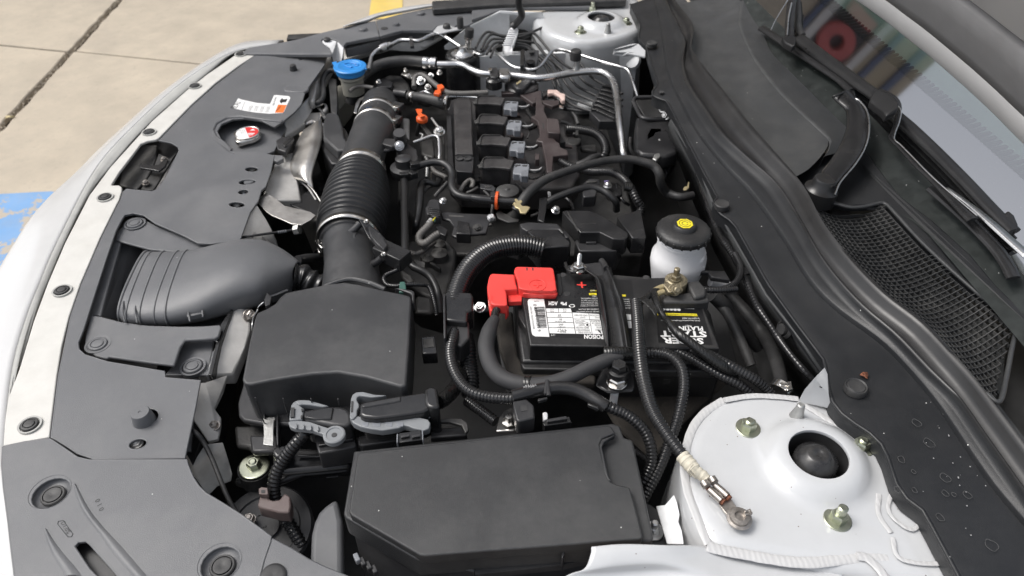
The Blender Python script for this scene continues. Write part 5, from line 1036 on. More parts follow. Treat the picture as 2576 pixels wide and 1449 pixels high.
c3b=thing('wire_conduit','second dark conduit dropping straight down behind the sweeping one','conduit',P('D',1175,900,-6)); corr('conduit','conduit',c3b,'D','1170,850,-5 1176,880,-5 1180,920,-6 1185,960,-7 1180,1000,-8',0,44,.42)
c3c=thing('wire_conduit','short ridged conduit crossing toward the bright metal hanger plate','conduit',P('K',2150,420,-4)); corr('conduit','conduit',c3c,'K','2010,320,-5 2080,370,-4.6 2150,420,-4.4 2240,490,-4.4',0,95,.42)
hp_=thing('hanger_plate','shiny dark metal hanger plate above the fuse box edge','bracket',P('L',220,390,-3)); slab('plate','castd',hp_,'L','150,430 165,370 200,325 240,305 300,320 380,380 300,440 290,462 145,466',-3,.4,.15); slab('plate_edge','steel',hp_,'L','145,450 290,448 292,464 145,467',-2.8,.3,.1); lathe('plate_nut','steel',hp_,'L',228,410,-2.8,[(.8,0),(.8,.3),(.4,.4),(.4,1.2)],seg=6)
t_=MB(); textto(t_,'6A0',P('L',190,372,-2.9),P('L',245,368,-2.9),.55); t_.build('stamped_mark','rubber',hp_)
ch=thing('cable_channel','smooth black cable channel with clips behind the fuse box','cable channel',P('L',500,200,0))
tube('channel','gloss',ch,'L','255,232,.2 320,215,.3 400,195,.4 490,178,.5 580,170,.5 680,185,.4 770,225,.2 850,275,0 890,300,-.2',0,92,seg=20)
for s in ('490,125 500,225','490,120 480,215'): tube('channel_band','black',ch,'L',s,1.2,30,flat=.6)
slab('clip','black',ch,'L','256,262 350,245 400,290 405,375 300,400 280,390 262,310',.6,2.4,.2,3); slab('clip_hole','dark',ch,'L','308,295 352,288 356,325 312,332',.66,.2,0); slab('clip','gloss',ch,'L','425,245 490,232 492,245 430,262',1.3,.5,.08); slab('clip','gloss',ch,'L','765,270 840,300 838,315 765,285',.8,.5,.08)
t_=MB(); textto(t_,'>PA66<',P('L',330,178,1.6),P('L',420,163,1.6),.5); t_.build('embossed_mark','printg',ch)
c4=thing('wire_conduit','ridged black conduit curving down between fuse box and the taped ground cable','conduit',P('L',1150,500,-2))
corr('conduit','conduit',c4,'L','885,290,-.4 940,315,-.6 1020,350,-1 1090,400,-1.5 1150,465,-2.2 1185,540,-3 1200,620,-4 1195,700,-5 1160,780,-6 1120,840,-7',0,82,.42,.13,16)
tf_=thing('conduit_stub','short ridged conduit deep behind the right edge of the fuse box','conduit',P('L',1100,620,-8)); corr('conduit','conduit',tf_,'L','1030,560,-8 1080,600,-8 1160,660,-9',0,50,.42)
# ground cable with terminal
gc=thing('ground_cable','loose black ground cable with cream tape and metal ring terminal lying on the strut tower','cable',P('L',1350,550,1))
corr('conduit','conduit',gc,'D','1600,760,2.4,30 1603,790,2.6,32 1606,830,2.8,34 1608,870,3,35 1612,910,3,36 1618,950,3,37 1630,1000,2.8,36 1645,1040,2.6,35 1668,1078,2.4,33 1690,1110,2.2,33 1712,1138,2,33 1724,1152,1.9,32',0,34,.42,.13,18)
p,r=tubepath('L','1405,630,1.9,95 1440,672,1.8,100 1475,712,1.7,98 1500,740,1.6,86 1540,765,1.5,80 1575,795,1.4,70',0,90); p,r=resample(p,n=44,r=r); r=[x*(1+.05*math.sin(i*.9)+.03*math.sin(i*2.3)) for i,x in enumerate(r)]
MB().sweep(p,r,20).build('masking_tape','tape',gc,ang=60)
for k,(s,w) in enumerate((('1430,660 1500,640 1480,700 1440,735 1470,775',26),('1450,720 1500,690 1520,675',22))):
    pass
for a,b in (((1478,690),(1465,775)),((1490,700),(1480,760))): tube('tape_fold','tape',gc,'L',f'{a[0]},{a[1]},3.0 {(a[0]+b[0])/2-22},{(a[1]+b[1])/2},2.9 {b[0]},{b[1]},1.6',0,12,seg=8)
for dx in (0,1):
    ox=dx*42; oy=-dx*30
    tube('crimp_barrel','tin',gc,'L',f'{1590+ox*.9},{862+oy} {1640+ox},{908+oy} {1672+ox},{938+oy}',1.2,52,seg=16); tube('bare_wire','rust',gc,'L',f'{1660+ox},{928+oy} {1690+ox*.9},{950+oy*.8}',1.0,46,seg=10); tube('crimp_tab','tin',gc,'L',f'{1548+ox*1.2},{822+oy} {1588+ox*1.2},{800+oy}' if 0 else f'{1552+ox*1.3},{812+oy*.9} {1572+ox*1.3},{842+oy*.9}',1.8,60,seg=14)
    tube('bare_wire','rust',gc,'L',f'{1572+ox},{840+oy} {1602+ox},{875+oy}',1.0,40,seg=10)
slab('terminal_tongue','tin',gc,'L','1655,960 1668,945 1735,918 1755,950 1780,985 1825,1015 1842,1045 1840,1080 1815,1102 1780,1104 1752,1090 1735,1060 1690,1010',.75,.25,.06)
lathe('terminal_ring','tin',gc,'L',1792,1062,.78,[(1.25,0),(1.25,.18),(1.0,.25),(.95,.55),(.55,.6),(.5,.3),(.1,.3)],seg=6 if 0 else 26); slab('terminal_hook','tin',gc,'L','1828,1005 1868,990 1886,1022 1872,1036 1848,1030 1838,1040 1828,1030 1862,1018 1858,1005 1836,1014',1.5,.2,.04)
c5=thing('wire_conduit','ridged black conduit looping from the battery down behind the ground cable to the fuse box','conduit',P('L',1390,300,-1))
corr('conduit','conduit',c5,'D','1625,888,-.5 1655,888,0 1680,893,.2 1702,908,.2 1716,930,0 1721,960,-.4 1719,990,-.8 1711,1030,-1.6 1700,1070,-2.6 1685,1110,-3.6 1670,1150,-4.6 1652,1190,-5.6 1632,1228,-6.6 1615,1262,-7.6',0,30,.42,.13,16)
for i,(s,w,l) in enumerate((('1605,880,-2 1660,876,-1.2 1700,884,-1 1740,902,-1 1780,925,-1 1820,948,-1.4 1860,968,-2 1890,990,-3',27,'lower of two ridged conduits running right from the battery to the strut tower'),
     ('1650,870,-3 1720,880,-1.5 1780,892,.2 1830,916,.2 1870,938,-.4 1900,955,-1 1925,975,-2 1945,1000,-3',27,'upper of two ridged conduits running right from the battery to the strut tower'))):
    p,r=tubepath('D',s,0,w); t=thing('wire_conduit',l,'conduit',p[len(p)//2]); corrmb(p,r,.42,.13,16).build('conduit','conduit',t,ang=80)
nb_=thing('negative_cable','taped black negative battery cable hanging from the brass terminal clamp','cable',P('J',1980,1000,1.5))
tube('cable','tapeb',nb_,'J','1850,700,1.6,70 1820,720,1.8,70 1845,800,2,72 1870,870,2,66 1910,935,2,56 1960,990,2.2,62 2000,1040,2.2,80 2060,1100,2.2,90 2130,1150,2,88 2220,1220,1.6,92 2330,1300,1,96 2440,1370,.2,96 2560,1440,-1.4,90',0,70)
tube('cable','tapeb',nb_,'J','1850,700,1.6 1790,730,1.8 1740,770,2 1700,800,2.2 1690,830,2.4',0,62); slab('tape_flag','tapeb',nb_,'J','1700,780 1760,760 1850,850 1862,870 1830,920 1800,870 1740,810',3.2,.15,.05)

# ================================================================ BATTERY
bt_=thing('battery','black car battery with white and yellow printed labels under a black clamp bar','battery',P('J',1500,900,-3))
slab('battery_body','batt',bt_,'J','640,1330 600,1050 580,850 560,600 2140,590 2330,900 2440,1330',-2.7,16,.4,3)
slab('battery_body_edge','batt',bt_,'J','655,1395 625,1340 2445,1345 2440,1420',-3.2,1.2,.2)
slab('battery_lid','batt',bt_,'J','712,1185 640,765 655,745 940,735 950,540 1380,545 1800,580 2080,570 2240,790 2408,1212',0,2.7,.2,3)
slab('vent_strip','batt',bt_,'J','955,545 985,540 1010,700 990,740 960,730',.15,.3,.1)
for x,y in ((1010,555),(1045,725),(1750,578)): lathe('lid_dimple','dark',bt_,'J',x,y,.02,[(.45,0),(.4,.04)],seg=16)
slab('side_lug','batt',bt_,'J','605,870 615,855 660,858 700,1050 690,1060 610,925',-1.2,1.5,.15)
slab('white_label','printw',bt_,'J','692,795 700,775 720,768 838,772 886,1108 760,1104 738,1092 728,1070',.03,.03,0)
slab('black_label','bsticker',bt_,'J','840,772 1110,780 1110,600 1200,590 1620,600 1690,1150 1370,1122 888,1108',.02,.02,0)
slab('black_label','bsticker',bt_,'J','1830,800 2225,795 2345,1180 1860,1160',.02,.02,0)
def cells(nm,m,L_):
    for q in L_: slab(nm,m,bt_,'J',q,.045,.02,0)
cells('label_cell','printw',['856,856 962,856 968,888 862,888','968,856 1076,856 1086,890 972,890','863,893 1087,895 1094,934 868,932','869,937 1095,939 1100,980 874,978','875,983 1101,985 1108,1026 880,1024','881,1029 1109,1031 1118,1080 888,1076',
 '1092,892 1234,900 1244,952 1100,946','1238,900 1330,905 1338,956 1248,952','1101,950 1246,956 1266,1082 1124,1080','1250,958 1342,962 1362,1084 1270,1082','1560,905 1618,910 1625,960 1570,955','1575,965 1626,968 1632,1030 1586,1030'])
cells('label_band','yellow',['1238,718 1306,718 1310,736 1242,736','1534,732 1568,732 1568,748 1538,748','1845,893 2200,903 2212,924 1852,915'])
cells('label_band','printw',['2085,846 2176,848 2180,860 2090,858'])
slab('plus_mark','red',bt_,'J','1165,618 1180,618 1182,640 1215,644 1216,650 1184,652 1188,672 1172,672 1168,652 1130,646 1130,640 1166,640',.05,.02,0)
# bar code and lettering (printed to be read from the other side)
bc=MB(); x0=P('J',758,842,.05); random.seed(3)
v0=P('J',752,842,.06); v1_=P('J',790,1036,.06); w0=P('J',842,838,.06); w1=P('J',864,1034,.06); t=0
while t<1:
    d=random.choice((.008,.012,.02)); 
    if t+d>1: break
    bc.add([v0.lerp(v1_,t),w0.lerp(w1,t),w0.lerp(w1,t+d),v0.lerp(v1_,t+d)],[(0,1,2,3)]); t+=d+random.choice((.01,.014,.02))
bc.build('bar_code','printk',bt_,noclean=True)
def T_(items, m, z=.07):
    mb=MB()
    for s,x0,y0,x1,y1,h in items: textto(mb,s,P('J',x0,y0,z),P('J',x1,y1,z),h)
    return mb.build('lettering',m,bt_,noclean=True)
T_([('0 83996 03285 9',742,818,782,1060,.42),('SUPER START - MADE IN SOUTH KOREA',712,840,742,1040,.2),('4-0299',795,786,750,785,.2),
 ('115',925,858,895,858,.3),('DIN',925,878,895,878,.2),('L2',1035,860,1008,860,.34),('EN',1035,880,1012,880,.2),('47',990,906,962,905,.34),('GCI',995,925,962,924,.2),('60',998,947,972,946,.34),('REF. 20HR Ah',1030,968,935,966,.2),
 ('660',1010,993,970,992,.34),('CCA @ 0 F',1030,1016,958,1015,.2),('47PLT',1040,1040,955,1038,.5),('PART NO.',1035,1062,975,1061,.2),
 ('DO NOT',1205,930,1160,928,.26),('OPEN BATTERY',1225,912,1108,908,.26),('HELP FAST.',1205,962,1110,958,.3),('MEDICAL',1195,980,1115,978,.3),('GET',1185,998,1145,997,.3),('WITH WATER.',1240,1022,1120,1018,.3),('IMMEDIATELY',1245,1042,1125,1040,.3),('FLUSH EYES',1255,1062,1145,1060,.3),
 ('O ALL',1335,932,1290,930,.28),('RUCTIONS.',1325,912,1240,910,.26),('RE BURNS',1335,964,1255,961,.28),('DNESS OR',1340,982,1262,980,.28),('CAUSE',1345,1000,1290,998,.28),('ACID',1350,1020,1305,1018,.28),('FURIC',1352,1040,1292,1038,.28)],'printk')
T_([('AGM',960,796,880,793,.7),('Pb',1040,800,985,799,.6),('12 V',935,1086,900,1086,.3),('POISON',1365,1092,1195,1088,.72),
 ('NTE',1290,690,1250,690,.25),('ABLE',1305,742,1268,741,.25),('AFTER HANDLING.',1318,760,1165,762,.22),('Wash to the State of',1318,778,1170,780,.2),('and reproductive harm.',1318,796,1165,798,.2),('lead, chemicals known',1320,812,1165,814,.2),('terminals and related',1322,828,1165,830,.2),
 ('INVERTED USE: FOLLOW',1325,856,1145,858,.24),('DANGER. DO NOT DISASSEMBLE',1330,878,1125,880,.24),('PROPOSIT',1632,845,1560,846,.24),('California',1600,770,1548,770,.22),('Batteries',1600,790,1552,790,.22),('to the Sta',1605,808,1556,808,.22),('accessor',1610,826,1558,826,.22),
 ('4-0272',2158,812,2110,811,.2),('Grant Automotive Distributors, 233 Box',2228,960,1880,958,.24),('Springfield MO 65802',2225,940,2070,937,.26),('+AGM',2155,1004,2100,1002,.4),('PLATINUM',2252,1018,1940,1012,.75),('START',2282,1062,1870,1056,1.0),('SUPER',2255,1122,1890,1116,1.0)],'printw')
T_([('FOR NATIONWIDE WARRANTY CALL 1-800',2205,907,1855,898,.3)],'printk')
T_([('TEMTE',1290,722,1248,722,.24)],'printk'); T_([('PROVEN',1305,690,1250,690,.3)],'yellow')
dm=MB()
for r_,(x,y) in enumerate(((1885,818),(1885,840),(1905,862))):
    for k in range(5): disc(dm,P('J',x+k*34+(r_==1)*10,y+k*1.0,.05),.24)
dm.build('date_dots','printw',bt_,noclean=True)
ic=MB()
for (x,y,s) in ((1222,1002,1),):
    ic.add(pts('J',f'{x-36},{y} {x},{y-26} {x+36},{y} {x},{y+26}',.075),[(0,1,2,3)])
ic.build('hazard_symbol','printk',bt_,noclean=True); ic=MB(); ic.add(pts('J','1190,1002 1222,980 1254,1002 1222,1024',.085),[(0,1,2,3)]); ic.build('hazard_symbol','printw',bt_,noclean=True)
ic=MB(); ic.add(pts('J','1215,992 1232,990 1236,1010 1216,1012',.095),[(0,1,2,3)]); ic.add(pts('J','1312,1048 1352,1086 1340,1050',.075),[(0,1,2)]); ic.build('hazard_symbol','printk',bt_,noclean=True)
ic=MB(); rp=circ('J',1088,832,.06,.42,.32,20); ri=circ('J',1088,832,.06,.27,.2,20); ic.add(rp+ri,[(k,(k+1)%20,(k+1)%20+20,k+20) for k in range(20) if k%7]); ic.build('recycling_mark','printw',bt_,noclean=True)
tray=thing('battery_tray','dark felt lined battery tray around the left and front sides of the battery','tray',P('J',550,1100,-5))
slab('tray_liner','felt',tray,'J','430,900 500,880 560,880 575,1060 600,1260 650,1370 800,1410 1200,1420 1300,1449 1300,1520 700,1500 520,1420 440,1200 410,1000',-4.2,1.2,.3)
slab('tray_floor','dark',tray,'J','380,850 2400,700 2600,1500 500,1600',-16,1,.1); slab('tray_wall','felt',tray,'L','850,40 1280,100 1800,60 1560,260 1400,420 1320,560 1200,640 960,430 900,330',-9.5,1,.5)
slab('tray_edge','castd',tray,'L','1150,80 1290,100 1520,92 1520,104 1290,114 1150,92',-6,1,.1)
ct=thing('clamp_bar','black battery hold down bar with raised ridges and threaded stud','clamp',P('J',1450,850,1))
MB().grid(loft([pts('J','1160,505,1.2 1270,560,1.4 1300,640,1.5 1320,760,1.5 1352,960,1.5 1388,1235,1.0'),pts('J','1200,490,2.0 1300,560,2.1 1340,640,2.2 1362,760,2.2 1395,960,2.2 1415,1240,1.6'),pts('J','1250,520,1.2 1335,590,1.3 1365,660,1.4 1385,780,1.4 1412,960,1.4 1440,1235,.9'),
 pts('J','1370,520,1.2 1410,600,1.3 1435,680,1.4 1470,800,1.4 1510,980,1.4 1545,1220,.9'),pts('J','1400,480,2.0 1440,580,2.1 1462,660,2.2 1500,780,2.2 1545,980,2.2 1582,1222,1.6'),pts('J','1440,490,1.2 1465,600,1.3 1500,690,1.4 1545,800,1.4 1585,980,1.4 1622,1220,1.0')],40,5)).build('bar','gloss',ct,ang=80,solid=.25)
tube('bar_hook','gloss',ct,'J','1030,455,.6 1045,500,1 1080,525,1.3 1130,530,1.4',0,34); tube('bar_post','black',ct,'J','1350,430,1.2 1375,460,1.4 1395,500,1.6',0,55)
slab('bar_plate','black',ct,'J','1180,505 1330,440 1390,500 1360,560 1300,570',1.2,.3,.1)
for s_ in ('1040,470,-.5 1330,440,-.5 1350,520,-.5 1060,540,-.5',): slab('bar_back','black',ct,'J',s_.replace(',-.5',''),-.2,1.5,.2)
MB().lathe(P('J',1145,500,1.3),[(1.1,-.1),(1.1,.12),(.9,.16)],(0,0,1),24).build('washer','steel',ct); MB().lathe(P('J',1145,500,1.4),[(.82,0),(.82,.6),(.7,.75)],(0,0,1),hexa=True).build('nut','steel',ct,ang=28)
c=P('J',1145,500,1.4); prof=[]; zz=0
while zz<2.3: prof+=[(.32,zz),(.27,zz+.05)]; zz+=.1
MB().lathe(c,prof+[(.26,2.36),(.15,2.46)],(.05,.12,1),16).build('threaded_stud','alu',ct,ang=80)
hb_=thing('hold_down_bracket','black bracket with hex bolt at the near end of the battery clamp bar','bracket',P('L',970,80,0))
slab('bracket_plate','gloss',hb_,'L','830,110 870,30 1030,10 1075,60 1085,160 1070,190 900,200 820,150',-1.4,.4,.2); MB().bolt(P('L',962,135,-1.2),1.9,.8,2.5).build('flange_nut','steel',hb_,ang=28)
c=P('L',972,60,.2); MB().lathe(c,[(1.25,-.9),(1.25,.3),(1.0,.4)],(0,0,1),24).build('sleeve','gloss',hb_); MB().lathe(c+Vector((0,0,.004)),[(.95,0),(.95,.8),(.8,.95)],(0,0,1),hexa=True).build('bolt_head','gloss',hb_,ang=28)
tube('tape_wrap','tapeb',hb_,'J','1380,1260,1.2,130 1450,1255,1.4,125 1540,1250,1.4,110 1620,1250,1.2,100',0,120); lathe('peg','natural',hb_,'L',945,225,-3,[(.5,-2.5),(.5,.6),(.4,.7)],seg=14)
tm=thing('negative_terminal','dirty brass negative battery terminal clamp with two nuts','terminal',P('J',1990,660,1.5))
slab('post_block','rubber',tm,'J','1890,750 1930,735 2200,700 2300,710 2318,790 2230,800 1905,800',1.2,1.8,.3); slab('sensor_block','rubber',tm,'J','2110,620 2220,600 2290,680 2280,740 2180,760',1.8,1.8,.3)
lathe('clamp_ring','terminal',tm,'J',2010,640,1.3,[(1.5,-1.2),(1.5,.8),(1.2,1.0),(.9,1.0)],seg=24); slab('clamp_lug','terminal',tm,'J','1895,640 1935,610 2000,600 2060,640 2080,690 2030,712 1950,710 1925,670',2.2,.5,.12)
MB().bolt(P('J',2000,690,1.9),1.3,.9,1.7,(.0,-.75,.65),stud=.3).build('nut','terminal',tm,ang=28); MB().bolt(P('J',2010,590,2.4),1.2,.6,1.5,stud=.9).build('nut','terminal',tm,ang=28)
for dy in (0,44): tube('crimp_barrel','cream',tm,'J',f'1830,{690+dy} 1870,{672+dy} 1905,{660+dy}',1.8,50,seg=16)
corr('wire_sleeve','conduit',tm,'J','2290,690,1.5 2350,690,1.5 2452,690,1.4 2560,680,1.2',0,52,.34)
rd_=thing('positive_terminal_cover','bright red plastic cover over the positive battery terminal','terminal cover',P('J',680,650,1))
slab('cover_top','red',rd_,'J','572,520 580,490 600,480 895,488 918,494 926,512 942,612 955,690 945,704 900,706 690,700 650,694 612,680 600,600',1.3,1.4,.2,3)
slab('top_step','red',rd_,'J','600,604 938,612 948,690 905,698 700,692 650,684 614,672',1.5,.4,.1); slab('front_rim','red',rd_,'J','650,706 700,706 705,714 765,718 770,708 900,714 905,704 958,708 960,722 945,732 760,730 650,720',.9,.5,.08)
slab('side_cover','red',rd_,'J','345,585 358,550 380,542 572,550 590,640 604,682 492,686 505,720 510,790 512,822 488,828 392,822 365,812 338,730 332,660',1.2,1.6,.25,3)
slab('inner_wall','red',rd_,'J','492,688 644,690 640,790 522,795 515,740',.2,.8,.1)
slab('side_skirt','red',rd_,'J','338,740 370,812 392,822 400,830 372,880 360,875 345,800',.2,1.6,.12); slab('side_skirt','red',rd_,'J','485,820 525,830 522,845 505,880 490,875 492,850',.2,1.6,.12)
for x in (686,738): slab('slot','dark',rd_,'J',f'{x-6},492 {x+6},492 {x+8},516 {x-5},516',1.32,.05,0)
pc=P('J',780,648,1.51); MB().sweep([pc+Vector((.0112*math.cos(k*.2),.0112*math.sin(k*.2),0)) for k in range(33)],[.0007]*33,8).build('plus_emboss','red',rd_,ang=80)
MB().box(pc+Vector((0,0,.0003)),(1.1,.24,.1),-8).build('plus_emboss','red',rd_); MB().box(pc+Vector((0,0,.0005)),(.24,1.1,.1),-8).build('plus_emboss','red',rd_)
slab('edge_tab','red',rd_,'J','355,735 378,735 372,790 350,780',1.25,.6,.05)
pcb=thing('positive_cable','thick woven sleeve cable curving from the red terminal cover under the battery front','cable',P('D',1300,960,0))
tube('cable_core','tapeb',pcb,'J','440,780,.6 425,840,.4 405,900,.2 385,970,.1 370,1040,0',0,72)
p,r=tubepath('D','1246,800,.2,24 1238,815,.1,32 1230,835,0,40 1223,865,-.2,42 1226,895,-.4,42 1238,925,-.6,42 1262,950,-.6,43 1300,965,-.4,44 1345,970,-.1,42 1395,962,.3,40 1440,945,.6,38 1480,925,.9,37 1520,908,1.1,36 1560,895,1.1,34',0,40)
MB().sweep(p,r,22).build('woven_sleeve','braid',pcb,ang=80)
tube('tape_band','tapeb',pcb,'D','1320,968,-.2 1335,969,-.1',0,47)

# ================================================================ BLACK ENGINE BOXES, BRAKE RESERVOIR
eb=thing('engine_harness_box','glossy black wiring box above the red terminal cover, where the thick ridged tube ends','wiring box',P('J',900,220,-2))
slab('box_lid','gloss',eb,'J','690,165 740,150 960,146 1000,190 1075,262 1060,300 990,300 815,318 790,280 750,225',-1.6,5,.2); slab('box_rail','black',eb,'J','620,100 700,85 960,100 1075,240 1080,265 970,150 730,150 690,168 640,140',-2.0,3,.2)
slab('box_notch','gloss',eb,'J','1005,165 1035,160 1065,200 1060,225 1030,220',-1.2,1,.1); slab('box_tail','black',eb,'J','440,235 600,180 700,240 620,300 480,260',-5,3,.3)
e2=thing('bracket_cover','large faceted glossy black cover plates behind the battery','cover',P('J',1350,180,-2))
slab('plate','gloss',e2,'J','1000,-10 1035,-20 1240,-20 1345,20 1400,50 1590,182 1585,215 1560,240 1455,236 1335,176 1160,178 1090,90',-1.5,3,.15); slab('front_face','black',e2,'J','1112,262 1160,182 1335,180 1455,240 1545,240 1500,330 1470,342 1150,345',-3.6,4,.2)
slab('plate','gloss',e2,'J','1490,40 1700,-30 1750,218 1745,225 1625,228 1595,180',-1.6,3,.15); slab('face_tab','black',e2,'J','1210,232 1300,230 1305,268 1215,270',-3.2,.5,.1); slab('edge_highlight_strip','castd',e2,'J','1040,-10 1055,-12 1150,160 1140,165',-1.4,.3,.05)
t_=MB(); textto(t_,'PA66 ASAHI',P('J',1300,92,-1.45),P('J',1165,95,-1.45),.4); t_.build('embossed_mark','castd',e2)
br=thing('brake_fluid_reservoir','white translucent brake fluid reservoir with black ridged cap and yellow symbol','reservoir',P('J',2090,200,0))
cc=P('J',2092,118,4.6)
MB().lathe(cc,[(3.72,-1.5),(3.78,-1.1),(3.76,-.75),(3.55,-.5),(3.0,-.28),(1.75,-.2),(1.6,.22),(1.45,.35),(.1,.35)],(0,0,1),72).build('cap','fluidcap',br,ang=40)
for k in range(20): MB().box(cc+Vector((.0378*math.cos(k*.314),.0378*math.sin(k*.314),-.0115)),(.22,.3,.8),math.degrees(k*.314)).build('cap_ridge','fluidcap',br,bevel=.06)
slab('cap_lip','fluidcap',br,'J','2045,300 2060,262 2170,250 2160,330 2060,345',2.6,.9,.12)
MB().lathe(cc+Vector((0,0,.0038)),[(1.15,-.02),(1.15,.02),(.1,.02)],(0,0,1),8).build('yellow_mark','yellow',br)
for r0 in (.42,.8): 
    m_=MB(); m_.sweep([cc+Vector((r0/100*math.cos(k*.2)*1.0,r0/100*math.sin(k*.2),.0041)) for k in range(30)],[.0004]*30,6).build('brake_symbol','printk',br)
MB().lathe(cc,[(3.35,-1.4),(3.35,-3.2),(3.5,-4.6),(3.95,-5.2),(4.0,-6.4),(3.75,-7.8),(3.4,-9.8),(2.8,-11)],(0,0,1),60).build('tank','natural',br,ang=60)
MB().lathe(cc,[(3.48,-2.0),(3.48,-2.4),(3.3,-2.4)],(0,0,1),60).build('neck_ring','natural',br); slab('spout','natural',br,'J','2065,435 2180,430 2290,470 2210,500 2125,500 2070,470',-.6,2,.3)
slab('support','black',br,'J','2030,475 2050,465 2130,500 2240,510 2452,520 2500,600 2330,575 2300,530 2150,530 2060,530',-1.4,.8,.15)
slab('side_bulge','natural',br,'J','2230,270 2275,290 2292,345 2270,420 2200,440 2180,330',.4,4,.8,3)
tube('outlet','natural',br,'J','2320,620,-4 2452,650,-5 2520,660,-6',0,80); hose('brake_hose','black hose end on pale outlet beneath the brake reservoir','rubber','J','2340,740,-3 2420,800,-4 2500,900,-6 2620,1050,-9 2750,1200,-12',0,120)

# ================================================================ RIGHT EDGE LOOMS, FAR SIDE PIPES
lm=thing('firewall_loom','taped black wiring loom running along the edge of the cowl cover','wiring loom',P('D',1880,700,-1))
p,r=tubepath('D','1752,420,-3 1768,470,-3 1790,540,-2.5 1812,590,-2 1836,630,-1.6 1858,665,-1.4 1882,720,-1.2 1905,770,-1.2 1935,815,-1.4 1965,860,-1.6 1995,900,-2 2025,935,-2.5 2045,955,-3',0,15); p,r=resample(p,step=.0018,r=r); r=[x*(1+.12*(i%3==0)+.22*math.sin(i*.11)**6) for i,x in enumerate(r)]
MB().sweep(p,r,12).build('loom','conduit',lm,ang=80)
corr('branch','conduit',lm,'D','1770,728,0 1800,730,.2 1835,722,.2 1858,700,0 1862,670,-.6 1850,640,-1.2',0,17,.32)
lathe('grommet','rubber',lm,'M',465,1095,-1,[(1.3,-.3),(1.3,.2),(1.0,.5),(.8,.3),(.7,.8)],(-.9,-.2,.3),24); slab('loom_clip','gloss',lm,'M','130,625 200,600 210,655 150,670',-.8,.5,.1)
slab('yellow_tag','cream',lm,'E','2385,1010 2400,990 2430,985 2440,940 2455,935 2450,1000 2420,1030 2390,1030',-5,.2,.05)
fp=thing('bulkhead_liner','grey felt faced firewall panel hanging below the cowl edge','panel',P('M',250,700,-5))
MB().add(pts('D','1690,300,1.2 1760,420,1.2 1800,520,1.2 1850,600,1.2 1930,740,1.2 2000,830,1.2 2070,930,1.2')+pts('D','1676,330,-9 1740,440,-9 1780,540,-9 1830,620,-9 1905,760,-9 1975,850,-9 2045,950,-9'),[(i,i+1,i+8,i+7) for i in range(6)]).build('panel','cowlg',fp,solid=.3)
MB().add(pts('D','1660,200,-6 1700,300,-6 1780,480,-6 1850,620,-7 1960,800,-8 2060,980,-9')+pts('D','1660,230,-26 1680,330,-30 1740,500,-34 1800,640,-36 1900,820,-36 1990,980,-34'),[(i,i+1,i+7,i+6) for i in range(5)]).build('panel','dark',fp,solid=.3)
hc2=thing('hose_clamp_ring','bright spring clamp on a black hose behind the near strut tower','hose clamp',P('N',1030,160,-3)); lathe('clamp_ring','steel',hc2,'N',1010,180,-3.5,[(1.5,-.5),(1.5,.5)],(.6,.5,.2),24); slab('clamp_ear','steel',hc2,'N','990,130 1075,118 1085,170 1050,182 1040,165 1060,150 1005,150',-2,.4,.08)
hose('drain_hose','dark hose running under the firewall loom toward the strut tower','rubber','D','1830,740,-7 1880,790,-8 1920,840,-9 1950,900,-7 1965,960,-5 1968,985,-4',0,34)
hose('drain_hose','slimmer dark hose below the firewall loom right of the battery','rubber','D','1790,745,-4 1830,790,-5 1860,850,-7 1890,920,-9',0,26)
# AC lines and black lines on the far side
ac=thing('coolant_hose','thick black hose arching in front of the blue washer cap to a silver crimp','hose',P('B',1000,850,-3))
tube('hose','rubber',ac,'B','640,1330,-9 690,1200,-7 740,1080,-5.5 820,970,-4.6 930,880,-4 1080,820,-3.6 1250,790,-3.4 1420,785,-3.4 1600,800,-3.4',0,135,seg=22)
tube('crimp','alu',ac,'B','1590,805,-3.4,150 1640,808,-3.4,150 1668,810,-3.4,130 1690,811,-3.4,150 1755,815,-3.4,150',0,150,seg=24); 
tube('pipe','alu',ac,'B','1770,830,-3.4 1900,832,-3.4 2030,830,-3.4 2120,850,-3.4 2220,905,-3.4 2330,945,-3.4 2440,955,-3.4 2560,962,-3.4 2740,975,-3.4 2900,990,-3.3 3060,1005,-3.2 3260,985,-3 3480,945,-2.8 3700,920,-2.6 3860,925,-2.6 3960,970,-2.6 4030,1050,-2.8 4070,1180,-3 4090,1330,-3.2 4108,1500,-3.4 4125,1650,-3.8 4145,1800,-4.4 4160,1950,-5.2 4180,2030,-6',0,92,seg=22)
slab('pipe_clamp','black',ac,'C','185,870 290,865 300,960 270,1000 200,990',-1.6,2.4,.2); slab('pipe_band','alu',ac,'C','290,865 450,870 455,985 310,985',-1.7,1.6,.5)
for q in ('170,875 215,868 218,905 178,910',): slab('clamp_tab','steel',ac,'C',q,-1.0,.4,.06)
lathe('valve_port','alu',ac,'C',1310,860,-1.6,[(.9,-1.2),(.75,0),(.6,.4),(.55,2.0)],seg=16); lathe('valve_cap','rubber',ac,'C',1295,755,.2,[(1.15,-.2),(1.15,1.6),(.95,1.9),(.1,1.9)],seg=20)
tube('valve_strap','rubber',ac,'C','1250,700,.4 1180,660,-.2 1080,650,-.6 1040,660,-1',0,26)
sp=thing('thin_coolant_pipe','slim bright metal pipe zigzagging along the far inner wing','pipe',P('B',1500,520,-1))
tube('pipe','alu',sp,'B','885,900,-3 905,800,-2.6 925,720,-2.2 990,650,-1.8 1080,605,-1.5 1190,565,-1.3 1290,520,-1.1 1400,518,-1 1530,525,-1 1650,470,-.8 1730,440,-.6 1800,440,-.6 1900,495,-.8 2000,560,-1.2 2090,620,-1.6',0,52,seg=16)
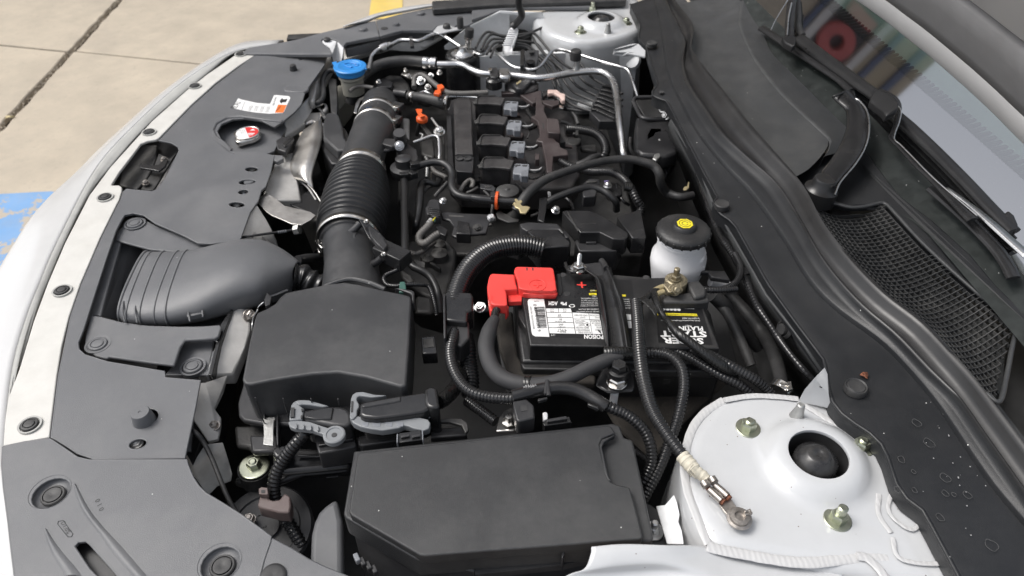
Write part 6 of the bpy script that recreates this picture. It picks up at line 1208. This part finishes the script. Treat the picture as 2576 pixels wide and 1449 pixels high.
tube('union_nut','alu',sp,'B','1030,635,-1.7 1075,610,-1.5 1120,590,-1.4',0,110,seg=6); tube('union_nut','aluc',sp,'B','1120,600,-1.5 1160,575,-1.4',0,85,seg=6); slab('pipe_clip','black',sp,'B','1400,470 1450,465 1470,590 1420,590',-.6,.7,.1)
rx=thing('drier_canister','black canister with pale metal top plate and capped service port','canister',P('B',2090,700,-4))
MB().lathe(P('B',2095,690,-2.6),[(3.9,-12),(3.9,-.6),(3.6,0),(2.4,.1),(2.35,.4),(1.2,.6),(1.0,1.2)],(0,0,1),36).build('canister_body','gloss',rx,ang=60); MB().lathe(P('B',2095,690,-2.2),[(2.5,-.2),(2.5,.1),(1.4,.3),(.9,.9),(.8,1.6),(.3,1.7)],(0,0,1),30).build('top_plate','alu',rx,ang=50)
MB().lathe(P('B',2165,600,-1.4),[(.7,-1),(.7,1.6),(1.0,1.7),(1.0,2.4),(.8,2.5),(.8,3.2)],(.1,0,1),18).build('service_port','steel',rx,ang=50); MB().lathe(P('B',2180,440,1.6),[(.95,-.6),(1.0,.9),(.9,1.2),(.1,1.2)],(.1,0,1),18).build('port_cap','rubber',rx)
for i in range(26): a=i*.2417; MB().box(P('B',2095,690,-2.6)+Vector((.0335*math.cos(a),.0335*math.sin(a),-.001)),(.5,.25,.3),math.degrees(a)).build('edge_notch','castd',rx)
s2=thing('bent_metal_pipe','bent bright metal pipe passing behind the upright black bracket to the cowl','pipe',P('C',1100,650,-2))
tube('pipe','alu',s2,'C','-10,665,-2 50,700,-2 110,695,-2 150,650,-1.8 190,605,-1.6 240,640,-1.8 330,730,-2 430,820,-2.2 520,868,-2.4 640,885,-2.4 720,895,-2.4 800,880,-2.2 860,830,-2 920,750,-1.6 980,670,-1.2 1050,636,-1 1130,645,-1 1300,690,-1 1500,755,-1 1700,815,-1 1850,855,-1 1950,890,-1.2 2000,960,-1.6 2040,1080,-2 2080,1200,-2.6 2100,1280,-3',0,40,seg=16)
L_=['500,450,-6 620,440,-6 740,410,-6 870,358,-6 905,385,-6.5 960,500,-7 1130,612,-8 1250,730,-9 1380,850,-10 1470,960,-11 1550,1030,-12 1700,1110,-12 1900,1210,-12',
'10,620,-5 60,520,-5 130,430,-5 200,412,-5 330,455,-5.5 560,478,-6 690,440,-6 760,430,-6 860,530,-7 1000,700,-8 1150,830,-9 1300,930,-10 1420,1060,-11 1540,1130,-12 1700,1200,-12 1900,1290,-12',
'80,640,-5.4 150,500,-5.4 230,440,-5.4 400,480,-6 600,492,-6.4 720,462,-6.6 800,580,-7 930,730,-8 1080,860,-9 1200,980,-10 1320,1110,-11 1450,1180,-12 1700,1290,-12 1900,1370,-12',
'110,660,-5.8 200,520,-5.8 300,500,-6 500,520,-6.4 700,540,-7 800,570,-7.4 900,700,-8 1010,800,-9 1080,920,-10 1160,1060,-11 1260,1180,-12 1400,1250,-12 1700,1370,-12',
'150,700,-6 250,560,-6.2 420,545,-6.6 640,575,-7 740,630,-7.6 850,740,-8.4 960,850,-9.2 1040,980,-10 1090,1100,-11 1180,1240,-12 1380,1320,-12 1600,1400,-12',
'200,740,-6.2 280,600,-6.4 500,590,-7 660,610,-7.4 760,700,-8 880,820,-9 960,950,-10 1030,1110,-11 1120,1260,-12 1300,1370,-12 1560,1450,-12',
'820,1000,-10 1000,1020,-11 1040,1120,-12 1020,1250,-12.4 1150,1380,-12.6 1300,1420,-12.6 1500,1440,-12.6']
nmL=['outermost','second','third','fourth','fifth','sixth','innermost']
for i,s in enumerate(L_):
    s=' '.join(','.join((q.split(',')[0],q.split(',')[1],str(float(q.split(',')[2])+5.5))) for q in s.split())
    hose('brake_line',f'{nmL[i]} of the thin black brake lines curving across the pale inner wing','rubber','C',s,0,34,'brake line',seg=10,group='thin black brake lines on the far side')
rb_=thing('line_clip_block','ribbed black clip block holding the thin brake lines','clip block',P('C',1700,1250,-10))
slab('block','black',rb_,'C','1650,1060 1800,1095 1850,1250 1880,1560 1600,1560 1475,1430 1520,1300',-6.3,2,.15)
for i in range(7): slab('block_rib','gloss',rb_,'C',f'{1640-i*24},{1100+i*50} {1700-i*24},{1085+i*50} {1860-i*10},{1130+i*62} {1850-i*10},{1150+i*62} {1700-i*24},{1110+i*50}',-5.7,1,.06)
wc=thing('washer_bottle','washer bottle with bright blue filler cap behind the radiator cover','washer bottle',P('B',640,850,-1))
c=P('B',642,850,-1.0); MB().lathe(c,[(3.0,-1.5),(3.05,-1.3),(3.05,-.7),(3.4,-.45),(3.45,-.1),(3.2,.05),(2.9,.0),(2.5,.12),(2.35,.0),(.1,.02)],(0,0,1),48).build('cap','blue',wc,ang=40)
slab('cap_tab','blue',wc,'B','410,800 470,785 480,830 450,860',-1.1,.4,.12); slab('cap_tab','blue',wc,'B','810,850 850,860 862,885 820,880',-1.1,.4,.12)
for s in ('565,820 640,810 655,850 680,860 655,870 600,855 565,820','690,820 715,825','700,840 735,848','660,812 740,822 750,840'): MB().sweep(pts('B',s,-.9),[.0011]*len(s.split()),6).build('washer_symbol','blue',wc)
M['beige']=mat('beige_tank_plastic',(.30,.29,.25),.45,var=.1,dust=.2)
MB().lathe(c,[(2.7,-1.9),(2.7,-2.4),(2.4,-2.8),(2.3,-6)],(0,0,1),36).build('neck','beige',wc); slab('tank','beige',wc,'B','470,1080 640,1080 700,1120 620,1230 480,1400 460,1200',-12,6,.8)
slab('tank_guard','rubber',wc,'B','360,1040 400,1000 470,1020 485,1300 480,1460 400,1449 380,1200',-6,1.5,.2)
hose('vent_tube','grey black rubber pipe looping below the blue washer cap','rubber','B','60,1325,-6 180,1330,-6 260,1310,-5.8 300,1240,-5.6 300,1140,-5.4 290,1060,-5.2 310,980,-4.8 360,920,-4.4 430,905,-4.2 500,950,-4.4 560,1010,-4.8 640,1060,-5.4 700,1100,-6',0,66)
slab('rad_tank','rad',body,'B','100,1150 130,1080 200,1000 260,850 330,700 400,720 420,800 330,920 230,1050 200,1200 180,1300 110,1300',-5,2,.4)
slab('rad_tank','rad',body,'B','50,1380 200,1330 340,1320 360,1380 300,1460 60,1470',-7,1.5,.4); slab('rad_tank','shield',body,'T','0,130 150,110 330,30 350,90 290,160 250,260 330,300 250,330 150,270 90,300 0,280',-7,1,.4)
tube('rad_pipe','alu',body,'T','245,110,-7 290,170,-7 330,250,-7',0,45)
bk=thing('upright_bracket','upright black plastic bracket in front of the bent metal pipe','bracket',P('C',720,830,-1))
slab('bracket_plate','black',bk,'C','638,655,-.4 690,645,-.4 825,640,-.4 815,750,-1.4 785,900,-2.6 770,1060,-3.6 720,1050,-3.6 630,1010,-3.4 640,850,-2.4',0,1.2,.15); slab('bracket_edge','gloss',bk,'C','585,640 640,630 630,840 580,835',-1,2.4,.1); slab('bracket_slot','dark',bk,'C','690,655 765,650 760,675 695,678',-.3,.1,0); lathe('bracket_hole','gloss',bk,'C',715,800,-1.4,[(1.0,0),(1.0,.15),(.8,.2)],seg=20)
slab('round_connector','black',bk,'C','470,1080 640,1020 730,990 740,1030 630,1140 540,1140',-3.4,1.4,.3); lathe('round_base','coil',bk,'C',600,1100,-4.6,[(3.6,-1),(3.6,0),(3.2,.3)],seg=30); slab('gold_spots','cream',bk,'C','530,1070 590,1030 595,1050 540,1090',-3.3,.1,0)
lathe('screw_cap','gloss',bk,'C',245,1035,-2.6,[(1.7,-1.5),(1.7,.2),(1.3,.5),(1.0,.3),(.5,.6)],seg=20)
gs=thing('grey_sleeve','worn grey corrugated sleeve with orange clip above the charge elbow','wire sleeve',P('B',1800,1100,-4)); p,r=tubepath('B','1470,1130,-6 1480,1010,-5.4 1540,965,-5 1620,990,-4.8 1720,1070,-4.6 1800,1130,-4.4 1900,1190,-4.4 2050,1205,-4.4 2250,1200,-4.4 2420,1190,-4.4',0,70); corrmb(p,r,.42,.12).build('sleeve','conduitg',gs,ang=80)
slab('orange_clip','orange',gs,'B','1762,1090 1830,1080 1860,1120 1810,1150 1820,1190 1790,1215 1720,1200 1740,1160 1775,1150',-3.4,.7,.12)
p,r=tubepath('B','640,1180,-4.4 700,1130,-4.2 780,1110,-4.2 860,1115,-4.2 945,1130,-4.2',0,50); g2=thing('grey_sleeve','short thin corrugated sleeve crossing the thick arching hose','wire sleeve',p[20]); corrmb(p,r,.34,.12).build('sleeve','conduitg',g2,ang=80)
tu=thing('turbo_pipe','short grey black rubber coupling with two steel band clamps left of the engine cover bar','hose',P('B',1650,1260,-5)); tube('coupling','rubber',tu,'B','1390,1235,-6,120 1440,1245,-6,125 1560,1255,-6,130 1700,1285,-6,150 1820,1310,-6,190 1900,1325,-6,200',0,150,seg=26)
tube('end_cap','black',tu,'B','1210,1200 1300,1205 1370,1215',-5.6,110,seg=12); clampring('steel',tu,'B','1415,1240,-6 1465,1248,-6',140); clampring('steel',tu,'B','1870,1320,-6 1915,1325,-6',205)
tc_=thing('turbo_housing','mixed cast metal and heat shields around the turbo above the charge elbow','turbocharger',P('B',1500,1000,-7))
slab('dome_shield','coil',tc_,'B','840,1280 880,1210 950,1170 1040,1165 1130,1190 1180,1250 1200,1300',-5.4,2,.8,3); slab('shield','shield',tc_,'B','1295,950 1370,895 1560,905 1640,930 1560,980 1440,1005',-5.4,.5,.15); slab('housing','castd',tc_,'B','1040,1010 1150,960 1300,970 1400,1060 1440,1200 1210,1200 1180,1110',-7.4,3,.5)
slab('housing','cast',tc_,'B','1500,1100 1700,1100 1760,1200 1620,1240 1500,1200',-9,3,.6); slab('housing','black',tc_,'B','950,1060 1100,990 1200,1060 1180,1120 1010,1120',-6.4,2,.2)
for x,y,d,m in ((1360,905,.9,'steel'),(1560,1050,1.8,'alu'),(1800,940,1.2,'steel'),(1010,1060,1.0,'steel'),(1690,980,1.1,'alu'),(1650,1130,1.3,'aluc'),(1400,985,.9,'steel')): MB().bolt(P('B',x,y,-5),d*.75,d*.45,d*1.1,(random.uniform(-.4,.4),-.4,1)).build('bolt',m,tc_,ang=28)
tube('oil_pipe','alu',tc_,'B','1540,1200 1600,1180 1660,1200 1730,1260',-5.4,34); tube('oil_pipe','alu',tc_,'B','1800,1290 1900,1250 2000,1240 2200,1250 2400,1270',-5.0,30); slab('gasket','steel',tc_,'B','1780,1200 1880,1210 1900,1225 1790,1225',-4.6,.3,.05)
slab('bracket','shield',tc_,'B','690,1449 720,1330 760,1265 880,1215 870,1240 780,1290 740,1400 730,1460',-6,.3,.06)
dp=thing('dipstick','bright orange oil dipstick handle left of the engine cover bar','dipstick',P('T',1550,180,-4)); slab('handle','orange',dp,'T','1490,112 1572,112 1575,140 1560,165 1610,200 1555,215 1530,190 1505,150',-3.4,.4,.1); lathe('handle_base','orange',dp,'T',1572,235,-4.4,[(1.15,-.5),(1.15,.1),(1.0,.3),(.5,.6)],(.1,-.1,1),24); tube('tube','castd',dp,'T','1560,250,-5 1530,350,-7 1510,450,-9',0,60)
slab('pale_panel','rad',dp,'T','1320,230 1410,235 1405,500 1360,470 1325,380',-11,1,.3)
ep=thing('steel_pipes','bright bent steel pipe frame left of the engine cover bar','pipe',P('T',1700,520,-5))
tube('pipe','alu',ep,'T','1460,545,-5 1560,510,-4.8 1680,465,-4.6 1750,465,-4.6 1785,500,-4.8 1792,600,-5.2 1795,700,-5.6 1790,770,-6',0,40,seg=14); tube('pipe','aluc',ep,'T','1540,430,-4.6 1580,450,-4.8 1560,500,-5',0,24); tube('pipe','aluc',ep,'T','1700,240,-5.4 1750,310,-5.4 1800,370,-5.4',0,34)
slab('brace','castd',ep,'T','1520,270 1560,260 1700,430 1720,450 1640,450',-6,.5,.1); MB().bolt(P('T',1795,410,-5),1.5,.7,2.2,(.1,-.3,1)).build('bolt','steel',ep,ang=28)
for s,m,w in (('1810,520,-7 1815,620,-7 1815,780,-7','alu',26),('1850,480,-8 1855,700,-8 1850,900,-8','castd',30),('1620,740,-6 1640,800,-6 1630,1000,-7','aluc',46),('1690,880,-7 1760,940,-7 1850,980,-7 1890,1010,-7','conduitg',66),('1690,900,-8 1695,1040,-8','alu',30),('1780,1000,-8 1785,1060,-8','alu',50)): tube('pipe',m,ep,'T',s,0,w)
slab('casting','cast',ep,'T','1540,520 1720,500 1740,700 1720,740 1560,700',-10,2,.4)
# thin clutter right and below the coils
cl2=thing('wiring_cluster','cluster of small black connectors, clips and bolts right of the thick heater hose start','connector',P('E',1300,1000,-5))
slab('connector','black',cl2,'E','60,955 200,970 240,1010 220,1040 60,1010',-6,1.4,.12); slab('connector_face','castd',cl2,'E','105,975 185,985 180,1005 110,995',-5.9,.2,.05)
lathe('round_plug','rubber',cl2,'E',372,1035,-5.4,[(2.0,-1.2),(2.0,0),(1.6,.25),(.5,.3),(.3,.5)],seg=30); slab('connector','black',cl2,'E','1235,960 1310,900 1420,905 1430,970 1260,990',-5.4,1.2,.12); slab('connector_face','cast',cl2,'E','1270,925 1395,920 1390,940 1280,945',-5.2,.3,.05)
slab('connector','black',cl2,'E','1230,1040 1340,1010 1400,1040 1380,1100 1240,1110',-3.4,2.2,.2); slab('connector','gloss',cl2,'E','1470,960 1600,940 1680,980 1690,1080 1600,1100 1520,1060',-6,1.6,.2); MB().bolt(P('E',1518,985,-5),1.1,.5,1.6).build('bolt','alu',cl2,ang=28)
slab('tape_spot','purple',cl2,'E','1480,920 1530,918 1530,940 1485,945',-5,.2,.05); slab('strap','gloss',cl2,'E','740,1120 820,1110 830,1150 790,1400 715,1370',-3.6,.8,.15); slab('light_tab','printg',cl2,'E','832,1045 865,1050 875,1110 840,1115',-4.4,.4,.06)
hose('cross_hose','slimmer black hose running right below the thick heater hose','seal','E','800,1190,-4.5 900,1130,-4 1050,1070,-3.6 1200,1020,-3.4 1330,1000,-3.4 1450,1030,-3.6 1540,1090,-4 1610,1170,-5 1620,1260,-7',0,84)
ca=thing('wire_conduit','ridged black conduit from the wiring cover passing under the thick heater hose','conduit',P('E',1200,780,-4)); corr('conduit','conduit',ca,'E','920,665,-6 980,700,-6 1060,745,-6 1150,775,-6 1250,800,-6 1350,820,-5.6 1450,820,-5 1560,825,-4.6 1670,880,-4.4 1750,960,-4.4 1810,1060,-5 1860,1160,-6 1900,1230,-7 1880,1330,-8',0,100,.46,.13,16)
p,r=tubepath('E','1715,985,-4.2 1790,1005,-4.4',0,130); MB().sweep(p,r,16,flat=.8).build('tape_band','tapeb',ca)
cbb=thing('wire_conduit','dark ridged conduit curving behind the wiring cover to the firewall','conduit',P('E',1400,400,-8)); corr('conduit','conduit',cbb,'E','1030,340,-8 1120,335,-8 1230,345,-8 1350,370,-8 1440,430,-8.4 1490,520,-9 1490,620,-10 1440,680,-11',0,110,.46,.13,16)
slab('conduit_clip','castd',cbb,'E','1150,345 1185,340 1185,400 1155,400',-6.8,.6,.08); slab('small_bracket','castd',cbb,'E','1060,430 1210,430 1220,480 1150,520 1050,500',-9,1,.3); slab('small_bracket','cast',cbb,'E','1200,520 1380,500 1400,580 1220,560',-12,1,.3)
slab('long_arm','brown',cbb,'E','970,500 1110,515 1115,540 980,530',-7,.4,.05); hose('inlet_hose','faint black hose bend under the dark conduit near the firewall','rubber','E','1160,750,-9 1250,720,-8.6 1340,670,-8.4 1420,650,-9',0,90)
pf=thing('foam_clip','pink cream foam padded clip behind the wiring cover','clip',P('C',1040,1210,-5)); slab('foam','pink',pf,'C','935,1150 1060,1152 1100,1190 1165,1210 1160,1290 1115,1290 1090,1240 1010,1190 940,1200',-5,1,.2); slab('clip_base','black',pf,'C','860,1180 935,1160 930,1210 880,1240',-5.5,1,.15); tube('loom','tapeb',pf,'C','940,1240,-6 1020,1240,-6 1100,1300,-6 1180,1380,-7',0,70)
tube('wire','gloss',pf,'C','1080,1400,-7 1250,1420,-8 1400,1410,-9 1500,1440,-10',0,34); boxo('ring','steel',pf,'C',1100,1390,-6.4,(1.4,1.2,.6),-20)
ob=thing('open_relay_box','open topped black plastic box below the cowl edge beside the brake lines','box',P('E',2050,110,-3))
rp=smooth_pts(pts('E','1812,20 1835,-20 1900,-30 2080,-32 2150,-25 2190,10 2225,90 2262,190 2220,212 2100,218 1960,214 1900,190 1860,120 1812,20',-2.4),None,4)[0]; MB().sweep(rp,[.004]*len(rp),10).build('rim','black',ob,ang=80)
slab('box_floor','dark',ob,'E','1830,0 2160,-20 2250,190 1950,205',-7,.5,.2); slab('box_wall','black',ob,'E','1850,180 1960,222 2220,220 2330,380 2320,600 2200,640 1900,620 1830,560 1830,300',-8,3,.6)
for x,y in ((2150,98),(2190,180)): MB().bolt(P('E',x,y,-1.8),1.1,.9,1.6,(-.6,-.6,.5)).build('bolt','steel',ob,ang=28)
slab('metal_part','terminal',ob,'E','1960,400 2000,320 2140,320 2150,360 2080,380 2060,420 2010,440 1990,470 1960,460',-8,1,.3); tube('rod','aluc',ob,'E','2110,450,-8 2150,540,-9 2170,640,-10',0,36); slab('metal_part','aluc',ob,'E','2030,670 2060,610 2110,600 2130,640 2080,690',-7,1,.2)
tube('lower_tube','castd',ob,'E','1780,430,-6 1775,520,-7 1800,600,-8 1860,650,-9 1960,610,-10',0,44); slab('side_block','black',ob,'E','1960,480 2180,460 2290,700 2200,830 2100,700',-12,2,.4)
# radiator cap and warning label
rc_=thing('radiator_filler','silver radiator pressure cap with red and white warning sticker in the cover recess','radiator cap',P('A',1790,970,-4))
cc=P('A',1792,968,-3.6); R0=MB()
pr_=[]; 
for k in range(64):
    a=2*math.pi*k/64; rr=.0235+.0085*max(0,math.cos(2*(a-1.1)))**3; pr_.append(Vector((cc.x+rr*math.cos(a),cc.y+rr*math.sin(a),cc.z)))
MB().prism(pr_,1.1).build('cap','steel',rc_,bevel=.3,seg=3); MB().lathe(cc,[(2.3,0),(2.35,.25),(2.2,.3),(2.1,.22),(.1,.22)],(0,0,1),40).build('cap_disc','steel',rc_)
hw=[cc+Vector((.0205*math.cos(a),.0205*math.sin(a),.0024)) for a in [math.radians(-78+i*9) for i in range(41)]]
def half(a0,a1,m): 
    q=[cc+Vector((.0205*math.cos(a),.0205*math.sin(a),.0024)) for a in [math.radians(a0+(a1-a0)*i/24) for i in range(25)]]; MB().add(q,[tuple(range(25))]).build('warning_sticker',m,rc_,noclean=True)
half(-70,110,'printr'); half(110,290,'printw')
m_=MB()
for i,s in enumerate(('NEVER OPEN WHEN HOT','ne pas ouvrir','CAUTION','open slowly')): textto(m_,s,cc+Vector((-.0165+.002*i,.008-.0042*i,.0026)),cc+Vector((-.002,.0085-.0042*i,.0026)),.16)
m_.build('lettering','printk',rc_,noclean=True); m_=MB(); m_.add([cc+Vector(q) for q in ((.004,.006,.0026),(.009,.0135,.0026),(.014,.006,.0026))],[(0,1,2)]); m_.box(cc+Vector((.0085,-.005,.0026)),(1.2,.3,.02)); m_.box(cc+Vector((.0085,-.010,.0026)),(.9,.25,.02)); m_.build('lettering','printw',rc_,noclean=True)
slab('neck','rubber',rc_,'A','1680,1080 1760,1030 1880,990 1960,960 1980,980 1900,1100 1800,1110 1700,1100',-5.2,3,.3)
wb=thing('warning_label','L shaped white and orange warning sticker on the radiator cover','sticker',P('A',1900,760,-2.8))
slab('sticker','printw',wb,'A','1725,712 1755,722 1860,745 1955,753 1965,735 1985,690 2005,688 2095,697 2103,710 2060,805 2050,818 1950,824 1850,815 1760,800 1695,785 1688,775',-2.86,.02,0)
slab('orange_field','printo',wb,'A','2015,758 2078,760 2052,816 1992,816',-2.845,.02,0)
m_=MB(); m_.add(pts('A','2030,725 2045,710 2050,720 2083,716 2072,740 2045,742 2040,750 2026,738',-2.84),[(0,1,2,3,4,5,6,7)])
for s,a,b,h in (('EE AU',(1712,785),(1750,740),1.3),('HIGH VOLTAGE',(1985,765),(2005,705),.35)): textto(m_,s,P('A',*a,-2.84),P('A',*b,-2.84),h)
for j in range(4):
    for i in range(3): textto(m_,('do not touch','moving fan','hot engine')[i],P('A',1800+j*42+i*9,802+j*4-i*1,-2.84),P('A',1815+j*42+i*9,765+j*2,-2.84),.16)
textto(m_,'WARNING',P('A',2008,805,-2.83),P('A',2040,768,-2.83),.35); m_.add(pts('A','1748,800 1775,735 1777,736 1750,801',-2.84),[(0,1,2,3)]); m_.build('lettering','printk',wb,noclean=True)
vb=thing('vacuum_clip','dark plastic clip block on the radiator cover edge beside the radiator cap','clip',P('A',2060,1040,-4)); slab('clip_body','black',vb,'A','2000,1015 2045,985 2080,1000 2095,985 2120,1000 2070,1100 2010,1080',-3.4,1.2,.2); slab('clip_arm','gloss',vb,'A','2040,1040 2110,990 2130,1000 2060,1060',-3,.6,.1); slab('clip_tab','cover',vb,'A','1975,1120 2050,1125 2055,1150 2010,1170 1975,1160',-3,.8,.15)

# small wires and clips between the coils, the wiring cover and the hoses
random.seed(5)
for i,(s_,w,m,lab) in enumerate((
 ('560,250,-7 600,300,-6.6 620,380,-6.6 600,440,-7','20','rubber','thin wire between second and third ignition coil and the wiring cover'),
 ('470,960,-6.5 520,1000,-6 560,1060,-5.6 540,1130,-5.4','30','tapeb','taped wire bundle dropping from the nearest coil to the thick heater hose'),
 ('560,880,-6 640,900,-6 720,890,-6 800,850,-6','26','tapeb','taped wires bridging nearest coil plug and wiring cover'),
 ('100,1040,-6 160,1100,-6.4 200,1200,-7 190,1300,-8','36','rubber','thin hose dropping left of the orange sealing ring'),
 ('1040,1120,-7 1100,1180,-7 1130,1260,-6','40','gloss','short glossy pipe above the black box beside the heater hose'),
 ('640,1330,-5 720,1300,-5 780,1240,-5.4 800,1160,-6','34','castd','dark metal pipe below the yellow spring clamp'),
 ('1620,960,-6 1640,1060,-6.4 1700,1160,-7 1760,1200,-8','36','conduit','thin sleeve beside the taped conduit near the firewall'),
 ('980,250,-7 1060,270,-7.4 1120,320,-8 1140,400,-8.6','40','rubber','short hose right of the wiring cover box'),
 ('1000,60,-7 1080,110,-7.6 1150,190,-8 1180,280,-8.6','44','rubber','curved black hose from the wiring cover toward the brake lines'))):
    hose('small_wire',lab,m,'E',s_,0,float(w),'wire',seg=10)
for s_,w,m,lab in (('1600,1180,-9 1660,1120,-8.6 1760,1090,-8.6 1860,1040,-8.8',50,'conduitg','grey sleeve stub behind the round black valve'),
 ('1740,1240,-8 1790,1180,-7.4 1850,1120,-7 1900,1060,-6.6',56,'rubber','short grey black hose crossing under the S shaped hose'),
 ('2060,1180,-6.4 2120,1080,-5.8 2190,1030,-5.6 2230,1060,-5.6 2210,1130,-6',60,'conduitg','frayed grey sleeve end beside the engine cover bar'),
 ('2150,1200,-5.6 2220,1170,-5.2 2290,1130,-5',44,'castd','small grey pipe stub beside the frayed sleeve')):
    p,r=ptw('T',s_,0,w); t=thing('sleeve_stub',lab,'sleeve',p[1]); pp,rr=smooth_pts(p,r,8); (corrmb(pp,rr,.4,.12) if m=='conduitg' else MB().sweep(pp,rr,12)).build('sleeve',m,t,ang=80)
